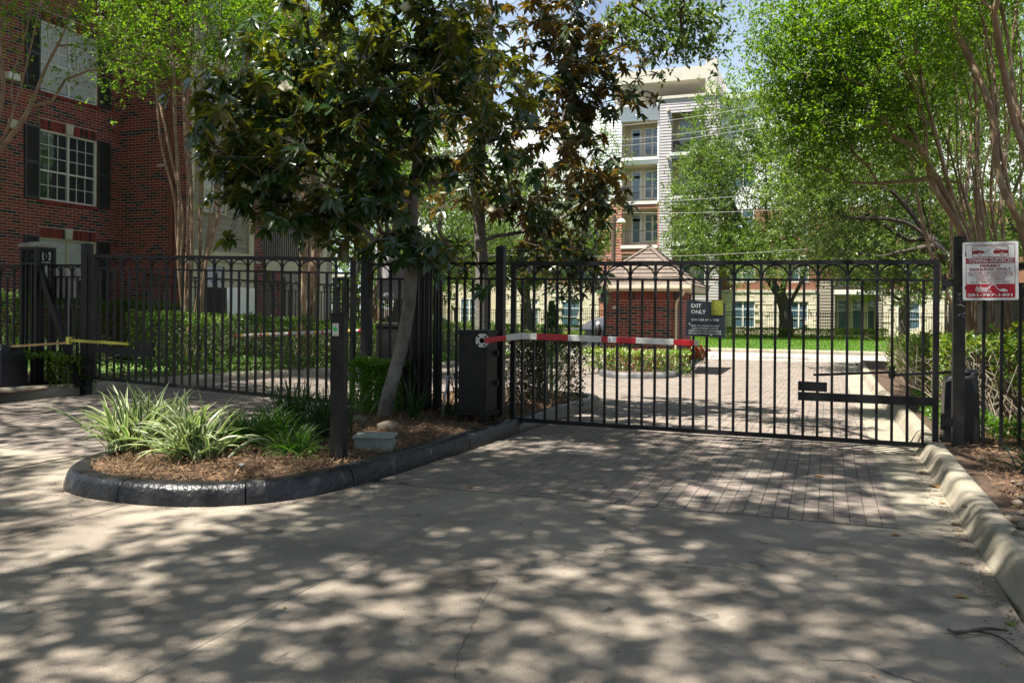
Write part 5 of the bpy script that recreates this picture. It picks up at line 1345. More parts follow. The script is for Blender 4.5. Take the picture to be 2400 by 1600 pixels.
# --- cars
def car(label, pos, rz):
    t = thing('parked_car', label, 'car', pos)
    prof = [(-2.25, .45), (-2.28, .70), (-2.15, .92), (-1.75, .98), (-1.2, 1.36), (-.4, 1.45), (.35, 1.40), (1.05, 1.0), (1.9, .88), (2.2, .72), (2.28, .45), (2.2, .28), (-2.15, .28)]
    roofw = {4: .55, 5: .56, 6: .56}
    V = []; n = len(prof)
    for s_ in (-1, 1):
        for i, (x, z) in enumerate(prof):
            w = .66 if i in roofw else (.86 if 2 < i < 9 else .88); V.append((x, s_ * w, z))
    inner = MB(); F4 = [[i, (i + 1) % n, n + (i + 1) % n, n + i] for i in range(n)]
    me = bpy.data.meshes.new('body'); me.from_pydata(V, [], F4 + [list(range(n))[::-1], list(range(n, 2 * n))]); me.materials.append(m_car); me.update()
    o = link('body', me, t, loc=t.location); bv = o.modifiers.new('b', 'BEVEL'); bv.width = .06; bv.segments = 3
    def part(name, V_, F_, m):
        me = bpy.data.meshes.new(name); me.from_pydata(V_, [], F_); me.materials.append(m); return link(name, me, t, loc=t.location)
    for s_ in (-1, 1):
        for nm, q in (('side_window', [(-1.05, 1.0), (-.98, 1.30), (-.1, 1.38), (-.1, 1.0)]), ('side_window', [(0, 1.0), (0, 1.38), (.33, 1.33), (.9, 1.02)])):
            part(nm, [(x, s_ * (.885 if z < 1.1 else .70), z) for x, z in q], [[0, 1, 2, 3]], glass)
    part('rear_window', [(-1.72, -.62, 1.01), (-1.72, .62, 1.01), (-1.22, .52, 1.36), (-1.22, -.52, 1.36)], [[0, 1, 2, 3]], glass)
    part('windscreen', [(1.02, -.68, 1.04), (1.02, .68, 1.04), (.38, .56, 1.40), (.38, -.56, 1.40)], [[0, 1, 2, 3]], glass)
    for s_ in (-1, 1):
        b = MB(); b.box((-2.24, s_ * .62, .80), (.08, .34, .12)); o = b.build('tail_light', m_tail); o.parent = t; BASE[o.name] = BASE[t.name]
        b = MB(); b.box((2.20, s_ * .6, .66), (.10, .34, .12)); o = b.build('headlight', whitef); o.parent = t; BASE[o.name] = BASE[t.name]
        for x in (-1.4, 1.42):
            w = MB().lathe((0, 0, 0), [(.2, -.1), (.31, -.1), (.33, -.06), (.33, .06), (.31, .1), (.2, .1)], 20).mesh('wheel', [m_tyre], smooth=True)
            o = bpy.data.objects.new('wheel', w); COL.objects.link(o); o.parent = t; o.location = (x, s_ * .80, .33); o.rotation_euler = (math.pi / 2, 0, 0)
            w2 = MB().lathe((0, 0, 0), [(0, -.07), (.18, -.08), (.205, -.1), (.205, .1), (.18, .08), (0, .07)], 14).mesh('rim', [m_rim])
            o2 = bpy.data.objects.new('rim', w2); COL.objects.link(o2); o2.parent = o
    t.rotation_euler[2] = rz
    return t
p = onG(1440, 803); car('dark car parked behind the guardhouse, only its end showing', (-7.25, 32.5, -.3), R(0))
car('dark car parked in the yard behind the far iron fence', (at(965, 750, 33)[0], at(965, 750, 33)[1] + 1, -.25), R(0))
lp = at(1402, 770, 25.5); t = thing('lantern_post', 'small black cast iron lantern beside the guardhouse corner', 'lantern', (lp[0], lp[1], -.3))
MB().lathe((lp[0], lp[1], -.3), [(.0, 0), (.09, 0), (.09, .1), (.05, .14), (.04, .6), (.07, .66), (.07, .7), (.04, .74), (.09, .9), (.11, 1.05), (.08, 1.2), (.02, 1.25), (0, 1.27)], 14).build('post', blackw, t, smooth=True)
MB().lathe((lp[0], lp[1], .86), [(0, 0), (.06, 0), (.07, .12), (.03, .18), (0, .2)], 10).build('lamp_glass', m_grey, t, smooth=True)

# ------------------------------------------------------------------ trees
def tree_thing(name, label, base, group=None): return thing(name, label, 'tree', tuple(base), group)
def A_(px, py, d): return at(px, py, d)
def px_ell(px, py, d, rx, ry, rd, n, shell=.3):
    """attractors in an ellipsoid: centre on pixel px,py at depth d, half sizes in metres"""
    c = at(px, py, d); v = rand_dirs(n); u = shell + (1 - shell) * rng.random(n) ** (1 / 3)
    v = v * u[:, None]
    return c + RIGHT * (v[:, 0] * rx)[:, None] + FWD * (v[:, 1] * rd)[:, None] + UP * (v[:, 2] * ry)[:, None]

# --- magnolias
def whorls(P, par, tips, extra, n_leaf, ls):
    """rosettes of large leaves at shoot ends; older ones hang, young ones stand up"""
    c = P[tips]; d0 = unit(c - P[par[tips]] + 1e-6)
    c = np.concatenate([c] + [c + rng.normal(0, .17, c.shape) for _ in range(extra)]); d0 = np.tile(d0, (extra + 1, 1))
    ax = unit(d0 * .5 + rand_dirs(len(c)) * .5 + [0, 0, .55]); n = len(c)
    ref = rand_dirs(n); s = unit(np.cross(ax, ref)); t = np.cross(ax, s)
    k = n_leaf; ang = (np.arange(k)[None] * 2.4 + rng.random((n, 1)) * 6.28); el = rng.uniform(-.35, .55, (n, k))
    D = ax[:, None] * np.sin(el)[..., None] + (s[:, None] * np.cos(ang)[..., None] + t[:, None] * np.sin(ang)[..., None]) * np.cos(el)[..., None]
    D[..., 2] -= .30
    Pp = np.repeat(c[:, None], k, 1) - ax[:, None] * rng.uniform(0, .06, (n, k))[..., None]
    Nn = np.repeat(ax[:, None], k, 1) + rng.normal(0, .25, (n, k, 3))
    D = unit(D.reshape(-1, 3)); Pp = Pp.reshape(-1, 3); Nn = unit(Nn.reshape(-1, 3))
    Lf = ls * rng.uniform(.7, 1.2, n * k)
    # young leaves, upright
    m = rng.random(n) < .45; cy = c[m]; ay = ax[m]; k2 = 3
    Dy = unit(np.repeat(ay[:, None], k2, 1) + rng.normal(0, .38, (len(cy), k2, 3))).reshape(-1, 3)
    Py = np.repeat(cy[:, None], k2, 1).reshape(-1, 3); Ny = rand_dirs(len(Py)); Ly = ls * rng.uniform(.5, .85, len(Py))
    return c, ax, (Pp, D, Nn, Lf), (Py, Dy, Ny, Ly)
def magnolia(label, stems, attr, Rr, extra, nl, ls, flowers, pick=300, lm=None):
    lm = lm or l_magn
    attr = np.concatenate([attr, attr + rng.normal(0, .16, attr.shape)])[rng.random(len(attr) * 2) < .85]
    t = tree_thing('magnolia_tree', label, stems[0][0])
    P, par, r, tips, w = grow(stems, attr, bf=.25, seg=.28, jit=.02, minlen=1.3, Rroot=Rr, rtip=.0045)
    tree_mesh('trunk', P, par, r, [bark_mag], t, 9)
    c, ax, old, yng = whorls(P, par, tips, extra, nl, ls)
    # little shoots joining side rosettes to the branch
    tw = MB(); n0 = len(tips)
    for i in range(n0, len(c)):
        a = P[tips[(i) % n0]]; tw.tube([a, (a + c[i]) / 2 - [0, 0, .01], c[i]], [.006, .005, .004], 4, caps=False)
    tag(tw.build('shoots', bark_mag, t), kind='stuff')
    Pp, D, Nn, Lf = old
    x, y, z = proj(Pp + D * Lf[:, None] * .5); ok = (z > 1) & (x > 10) & (x < 2390) & (y > 10) & (y < 700)
    sc = np.where(ok, z, 1e3); pk = np.argsort(sc)[:pick]; base = BASE[t.name]
    for i in pk:
        V, t3, q4 = leaf_full(np.zeros((1, 3)), D[i:i + 1], Nn[i:i + 1], Lf[i], Lf[i] * .42)
        link('leaf', mesh_arrays('leaf', V, [t3, q4], [lm], None, True), t, loc=Pp[i])
    rs = np.setdiff1d(np.arange(len(Pp)), pk)
    leaves_obj('foliage', Pp[rs], D[rs], Nn[rs], Lf[rs], Lf[rs] * .42, [lm], None, t, True, 'stuff')
    leaves_obj('young_foliage', *yng[:3], yng[3], yng[3] * .36, [l_magy], None, t, True, 'stuff', .02)
    for (fx, fy, fd, s_, opening) in flowers:
        p = at(fx, fy, fd); i = np.argmin(np.linalg.norm(c - p, axis=1)); p = p * .7 + c[i] * .3 if np.linalg.norm(c[i] - p) < .5 else p
        n = 8; a = np.arange(n) * 2.4; e = np.where(np.arange(n) < 5, opening, 1.1)
        D_ = np.stack([np.cos(a) * np.cos(e), np.sin(a) * np.cos(e), np.sin(e)], 1); N_ = np.tile([0, 0, 1.0], (n, 1)) - D_ * .3
        V, t3, q4 = leaf_full(np.tile(p, (n, 1)), D_, N_, np.full(n, s_ * .85), np.full(n, s_ * .95), -.35)
        o = link('flower', mesh_arrays('flower', V - p, [t3, q4], [petalw], None, True), t, loc=p)
    return P, tips
tr = [onG(900, 984, .11), A_(913, 915, 9.8), A_(932, 848, 9.95), A_(950, 770, 10.0), A_(962, 680, 9.95), A_(964, 560, 9.9), A_(972, 420, 9.85), A_(984, 280, 9.85), A_(990, 120, 9.8), A_(985, -60, 9.8), A_(990, -280, 9.8)]
at1 = np.concatenate([px_ell(760, 320, 9.6, 1.25, .95, 1.0, 50, .25), px_ell(640, 300, 9.3, .8, .8, .8, 36, .2), px_ell(900, 130, 9.4, 1.4, .85, 1.2, 62, .1), px_ell(1080, 220, 9.6, .8, 1.0, 1.0, 26, .1),
    px_ell(850, 510, 9.6, .75, .28, .6, 13, .1), px_ell(600, 440, 9.3, .4, .25, .5, 9), px_ell(900, -260, 9.6, 1.7, 1.3, 1.6, 30, .3), px_ell(1010, 590, 9.6, .3, .2, .3, 4)])
magnolia('magnolia with a leaning grey trunk and large glossy leaves, in the island', [tr], at1, .078, 2, 10, .16, [(670, 216, 8.8, .11, .25), (857, 372, 8.8, .055, 1.2), (945, 32, 8.8, .10, .3), (1010, 250, 8.9, .05, 1.3), (848, 90, 8.9, .04, 1.2)])
tr = [onG(1132, 850, .1) * 0 + np.array([at(1130, 900, 12.3)[0], at(1130, 900, 12.3)[1], .0]), A_(1130, 760, 12.3), A_(1130, 640, 12.3), A_(1124, 520, 12.3), A_(1120, 420, 12.3), A_(1135, 260, 12.2), A_(1150, 100, 12.2), A_(1150, -100, 12.2), A_(1160, -350, 12.2)]
at2 = np.concatenate([px_ell(1260, 130, 12.0, 1.2, 1.1, 1.3, 50, .3), px_ell(1400, 90, 11.8, .85, .7, .9, 27, .2), px_ell(1290, 420, 12.0, .8, .8, 1.0, 28, .3), px_ell(1400, 440, 11.6, .35, .35, .5, 9, .1), px_ell(1300, 575, 11.8, .55, .33, .6, 10, .1), px_ell(1350, 655, 11.4, .5, .12, .3, 6, .1),
    px_ell(1180, -250, 12.0, 1.9, 1.5, 1.8, 34, .3), px_ell(1090, 330, 12.3, .6, 1.3, .9, 26, .2), px_ell(1450, 225, 11.7, .35, .15, .4, 6)])
magnolia('second magnolia with an upright dark trunk and rusty leaf backs, behind the barrier cabinet', [tr], at2, .10, 2, 9, .15, [(1158, 512, 11.6, .11, .3), (1078, 322, 11.5, .10, .4), (1000, 545, 11.5, .09, .4), (1225, 108, 11.5, .06, .9)], lm=l_magr)

# --- crape myrtles: vase of many smooth stems
def myrtle(label, stems, attr, Rr, leaf, ntw=4, nl=9, tl=.42, ls=.05, bf=.35, pink=0, rt=.0035, name='crape_myrtle', mats=None, n=7):
    t = tree_thing(name, label, stems[0][0], None)
    attr = np.concatenate([attr, attr + rng.normal(0, .22, attr.shape)])
    P, par, r, tips, w = grow(stems, attr, bf=bf, seg=.35, jit=.02, minlen=1.6, Rroot=Rr, rtip=rt)
    tree_mesh('trunk', P, par, r, [bark_myrtle], t, n)
    q, D, Nn, L, W = twig_leaves(P, par, tips, int(ntw * 1.5), tl, int(nl * 1.5), ls * 1.15, asp=.55)
    leaves_obj('crown', q, D, Nn, L, W, mats or [l_myrtle, l_hedge], [.8, .2], t, False, 'stuff')
    if pink:
        i = rng.choice(tips, pink); pc = P[i] + rng.normal(0, .12, (pink, 3)); pp = np.repeat(pc, 22, 0) + rng.normal(0, .05, (pink * 22, 3))
        leaves_obj('blossom', pp, rand_dirs(len(pp)), rand_dirs(len(pp)), .035, .03, [petalp], None, t, False, 'stuff')
    return P, tips
def fan(base, tops, bend=.3, wig=.07):
    """stems from a common base to given tops, bowing outwards"""
    out = []
    for i, tp in enumerate(tops):
        b0 = base + np.array([rng.normal(0, .10), rng.normal(0, .10), -.05 if i else -.1])
        if i == 0: b0 = base
        d = tp - b0; h = d.copy(); h[2] = 0; pts = [b0]
        for t_ in (.12, .28, .45, .62, .8, 1.0):
            pts.append(b0 + np.array([0, 0, d[2] * t_]) + h * (t_ ** (1 + bend)) + (rng.normal(0, wig, 3) * [1, 1, 0] if t_ < 1 else 0))
        out.append(pts)
    return out
def gpt(px, py, d): p = at(px, py, d); return np.array([p[0], p[1], float(gz(p[0], p[1]))])
# L1 in front of the brick corner
D1 = 17.0; b1 = gpt(455, 740, D1)
tops = [A_(x, y, D1 + rng.normal(0, .5)) for x, y in ((335, 60), (365, 200), (395, -60), (420, 20), (440, -120), (455, 40), (478, -80), (497, 30), (520, -40), (545, 60), (575, 120), (600, 40), (430, -200), (500, -200))]
at_ = np.concatenate([px_ell(470, 10, D1, 1.9, 1.5, 1.4, 90, .2), px_ell(370, 60, D1 - .3, .9, .75, .9, 16, .2), px_ell(330, 165, D1 - .5, .55, .3, .5, 5, .2), px_ell(590, 60, D1, .7, .8, .9, 18, .2), px_ell(460, -300, D1, 2.2, 1.5, 2.0, 60, .3)])
myrtle('crape myrtle with a fan of bare stems in front of the brick corner', fan(b1, tops), at_, .045, None, 5, 10, .45, .055, pink=6)
# L2
D2 = 19.5; b2_ = gpt(715, 760, D2)
tops = [A_(x, y, D2 + rng.normal(0, .5)) for x, y in ((645, 430), (668, 200), (690, 120), (712, 60), (735, 100), (755, 200), (780, 300), (805, 330), (830, 420), (700, -50), (760, -20))]
at_ = np.concatenate([px_ell(720, 60, D2, 2.0, 2.2, 1.7, 70, .2), px_ell(720, -280, D2, 2.2, 1.5, 2, 40, .3), px_ell(840, 300, D2, .8, .9, .9, 20)])
myrtle('crape myrtle with thick clustered trunks behind the hedge, beside the brick column', fan(b2_, tops, .25), at_, .075, None, 5, 9, .5, .065, pink=3)
# L3
D3 = 25.0; b3 = gpt(880, 760, D3)
tops = [A_(x, y, D3 + rng.normal(0, .6)) for x, y in ((838, 420), (862, 300), (885, 350), (912, 300), (938, 420), (985, 500), (900, 150))]
at_ = np.concatenate([px_ell(900, 300, D3, 2.4, 2.2, 2, 60, .2), px_ell(980, 420, D3, 1.4, 1.2, 1.2, 24), px_ell(860, 100, D3, 2.5, 2.2, 2, 40, .3)])
myrtle('crape myrtle farthest along the left lane, orange brown stems', fan(b3, tops, .3), at_, .09, None, 5, 8, .6, .085)
# L4 at the left frame edge
D4 = 12.6; b4 = gpt(-75, 860, D4)
tops = [A_(x, y, D4 + rng.normal(0, .35)) for x, y in ((-30, 60), (15, 0), (62, 30), (100, -20), (160, 70), (190, -30), (-60, -100), (20, -200))]
st4 = [[b4, A_(-68, 640, D4), A_(-40, 430, D4), A_(0, 340, D4), A_(38, 240, D4), A_(70, 120, D4), A_(95, 0, D4), A_(110, -100, D4)],
       [A_(-40, 430, D4), A_(-20, 380, D4), A_(60, 270, D4), A_(105, 165, D4), A_(150, 75, D4 - .1), A_(165, 20, D4 - .1), A_(200, -40, D4 - .1)],
       [A_(-40, 430, D4), A_(-5, 280, D4), A_(8, 200, D4), A_(-2, 100, D4), A_(12, 0, D4), A_(20, -100, D4)],
       [A_(0, 340, D4), A_(30, 270, D4), A_(28, 190, D4), A_(65, 60, D4), A_(80, -40, D4)],
       [A_(105, 165, D4), A_(118, 130, D4), A_(112, 70, D4), A_(135, 0, D4)]]
at_ = np.concatenate([px_ell(150, 50, D4 - .2, .75, .42, .6, 16, .1), px_ell(260, 80, D4 - .3, .5, .35, .5, 11, .1), px_ell(175, 175, D4 - .3, .5, .07, .3, 4, .1), px_ell(255, 155, D4 - .3, .3, .1, .3, 3), px_ell(300, 110, D4, .35, .3, .4, 8), px_ell(50, -180, D4, 1.6, .9, 1.3, 50, .3), px_ell(15, 60, D4, .4, .3, .4, 6)])
myrtle('crape myrtle at the left edge, bright leaves crossing the upper window', st4, at_, .055, None, 3, 6, .36, .048, bf=.3, pink=4)
# right myrtles behind the sign
D5 = 11.6; b5 = gpt(2330, 880, D5)
tops = [A_(x, y, D5 + rng.normal(0, .5)) for x, y in ((2060, 60), (2120, -60), (2150, 120), (2180, -150), (2210, 30), (2240, -120), (2270, 20), (2300, -180), (2330, -60), (2360, -160), (2390, -20), (2420, -160), (2100, 180), (2180, 220))]
at5 = np.concatenate([px_ell(2050, 150, D5 - .3, 1.1, 1.0, 1.2, 90, .1), px_ell(1930, 170, D5 - .2, .75, .9, .9, 60, .1), px_ell(1870, 60, D5, .65, .6, .8, 36, .1), px_ell(1960, 330, D5, .6, .45, .8, 34, .1), px_ell(2120, -60, D5, 1.6, .9, 1.5, 80, .2), px_ell(2120, 330, D5 + .3, .45, .4, .6, 12, .2), px_ell(1880, 240, D5, .35, .5, .5, 14, .1), px_ell(2300, -300, D5, 2.2, 1.4, 2.0, 80, .3), px_ell(2250, 60, D5 + 1, .8, .8, .8, 16, .2), px_ell(2080, 230, D5 + .5, 1.0, .9, .8, 40, .1), px_ell(2200, 120, D5 + 1, 1.0, 1.0, .8, 26, .1)])
myrtle('crape myrtle leaning over the exit gate from the right, bright arching crown', fan(b5, tops, .35, .06), at5, .036, None, 5, 10, .36, .043, bf=.42, n=8)
D6 = 9.6; b6 = gpt(2470, 900, D6)
tops = [A_(x, y, D6 + rng.normal(0, .4)) for x, y in ((2235, 60), (2265, -80), (2290, 100), (2310, -100), (2330, 30), (2355, -80), (2375, 60), (2400, -120), (2440, -60), (2480, -100), (2280, -200))]
at6 = np.concatenate([px_ell(2330, -160, D6, 1.2, .7, 1.2, 60, .2), px_ell(2220, -30, D6, .7, .4, .8, 18, .2), px_ell(2400, -350, D6, 1.8, 1.2, 1.8, 60, .3), px_ell(2290, 30, D6 + .6, .5, .4, .5, 5)])
myrtle('crape myrtle with thick reddish trunks above the towing sign at the right edge', fan(b6, tops, .55, .05), at6, .045, None, 5, 10, .36, .043, bf=.42, n=9)
D7 = 14.5; b7 = gpt(2250, 800, D7)
tops = [A_(x, y, D7 + rng.normal(0, .5)) for x, y in ((2090, 160), (2130, 60), (2160, 200), (2190, 100), (2215, 180), (2240, 60), (2270, 160), (2300, 80), (2140, 300), (2340, 100))]
at7 = np.concatenate([px_ell(2130, 100, D7, 1.4, 1.1, 1.4, 60, .1), px_ell(2010, 250, D7, 1.0, .8, 1.0, 40, .1), px_ell(2250, 60, D7, 1.2, .8, 1.2, 20, .2), px_ell(2200, -200, D7, 2.2, 1.4, 2, 50, .3), px_ell(2330, 200, D7 + 1, 1.4, 1.6, 1.0, 50, .1)])
myrtle('crape myrtle with slender crowded stems behind the right gate post', fan(b7, tops, .35), at7, .034, None, 5, 9, .42, .05, bf=.42)

# --- live oaks
def oak(label, stems, attr, Rr, ntw=6, nl=10, tl=.9, ls=.14, mats=None, seg=.8, bf=.25, w=None, minlen=3.0, asp=.45, name='live_oak', n=8, spread=.5, dens=1.8):
    t = tree_thing(name, label, stems[0][0])
    P, par, r, tips, ww = grow(stems, attr, bf=bf, seg=seg, jit=seg * .06, minlen=minlen, Rroot=Rr, rtip=(.003 if Rr < .14 else .012 if ls > .1 else .006))
    tree_mesh('trunk', P, par, r, [bark_oak], t, n)
    q, D, Nn, L, W = twig_leaves(P, par, tips, int(ntw * dens), tl, int(nl * 1.4), ls * 1.1, asp=asp, spread=spread)
    leaves_obj('crown', q, D, Nn, L, W, mats or [l_oak], w, t, False, 'stuff')
    return P, tips
DA = 50; bA = gpt(1842, 792, DA)
sA = [[bA, A_(1842, 740, DA), A_(1832, 700, DA), A_(1808, 660, DA), A_(1790, 600, DA), A_(1740, 520, DA), A_(1700, 440, DA)], [A_(1842, 740, DA), A_(1858, 700, DA), A_(1880, 655, DA), A_(1900, 590, DA), A_(1950, 500, DA + 1), A_(1980, 420, DA + 1)], [A_(1832, 700, DA), A_(1845, 600, DA), A_(1850, 500, DA), A_(1840, 380, DA), A_(1820, 280, DA)]]
atA = np.concatenate([px_ell(1780, 470, DA, 5.2, 4.2, 5, 150, .35), px_ell(1740, 300, DA, 3.0, 2.6, 3, 60, .3), px_ell(1900, 560, DA, 5.0, 2.2, 4, 70, .3), px_ell(1640, 430, DA - 1, 1.6, 2.2, 2, 34, .2), px_ell(1700, 590, DA - 2, 3.6, 1.0, 2.5, 40, .2), px_ell(1850, 380, DA, 3.6, 3.0, 3, 60, .3), px_ell(1640, 560, DA - 2, 1.8, 1.2, 2, 16)])
oak('large live oak with a forked trunk on the lawn before the far building', sA, atA, .42, 8, 11, .85, .15, [l_oak, l_hedge], 1.0, w=[.8, .2])
DB = 50; bB = gpt(1240, 782, DB)
sB = [[bB, A_(1236, 730, DB), A_(1226, 690, DB), A_(1200, 650, DB), A_(1160, 600, DB)], [A_(1236, 730, DB), A_(1232, 680, DB), A_(1245, 640, DB), A_(1290, 580, DB), A_(1320, 520, DB)]]
atB = np.concatenate([px_ell(1230, 520, DB, 5.0, 3.2, 4, 120, .3), px_ell(1340, 560, DB - 1, 2.2, 2.0, 3, 40, .3), px_ell(1130, 600, DB, 3.2, 1.6, 3, 50, .3), px_ell(1260, 640, DB - 1, 3.0, .8, 2.5, 34, .2), px_ell(1400, 380, DB + 3, 1.5, 3, 2, 24)])
oak('live oak on the lawn left of the guardhouse, low dark fork', sB, atB, .36, 8, 11, .85, .15, [l_oak, l_hedge], 1.0, w=[.75, .25])
DC = 24; bC = gpt(2290, 820, DC)
sC = [[bC, A_(2280, 720, DC), A_(2245, 640, DC), A_(2190, 575, DC), A_(2130, 525, DC), A_(2060, 512, DC), A_(1985, 510, DC), A_(1950, 480, DC), A_(1920, 440, DC)], [A_(2245, 640, DC), A_(2180, 560, DC + .4), A_(2120, 480, DC + .4), A_(2075, 440, DC), A_(2025, 440, DC), A_(1990, 400, DC)], [A_(2190, 575, DC), A_(2110, 590, DC), A_(2060, 600, DC - .5), A_(2000, 590, DC - .5)], [A_(2280, 720, DC), A_(2300, 560, DC), A_(2280, 400, DC), A_(2250, 250, DC)]]
atC = np.concatenate([px_ell(1930, 450, DC, .6, .5, .5, 26, .1), px_ell(1985, 390, DC + .3, .5, .5, .4, 20, .1), px_ell(1985, 600, DC - .5, .5, .2, .4, 10, .1), px_ell(2010, 410, DC + 2, 2.5, 1.4, 1.7, 110, .2), px_ell(2080, 560, DC + 2.5, 2.4, 1.1, 1.5, 70, .1), px_ell(2230, 560, DC + 2, 1.2, 1.2, 1.2, 30, .1), px_ell(1990, 600, DC + .8, 1.7, .6, 1.2, 40, .1), px_ell(2120, 640, DC + .8, 1.0, .5, 1.0, 24, .1), px_ell(1880, 470, DC, 1.0, 1.1, 1.2, 30, .2), px_ell(2200, 300, DC + 1, 2.6, 2.2, 2.2, 60, .3), px_ell(2350, 450, DC + 1, 1.6, 2.2, 2, 30, .3), px_ell(1800, 640, DC + 6, 1.2, .5, 1.2, 10, .2)])
oak('live oak whose long dark limb arches left above the exit gate', sC, atC, .27, 7, 10, .55, .085, [l_oak, l_oakd], .5, minlen=4, w=[.7, .3])
DD = 21; bD = gpt(935, 780, DD)
sD = [[bD, A_(945, 730, DD), A_(985, 660, DD), A_(1030, 610, DD), A_(1060, 560, DD), A_(1090, 480, DD)], [bD + [.1, 0, .3], A_(940, 640, DD), A_(925, 590, DD), A_(905, 520, DD), A_(900, 420, DD)], [A_(985, 660, DD), A_(1060, 600, DD - .5), A_(1110, 560, DD - .5)]]
atD = np.concatenate([px_ell(1060, 460, DD, 1.8, 1.6, 1.6, 36, .2), px_ell(930, 450, DD, 1.2, 1.4, 1.4, 24, .2), px_ell(1120, 590, DD, .9, .5, .9, 12, .2)])
oak('dark live oak leaning right behind the magnolia trunk', sD, atD, .20, 5, 9, .5, .08, [l_oak, l_oakd], .5, minlen=3, w=[.6, .4])
# backdrop trees beyond the yard
bk_ = [(830, 560, 44, 6, 5, 130, 'bright leafy tree beyond the yard, left of the far building'), (1010, 520, 58, 7, 6, 130, 'pale green tree beyond the street, behind the magnolia crown'), (690, 500, 52, 6, 7, 80, 'green tree beyond the yard, seen past the house corner'), (1120, 400, 70, 8, 8, 90, 'tall tree rising behind the left wing of the far building'), (2330, 330, 34, 5, 5.5, 170, 'dense tree beyond the crowded stems at the right edge'), (2120, 620, 47, 3.2, 1.6, 50, 'low tree by the far fence at the right')]
for (x, y, d, rx, ry, n_, lab) in bk_:
    b = gpt(x, 760, d); oak(lab, [[b, b + [0, 0, 2.2], b + [.3, 0, 4.5]]], px_ell(x, y, d, rx, ry, 4, n_, .4), .3, 8, 11, 1.0, .2, [l_myrtle, l_oak], 1.2, name='shade_tree', minlen=2, n=5)
# overhead live oaks: their crowns roof the apron; one limb droops into the top of the view
ovl = [(-9.5, -3.5, 'old live oak behind the viewpoint on the left, its limbs roofing the apron'), (4.6, -3.2, 'live oak behind the viewpoint on the right, shading the kerb')]
OA = np.array([-9.5, -3.5, 0.0]); OB = np.array([4.6, -3.2, .0])
def roof_pts(x0, x1, y0, y1, z0, z1, n): return np.column_stack([rng.uniform(x0, x1, n), rng.uniform(y0, y1, n), rng.uniform(z0, z1, n)])
tw_ = np.concatenate([px_ell(1600, 50, 10.3, .36, .30, .5, 17, .05), px_ell(1500, 40, 10.5, .3, .22, .4, 9, .05), px_ell(1665, 70, 10.3, .16, .25, .3, 7, .05), px_ell(1585, 118, 10.2, .28, .08, .3, 5, .05), px_ell(1590, -120, 9.6, .6, .25, .6, 12, .1)])
sO = [[OA, OA + [.1, 0, 3.2], OA + [.4, .2, 6.4], OA + [1.6, .8, 9.5], OA + [3.0, 1.5, 12]], [OA + [.4, .2, 6.4], OA + [-.6, 1.8, 9.5], OA + [-1.5, 3.0, 12]]]
rng = np.random.default_rng(14)
def clumped(x0, x1, y0, y1, z0, z1, nc, k, s=.75):
    c_ = roof_pts(x0, x1, y0, y1, z0, z1, nc); return np.repeat(c_, k, 0) + rng.normal(0, 1, (nc * k, 3)) * [s, s, .35]
atO = np.concatenate([clumped(-15.5, -1.9, -6, 4.6, 9.5, 13.0, 54, 9, .60), clumped(-16, -8.5, 4.2, 8.6, 9.5, 12.5, 18, 8, .6), clumped(-6, -1.6, 3.5, 6.2, 10, 12, 8, 7, .55)])
OC = np.array([3.2, -1.5, 0.0])
sQ = [[OC, OC + [0, 0, 2.6], OC + [-.4, .5, 4.6], OC + [-.9, 1.6, 6.6], at(1620, -420, 8.5), at(1590, -160, 9.8)]]
oak('slender live oak whose leafy twigs droop into the sky at the top centre', sQ, tw_, .045, 6, 9, .30, .075, [l_oak, l_oakd], .35, bf=.2, minlen=4, w=[.6, .4], n=6, spread=.35, dens=1.1)
oak(ovl[0][2], sO, atO, .13, 10, 11, .62, .115, [l_oak, l_oakd], .6, bf=.2, minlen=4, w=[.6, .4], n=7, spread=.6)
sP = [[OB, OB + [0, 0, 2.5], OB + [-.6, .6, 5.0], OB + [-1.5, .8, 8.2], OB + [-2.6, 1.5, 11]], [OB + [-.6, .6, 5.0], OB + [.1, 1.5, 9.0]]]
oak(ovl[1][2], sP, clumped(-4.5, 3.8, -6, 3.8, 9.5, 13, 19, 8, .58), .10, 10, 11, .6, .115, [l_oak, l_oakd], .6, bf=.2, minlen=4, w=[.6, .4], n=6, spread=.6)

OE = np.array([-3.0, -13.0, 0.0])  # unseen oak added so less sky light fills the shade on the apron
oak('unseen live oak added behind the viewpoint in the middle, its leaves cutting sky light', [[OE, OE + [0, 0, 3], OE + [.3, 1, 6], OE + [.5, 2.5, 10]], [OE + [.3, 1, 6], OE + [-3, 0, 9]], [OE + [.3, 1, 6], OE + [3.5, 0, 9]]], roof_pts(-20, 10, -18, -5, 9, 15, 420), .4, 9, 9, .9, .16, [l_oak, l_oakd], .9, bf=.2, minlen=4, w=[.6, .4], n=6, spread=.6)
# unseen live oaks added round the viewpoint: full crowns that block sky light there
src = [o for o in COL.objects if o.get('label', '').startswith('live oak on the lawn left')][0]
for (x, y, sc_, rz_, lab) in ((-22, -10, 1.0, .5, 'added unseen oak blocking sky far behind the viewpoint on the left, full round crown'), (-10, -17, 1.1, 2.1, 'added unseen oak blocking sky far behind the viewpoint, middle left of the row'), (3, -15, 1.0, 3.9, 'added unseen oak blocking sky far behind the viewpoint, middle right of the row'), (15, -7, 1.0, 5.0, 'added unseen oak blocking sky to the right of the viewpoint, full low crown'), (-26, 3, .9, 1.2, 'added unseen oak blocking sky left of the viewpoint beyond the apron')):
    c_ = src.copy(); COL.objects.link(c_); c_.location = (x, y, -.1); c_.rotation_euler[2] = rz_; c_.scale = (sc_,) * 3; c_['label'] = lab
    for ch in src.children:
        k_ = ch.copy(); COL.objects.link(k_); k_.parent = c_

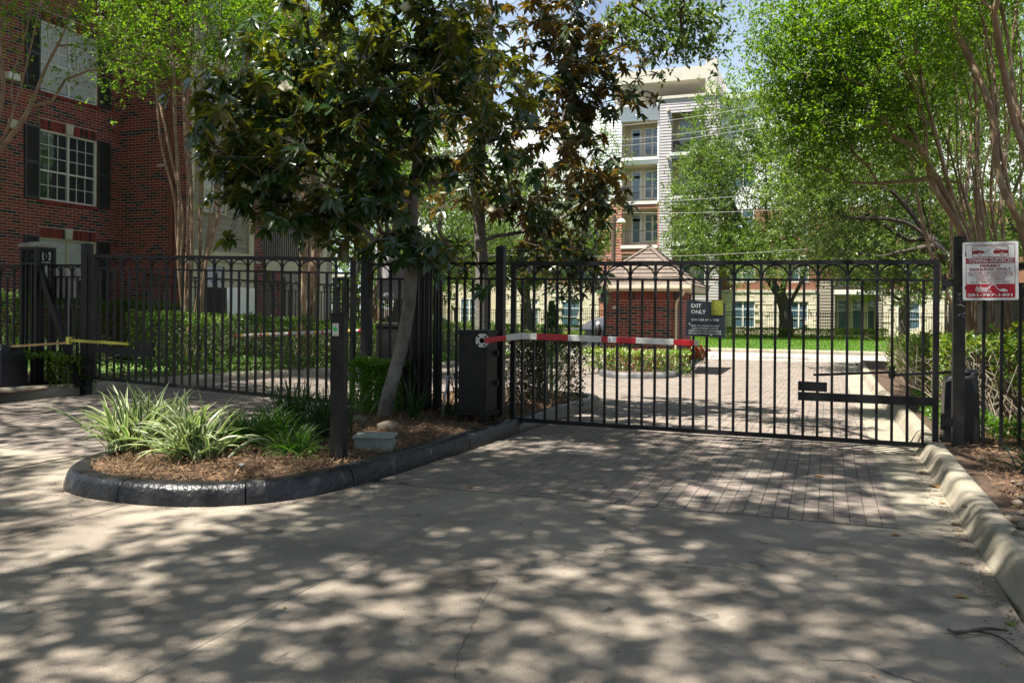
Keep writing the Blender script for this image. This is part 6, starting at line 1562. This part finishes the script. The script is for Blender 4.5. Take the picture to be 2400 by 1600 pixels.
# ------------------------------------------------------------------ hedges and shrubs
def hedge(name, label, path, wd, h, n, ls, mats, w=None, wob=.07, z0=.12, cat='hedge', stems=True, bare=0.0, group=None, asp=.6):
    path = np.asarray(path, float); t = thing(name, label, cat, (path[0][0], path[0][1], float(gz(*path[0]))), group)
    seg = np.diff(path, axis=0); L = np.linalg.norm(seg, axis=1); cum = np.concatenate([[0], np.cumsum(L)])
    s = rng.random(n) * cum[-1]; k = np.clip(np.searchsorted(cum, s) - 1, 0, len(L) - 1); f = (s - cum[k]) / L[k]
    base = path[k] + seg[k] * f[:, None]; nn = np.stack([-seg[k][:, 1], seg[k][:, 0]], 1) / L[k][:, None]
    sf = rng.random(n); u = np.zeros(n); v = np.zeros(n)
    top = sf < .40; u[top] = rng.uniform(-1, 1, top.sum()); v[top] = 1 - np.abs(rng.normal(0, .05, top.sum()))
    sd_ = ~top; u[sd_] = np.sign(rng.uniform(-1, 1, sd_.sum())) * (1 - np.abs(rng.normal(0, .12, sd_.sum()))); v[sd_] = bare + (1 - bare) * rng.random(sd_.sum()) ** .8
    wb = 1 + wob * (np.sin(s * 3.1) + .7 * np.sin(s * 7.3 + 1) + .5 * np.sin(s * 13.7))
    P = np.column_stack([base + nn * (u * wd / 2 * wb)[:, None], gz(base[:, 0], base[:, 1]) + z0 + v * (h - z0) * (1 + (wb - 1) * .5)]) + rng.normal(0, .02, (n, 3))
    out = np.column_stack([nn * u[:, None], v * .8]); D = unit(out * .7 + rand_dirs(n) * .8); Nn = unit(out + rand_dirs(n) * .7 + [0, 0, .4])
    leaves_obj('foliage', P, D, Nn, ls * rng.uniform(.6, 1.3, n), ls * asp * rng.uniform(.8, 1.2, n), mats, w, t, False, 'stuff')
    if stems:
        mb = MB(); m_ = int(cum[-1] / .13) + 3
        for i in range(m_):
            s_ = rng.random() * cum[-1]; k_ = min(max(np.searchsorted(cum, s_) - 1, 0), len(L) - 1); f_ = (s_ - cum[k_]) / L[k_]; b_ = path[k_] + seg[k_] * f_ + rng.normal(0, wd * .13, 2); z_ = float(gz(*b_)) + z0 - .05
            p0_ = np.array([*b_, z_])
            for q in range(3):
                e = p0_ + np.array([rng.normal(0, wd * .28), rng.normal(0, wd * .28), (h - z0) * rng.uniform(.6, .93)]); mid = (p0_ + e) / 2 + rng.normal(0, .06, 3); mb.tube([p0_, mid, e], [.012, .008, .004], 4, caps=False)
        tag(mb.build('stems', bark_mag, t), kind='stuff')
    return t
hedge('clipped_hedge', 'long clipped green hedge behind the entry gate, along the left lane', [(-11.3, 11.9), (-11.3, 15), (-11.35, 19), (-11.5, 24), (-11.8, 29)], .85, 1.17, 42000, .055, [l_hedge, l_hedgey, l_oakd], [.6, .15, .25], bare=.1)
hedge('clipped_hedge', 'hedge against the brick wall under the lower window', [(-17.5, 13.5), (-17.5, 17.6), (-15.6, 17.75)], .9, 1.62, 17000, .06, [l_hedge, l_oakd, l_hedgey], [.5, .4, .1])
hedge('ground_cover', 'low dark ground cover below the long hedge beside the left lane kerb', [(-10.65, 10.6), (-10.6, 15), (-10.65, 20), (-10.8, 26)], .75, .36, 14000, .05, [l_hedge, l_oakd], [.6, .4], z0=.10, stems=False, cat='ground cover')
hedge('ground_cover', 'leafy ground cover round the foot of the left pillar', [(-11.6, 9.7), (-10.7, 9.35), (-10.35, 9.9)], .6, .55, 4500, .05, [l_hedge, l_hedgey], [.8, .2], z0=.10, stems=False, cat='ground cover')
c = np.array([-5.10, 9.17]); hedge('box_shrub', 'small clipped bright green box shrub behind the leaning trunk', [c + [-.33, 0], c + [.33, .0]], .34, .73, 7500, .038, [l_box], z0=.14, cat='shrub', stems=True, asp=.7)
hedge('plum_shrub', 'rounded dark plum shrub inside the exit gate on the island', [(-4.15, 11.1), (-3.7, 11.3), (-3.5, 11.6)], .85, .98, 8500, .04, [l_dark, l_oakd], [.7, .3], wob=.12, cat='shrub')
hedge('plum_shrub', 'dark shrub with reddish leaves behind the barrier cabinet', [(-4.45, 10.1), (-4.0, 10.3)], .7, .85, 3600, .045, [l_dark, l_hedge, l_brown], [.55, .35, .1], wob=.12, cat='shrub')
hedge('island_hedge', 'bright hedge past the cabinet, between the lanes', [(-9.9, 25.2), (-7.2, 26.0)], 1.0, .95, 5000, .07, [l_hedge, l_hedgey], [.7, .3], cat='hedge')
# right side hedge, leggy with bare twigs
hr = hedge('leggy_hedge', 'leggy yellow green hedge with bare twigs behind the right end of the exit gate', [(1.65, 10.6), (1.7, 13.0), (1.7, 16.5), (1.65, 20)], .8, 1.08, 10500, .062, [l_hedge, l_hedgey, l_oakd], [.45, .4, .15], wob=.13, bare=.35)
tw = MB()
for i in range(190):
    y = rng.uniform(10.3, 17); x = rng.uniform(1.2, 2.1); p0_ = np.array([x + .2, y, .1]); p1 = np.array([x - rng.uniform(.1, .35), y + rng.normal(0, .3), rng.uniform(.45, .95)]); m1 = (p0_ + p1) / 2 + rng.normal(0, .1, 3)
    p2 = p1 + rng.normal(0, .14, 3) + [0, 0, .1]; tw.tube([p0_, m1, p1, p2], [.009, .007, .005, .003], 4, caps=False)
tag(tw.build('bare_twigs', mat('twig_pale', (.30, .24, .17), None, .8, 8, 4), hr), kind='stuff')
hedge('ground_cover', 'bright low ground cover inside the right kerb, behind the gate', [(1.45, 9.8), (1.4, 12), (1.45, 14.5)], .4, .30, 5200, .04, [l_box, l_hedge], [.6, .4], z0=.10, stems=False, cat='ground cover')
hedge('ground_cover', 'dark straggling ground cover under the right fence', [(1.7, 9.5), (2.6, 9.6), (3.3, 10.4)], 1.2, .26, 5200, .05, [l_hedge, l_oakd, l_hedgey], [.6, .3, .1], z0=.10, stems=False, cat='ground cover')
sh = hedge('young_shrub', 'loose young shrub with yellowing leaves behind the right fence', [(2.1, 10.9), (2.6, 11.4)], .7, 1.1, 600, .085, [l_hedge, l_hedgey, l_brown], [.55, .38, .07], wob=.3, cat='shrub', bare=.2)
hedge('boundary_shrub', 'dark shrub mass beyond the receding right fence', [(4.9, 11), (5.2, 20), (5.4, 33)], 1.2, 1.6, 9000, .12, [l_oakd, l_dark], [.6, .4], cat='hedge', stems=False)
# planting in front of the far building
hedge('foundation_hedge', 'pale grassy planting along the far fence, right of the oak trunk', [(onY(1700, 780, 52.2)[0], 52.2), (onY(2080, 780, 52.2)[0], 52.2)], .7, .62, 9000, .13, [l_hedgey, l_box], [.6, .4], z0=.08, stems=False, asp=.25)
hedge('foundation_hedge', 'low clipped hedge along the far fence, left of the guardhouse', [(onY(1150, 780, 52.2)[0], 52.2), (onY(1395, 780, 52.2)[0], 52.2)], .7, .62, 5000, .12, [l_hedge], z0=.08, stems=False)
# guardhouse planter
gb = [(-6.1, 22.2), (-4.7, 22.1), (-3.35, 22.3)]
hedge('planter_shrub', 'pale green variegated shrubs in the bed in front of the guardhouse', gb, .75, .60, 3600, .10, [l_hedgey, l_box, l_cream], [.45, .35, .2], z0=.10, cat='shrub', asp=.35)
p = at(1630, 845, 24.2); p[2] = -.18; t = thing('flower_clump', 'clump of bright orange red flowers at the right corner of the guardhouse', 'flowers', tuple(p))
q = p + np.column_stack([rng.normal(0, .16, 420), rng.normal(0, .25, 420), .12 + np.abs(rng.normal(.15, .12, 420))]); leaves_obj('foliage', q, rand_dirs(420), rand_dirs(420), .08, .04, [l_hedge], None, t, False, 'stuff')
q = p + np.column_stack([rng.normal(0, .17, 380), rng.normal(0, .25, 380), .22 + np.abs(rng.normal(.2, .10, 380))]); leaves_obj('blossom', q, rand_dirs(380), rand_dirs(380), .07, .06, [petalr], None, t, False, 'stuff')
# small conifer
cb = np.array([-4.05, 12.75, .05]); t = thing('young_conifer', 'narrow young conifer behind the plum shrub', 'tree', tuple(cb)); n = 5200
hh = rng.random(n) ** .8; rr = (1 - hh) ** .8 * .30 * np.sqrt(rng.random(n)) * (1 + .3 * np.sin(hh * 40)); a = rng.random(n) * 6.283
P_1 = cb + np.column_stack([np.cos(a) * rr, np.sin(a) * rr, .08 + hh * 1.38]); D_1 = unit(np.column_stack([np.cos(a), np.sin(a), np.full(n, 1.1)]) + rand_dirs(n) * .4)
leaves_obj('crown', P_1, D_1, rand_dirs(n), .06, .012, [l_conif], None, t, False, 'stuff'); MB().tube([cb, cb + [0, 0, .7], cb + [0, 0, 1.4]], [.03, .02, .005], 6).build('trunk', bark_oak, t)

# ------------------------------------------------------------------ strap-leaved plants
def blade_mesh(L, W, az, el, curl, seg=7, variegated=False, twist=0.0):
    """one arching blade from the origin"""
    pts = []; x = 0; z = 0; a = el
    for i in range(seg + 1):
        pts.append((x, z, a)); st_ = L / seg; x += math.cos(a) * st_; z += math.sin(a) * st_; a -= curl / seg * (0.4 + 1.2 * i / seg)
    V = []; ca, sa = math.cos(az), math.sin(az)
    offs = (-.5, -.30, 0, .30, .5) if variegated else (-.5, 0, .5)
    for i, (x, z, a) in enumerate(pts):
        t = i / seg; w = W * (.55 + 1.0 * t * (1.25 - t) * 1.1) * (1 - t ** 4) + .0008; tw_ = twist * t
        for o in offs:
            lat = o * w * math.cos(tw_); h = abs(o) * w * .55 + o * w * math.sin(tw_)
            X_ = x - math.sin(a) * h; Z_ = z + math.cos(a) * h
            V.append((X_ * ca - lat * sa, X_ * sa + lat * ca, Z_))
    k = len(offs); Fc = []; mi = []
    for i in range(seg):
        for j in range(k - 1): Fc.append((i * k + j, i * k + j + 1, (i + 1) * k + j + 1, (i + 1) * k + j)); mi.append(1 if variegated and j in (0, k - 2) else 0)
    return np.array(V), np.array(Fc), np.array(mi)
def clump(name, label, base, n, L, W, mats, variegated=False, el=(.5, 1.35), curl=(.8, 2.2), each=False, group=None, spread=.05, cat='plant', fl=0):
    t = thing(name, label, cat, tuple(base), group); mb = MB()
    for i in range(n):
        e_ = rng.uniform(*el); l_ = L * rng.uniform(.6, 1.1); V, Fc, mi = blade_mesh(l_, W * rng.uniform(.75, 1.2), rng.random() * 6.283, e_, rng.uniform(*curl) * (1.3 - e_ / 2), 7, variegated, rng.uniform(-.9, .9))
        o = np.array([rng.normal(0, spread), rng.normal(0, spread), 0])
        if each and i < 290:
            me = mesh_arrays('leaf', V, [Fc], mats, [mi], True); link('leaf', me, t, loc=base + o)
        else: mb.add(V + o + base, Fc, mi)
    if mb.n: tag(mb.build('leaves', mats, t, smooth=True), kind='stuff')
    return t
def ig(px, py): return onG(px, py, .12)
vg = [l_mid, l_cream]
clump('flax_lily', 'variegated flax lily with cream edged leaves at the left tip of the island', ig(312, 1055), 110, .64, .036, vg, True, (.75, 1.5), (.5, 2.0), True, spread=.09)
clump('flax_lily', 'variegated flax lily with cream edged leaves spilling over the mulch, right of the first', ig(450, 1082), 116, .64, .038, vg, True, (.45, 1.45), (.8, 2.4), True, spread=.09)
clump('flax_lily', 'smaller variegated flax lily behind the two large ones', ig(395, 1040), 70, .56, .032, vg, True, (.7, 1.5), (.5, 1.8), True, spread=.06)
clump('lily_turf', 'bright green tuft behind the variegated plants', ig(555, 1052), 300, .46, .013, [l_blade], False, (.55, 1.45), (1.0, 2.6), spread=.08)
clump('lily_turf', 'bright green tuft farther right, close to the black post', ig(640, 1030), 280, .44, .012, [l_blade], False, (.55, 1.45), (1.0, 2.6), spread=.08)
clump('lily_turf', 'small fresh green tuft nearest the black post, with yellowing leaves', ig(690, 1072), 240, .36, .011, [l_blade, l_blade], False, (.35, 1.4), (1.2, 2.8), spread=.06)
clump('lily_turf', 'dark upright grassy clump behind the bright tufts', ig(690, 1015), 170, .60, .013, [l_bladed], False, (1.0, 1.52), (.3, 1.0), spread=.07)
clump('lily_turf', 'dark upright grassy clump right behind the black post', ig(775, 1035), 180, .62, .013, [l_bladed], False, (.9, 1.5), (.3, 1.2), spread=.08)
clump('lily_turf', 'dark spiky clump right of the leaning trunk', ig(968, 990), 34, .55, .016, [l_bladed], False, (.8, 1.5), (.3, .9), spread=.05)
clump('lily_turf', 'small dark tuft at the foot of the conduit pipe', ig(1052, 985), 30, .38, .012, [l_bladed], False, (.8, 1.5), (.5, 1.2), spread=.05)
clump('lily_turf', 'dark strappy plant cut by the right edge above the stones', onG(2408, 1105, .12), 26, .36, .022, [l_bladed], False, (.3, 1.2), (.6, 1.6), spread=.04)
lg_i = 0
for (x, y, wh) in ((18, 880, 'right behind the left motor box'), (60, 850, 'just left of the ironwork pillar'), (110, 860, 'at the foot of the ironwork pillar'), (-30, 860, 'cut by the left edge'), (150, 842, 'between pillar and gate post')):
    clump('lily_turf', 'leafy green tuft ' + wh, onG(x, y, .12), 120, .62, .016, [l_blade, l_blade], False, (.5, 1.4), (1.0, 2.4), group='tufts behind the left motor box', spread=.12)
for (x, y, d, wh) in ((150, 800, 14.2, 'centre of'), (185, 790, 14.4, 'right end of')):
    clump('lily_turf', 'pale sunlit strappy clump behind the %s the left fence panel' % wh, gpt(x, y, d) + [0, 0, .1], 110, .85, .02, [l_cream, l_cream], False, (.7, 1.4), (.9, 2.2), group='pale clumps behind the left fence', spread=.14)

# ------------------------------------------------------------------ mulch, leaves, stones, sticks
def fibres(name, P, n, mats, L=(.02, .07), W=.0025, w=None, up=.35):
    D = rand_dirs(n); D[:, 2] *= up; Nn = rand_dirs(n) * .6 + [0, 0, 1]
    V, q4 = leaf_quads(P, D, Nn, rng.uniform(*L, n), W * rng.uniform(.6, 1.8, n)); mi = rng.choice(len(mats), n, p=w)
    return tag(link(name, mesh_arrays(name, V, [q4], mats, [mi])), kind='stuff')
def in_poly(P, poly):
    x, y = P[:, 0], P[:, 1]; ins = np.zeros(len(P), bool); j = len(poly) - 1
    for i in range(len(poly)):
        xi, yi = poly[i]; xj, yj = poly[j]; c = ((yi > y) != (yj > y)) & (x < (xj - xi) * (y - yi) / (yj - yi + 1e-12) + xi); ins ^= c; j = i
    return ins
cand = np.column_stack([rng.uniform(-6, -3.1, 90000), 4.8 + 8.4 * rng.random(90000) ** 1.5]); cand = cand[in_poly(cand, ring)][:42000]; n = len(cand)
z = gz(cand[:, 0], cand[:, 1]) + .125 + .045 * np.clip(1 - np.abs(cand[:, 0] + 4.5) / 1.2, 0, 1) + np.abs(rng.normal(0, .010, n))
tag(fibres('pine_bark_mulch', np.column_stack([cand, z]), n, [fibrem, l_brown, mulchm], (.03, .11), .0038, w=[.60, .14, .26]), 'loose brown shredded mulch covering the island bed')
cand = np.column_stack([rng.uniform(1.17, 3.6, 26000), 4.4 + 6.5 * rng.random(26000) ** 1.3]); n = len(cand)
tag(fibres('leaf_mulch', np.column_stack([cand, gz(cand[:, 0], cand[:, 1]) + .118 + np.abs(rng.normal(0, .012, n))]), n, [fibrem, l_brown, mulchm], (.02, .07), .006, [.4, .25, .35]), 'loose mulch and leaf litter beside the right kerb')
# grass blades on the far lawn
n = 60000; gx = rng.uniform(-30, 12, n); gy = rng.uniform(36.1, 53, n); D = rand_dirs(n) * .35 + [0, 0, 1]
V, q4 = leaf_quads(np.column_stack([gx, gy, gz(gx, gy) + .10]), D, rand_dirs(n), rng.uniform(.06, .12, n), .02); tag(link('grass', mesh_arrays('grass', V, [q4], [l_box])), 'bright green lawn grass in front of the far building', None, None, 'stuff')
def dry_leaf(p, s_, az, col):
    V = []; n_ = 6; ca, sa = math.cos(az), math.sin(az)
    for i in range(n_ + 1):
        t = i / n_; w = s_ * .28 * math.sin(math.pi * min(.999, t + .02)) ** .7; h = .18 * s_ * math.sin(math.pi * t)
        for o, hh in ((-w, .22 * s_ * (w / s_)), (0, 0), (w, .22 * s_ * (w / s_))):
            x, y = (t - .5) * s_, o; V.append((x * ca - y * sa, x * sa + y * ca, .003 + hh + abs(h) * .5))
    Fc = [(i * 3 + j, i * 3 + j + 1, i * 3 + 4 + j, i * 3 + 3 + j) for i in range(n_) for j in (0, 1)]
    return link('fallen_leaf', mesh_arrays('fallen_leaf', V, [Fc], [col], None, True), None, loc=p)
for (px_, py_, s_) in ((220, 1163, .07), (1103, 1144, .05), (1336, 1017, .06), (1237, 1093, .04), (1252, 1101, .035), (2038, 1062, .05), (2166, 1110, .09), (2190, 1141, .10), (1918, 1117, .08), (2100, 1255, .06), (2368, 1463, .05), (2265, 1401, .03), (2030, 1055, .03), (1881, 1087, .05), (1960, 1350, .03), (1610, 1318, .03), (668, 1425, .02), (1250, 1320, .02), (34, 965, .05), (2210, 1180, .05), (2240, 1230, .06), (2250, 1245, .04), (2250, 1400, .05), (1520, 860, .08), (1450, 945, .06), (2130, 1030, .05), (1560, 1003, .05)):
    o = dry_leaf(onG(px_, py_), s_ * 1.2, random.random() * 6.28, random.choice([l_brown, l_brown, l_hedgey]))
    where, grp = (('on the sunlit pavers beyond the exit gate', 'far') if py_ < 990 else ('against the right kerb', 'kerb') if px_ > 2140 and py_ < 1450 else ('on the pavers in front of the exit gate', 'pavers') if py_ < 1150 and px_ > 1090 else ('at the foot of the black island kerb', 'island') if px_ < 500 else ('on the bare concrete apron', 'apron'))
    tag(o, ('large curled' if s_ > .06 else 'small') + ' dry leaf lying ' + where, 'leaf', 'fallen leaves ' + where)
def pebble(p, s_, lab, grp):
    n_, m_ = 10, 7; V = []; sx, sy, sz = s_ * random.uniform(.9, 1.3), s_ * random.uniform(.7, 1), s_ * random.uniform(.5, .75); az = random.random() * 3
    for i in range(m_):
        ph = math.pi * i / (m_ - 1)
        for j in range(n_):
            th = 2 * math.pi * j / n_; f = 1 + .08 * math.sin(3 * th + az) * math.sin(ph) + .05 * math.cos(5 * ph + az)
            x, y, z_ = sx * math.sin(ph) * math.cos(th) * f, sy * math.sin(ph) * math.sin(th) * f, sz * math.cos(ph) * f; V.append((x * math.cos(az) - y * math.sin(az), x * math.sin(az) + y * math.cos(az), z_))
    Fc = [(i * n_ + j, (i + 1) * n_ + j, (i + 1) * n_ + (j + 1) % n_, i * n_ + (j + 1) % n_) for i in range(m_ - 1) for j in range(n_)]
    return tag(link('river_stone', mesh_arrays('river_stone', V, [Fc], [m_stoneg], None, True), None, loc=p + np.array([0, 0, sz * .6])), lab, 'stone', grp)
for (px_, py_, s_) in ((2337, 1207, .045), (2362, 1213, .035), (2380, 1210, .035), (2366, 1222, .04), (2385, 1225, .04), (2395, 1205, .03), (2345, 1222, .03), (2385, 1186, .04), (2388, 1262, .05), (2372, 1240, .03), (2398, 1240, .04), (2260, 1188, .02), (2320, 1170, .02), (2350, 1240, .025), (2300, 1160, .015), (2396, 1170, .03), (2392, 1140, .03), (2375, 1130, .02)):
    pebble(onG(px_, py_, .125), s_, 'rounded tan stone in the mulch beside the right kerb', 'river stones beside the right kerb')
for (px_, py_, lab) in ((910, 1012, 'flat tan rock in the mulch behind the utility box'), (840, 990, 'mossy rock in the mulch right of the black post')):
    pebble(ig(px_, py_), .11 if px_ > 900 else .10, lab, None)
fb = thing('fallen_branch', 'dark broken branch with a side twig on the concrete at the lower right', 'stick', tuple(onG(2300, 1480)))
s1 = [onG(2222, 1474, .012), onG(2245, 1482, .02), onG(2290, 1474, .03), onG(2320, 1472, .015), onG(2364, 1477, .012)]; s2 = [onG(2235, 1480, .012), onG(2290, 1478, .014), onG(2340, 1490, .012), onG(2370, 1510, .01), onG(2420, 1545, .01)]
MB().tube(catmull(s1, 3), np.linspace(.006, .009, 13) * np.r_[np.ones(9), [.9, .8, .6, .4]], 6).build('stem', bark_oak, fb, smooth=True); MB().tube(catmull(s2, 3), np.linspace(.007, .003, 13), 6).build('twig', bark_oak, fb, smooth=True)
t2 = thing('fallen_twig', 'thin forked twig lying on the slabs near the island kerb', 'stick', tuple(onG(1060, 1200)))
for a, b in (((992, 1232), (1135, 1163)), ((1103, 1158), (1137, 1178)), ((1008, 1227), (1045, 1250))): pass
bpy.data.objects.remove(t2)
# crumbs of leaf and bark blown against the kerbs and over the apron
n1, n2, n3 = 900, 700, 900
pa_ = np.column_stack([.84 - np.abs(rng.normal(0, .07, n1)), rng.uniform(3.6, 9.5, n1)])
k_ = rng.integers(0, len(islc), n2); pb_ = islc[k_] - Ni[k_] * np.abs(rng.normal(.01, .05, n2))[:, None] + rng.normal(0, .03, (n2, 2))
pc_ = np.column_stack([rng.uniform(-9, .8, n3), rng.uniform(2.8, 9.0, n3)])
P_ = np.concatenate([pa_, pb_, pc_]); P_ = P_[~in_poly(P_, islc)]; n = len(P_)
tag(fibres('leaf_crumbs', np.column_stack([P_, gz(P_[:, 0], P_[:, 1]) + .004]), n, [l_brown, fibrem, mulchm], (.006, .028), .006, [.45, .25, .3], .1), 'tiny crumbs of dry leaf blown over the paving and along the kerbs')
# shallow cracks in the slabs
def crack(pts):
    q = []
    for (a, b) in zip(pts, pts[1:]):
        for k in range(6): t = k / 6; q.append(onG(a[0] + (b[0] - a[0]) * t + random.gauss(0, 3), a[1] + (b[1] - a[1]) * t + random.gauss(0, 1.5), .0012))
    return q
m_crack = flat('crack_dark', (.05, .045, .04), .9)
for pts in ([(1170, 1360), (1120, 1430), (1075, 1530), (1060, 1600)], [(1920, 1545), (2020, 1550), (2120, 1590), (2170, 1600)], [(1225, 1245), (1400, 1285), (1600, 1300)]):
    q = np.array(crack(pts)); d = np.gradient(q, axis=0); nn = unit(np.stack([-d[:, 1], d[:, 0], 0 * d[:, 0]], 1)); w = rng.uniform(.0006, .0022, len(q))[:, None]
    V = np.concatenate([q + nn * w, q - nn * w]); m_ = len(q); i = np.arange(m_ - 1)
    o = link('crack', mesh_arrays('crack', V, [np.stack([i, i + m_, i + m_ + 1, i + 1], 1)], [m_crack])); tag(o, kind='structure')
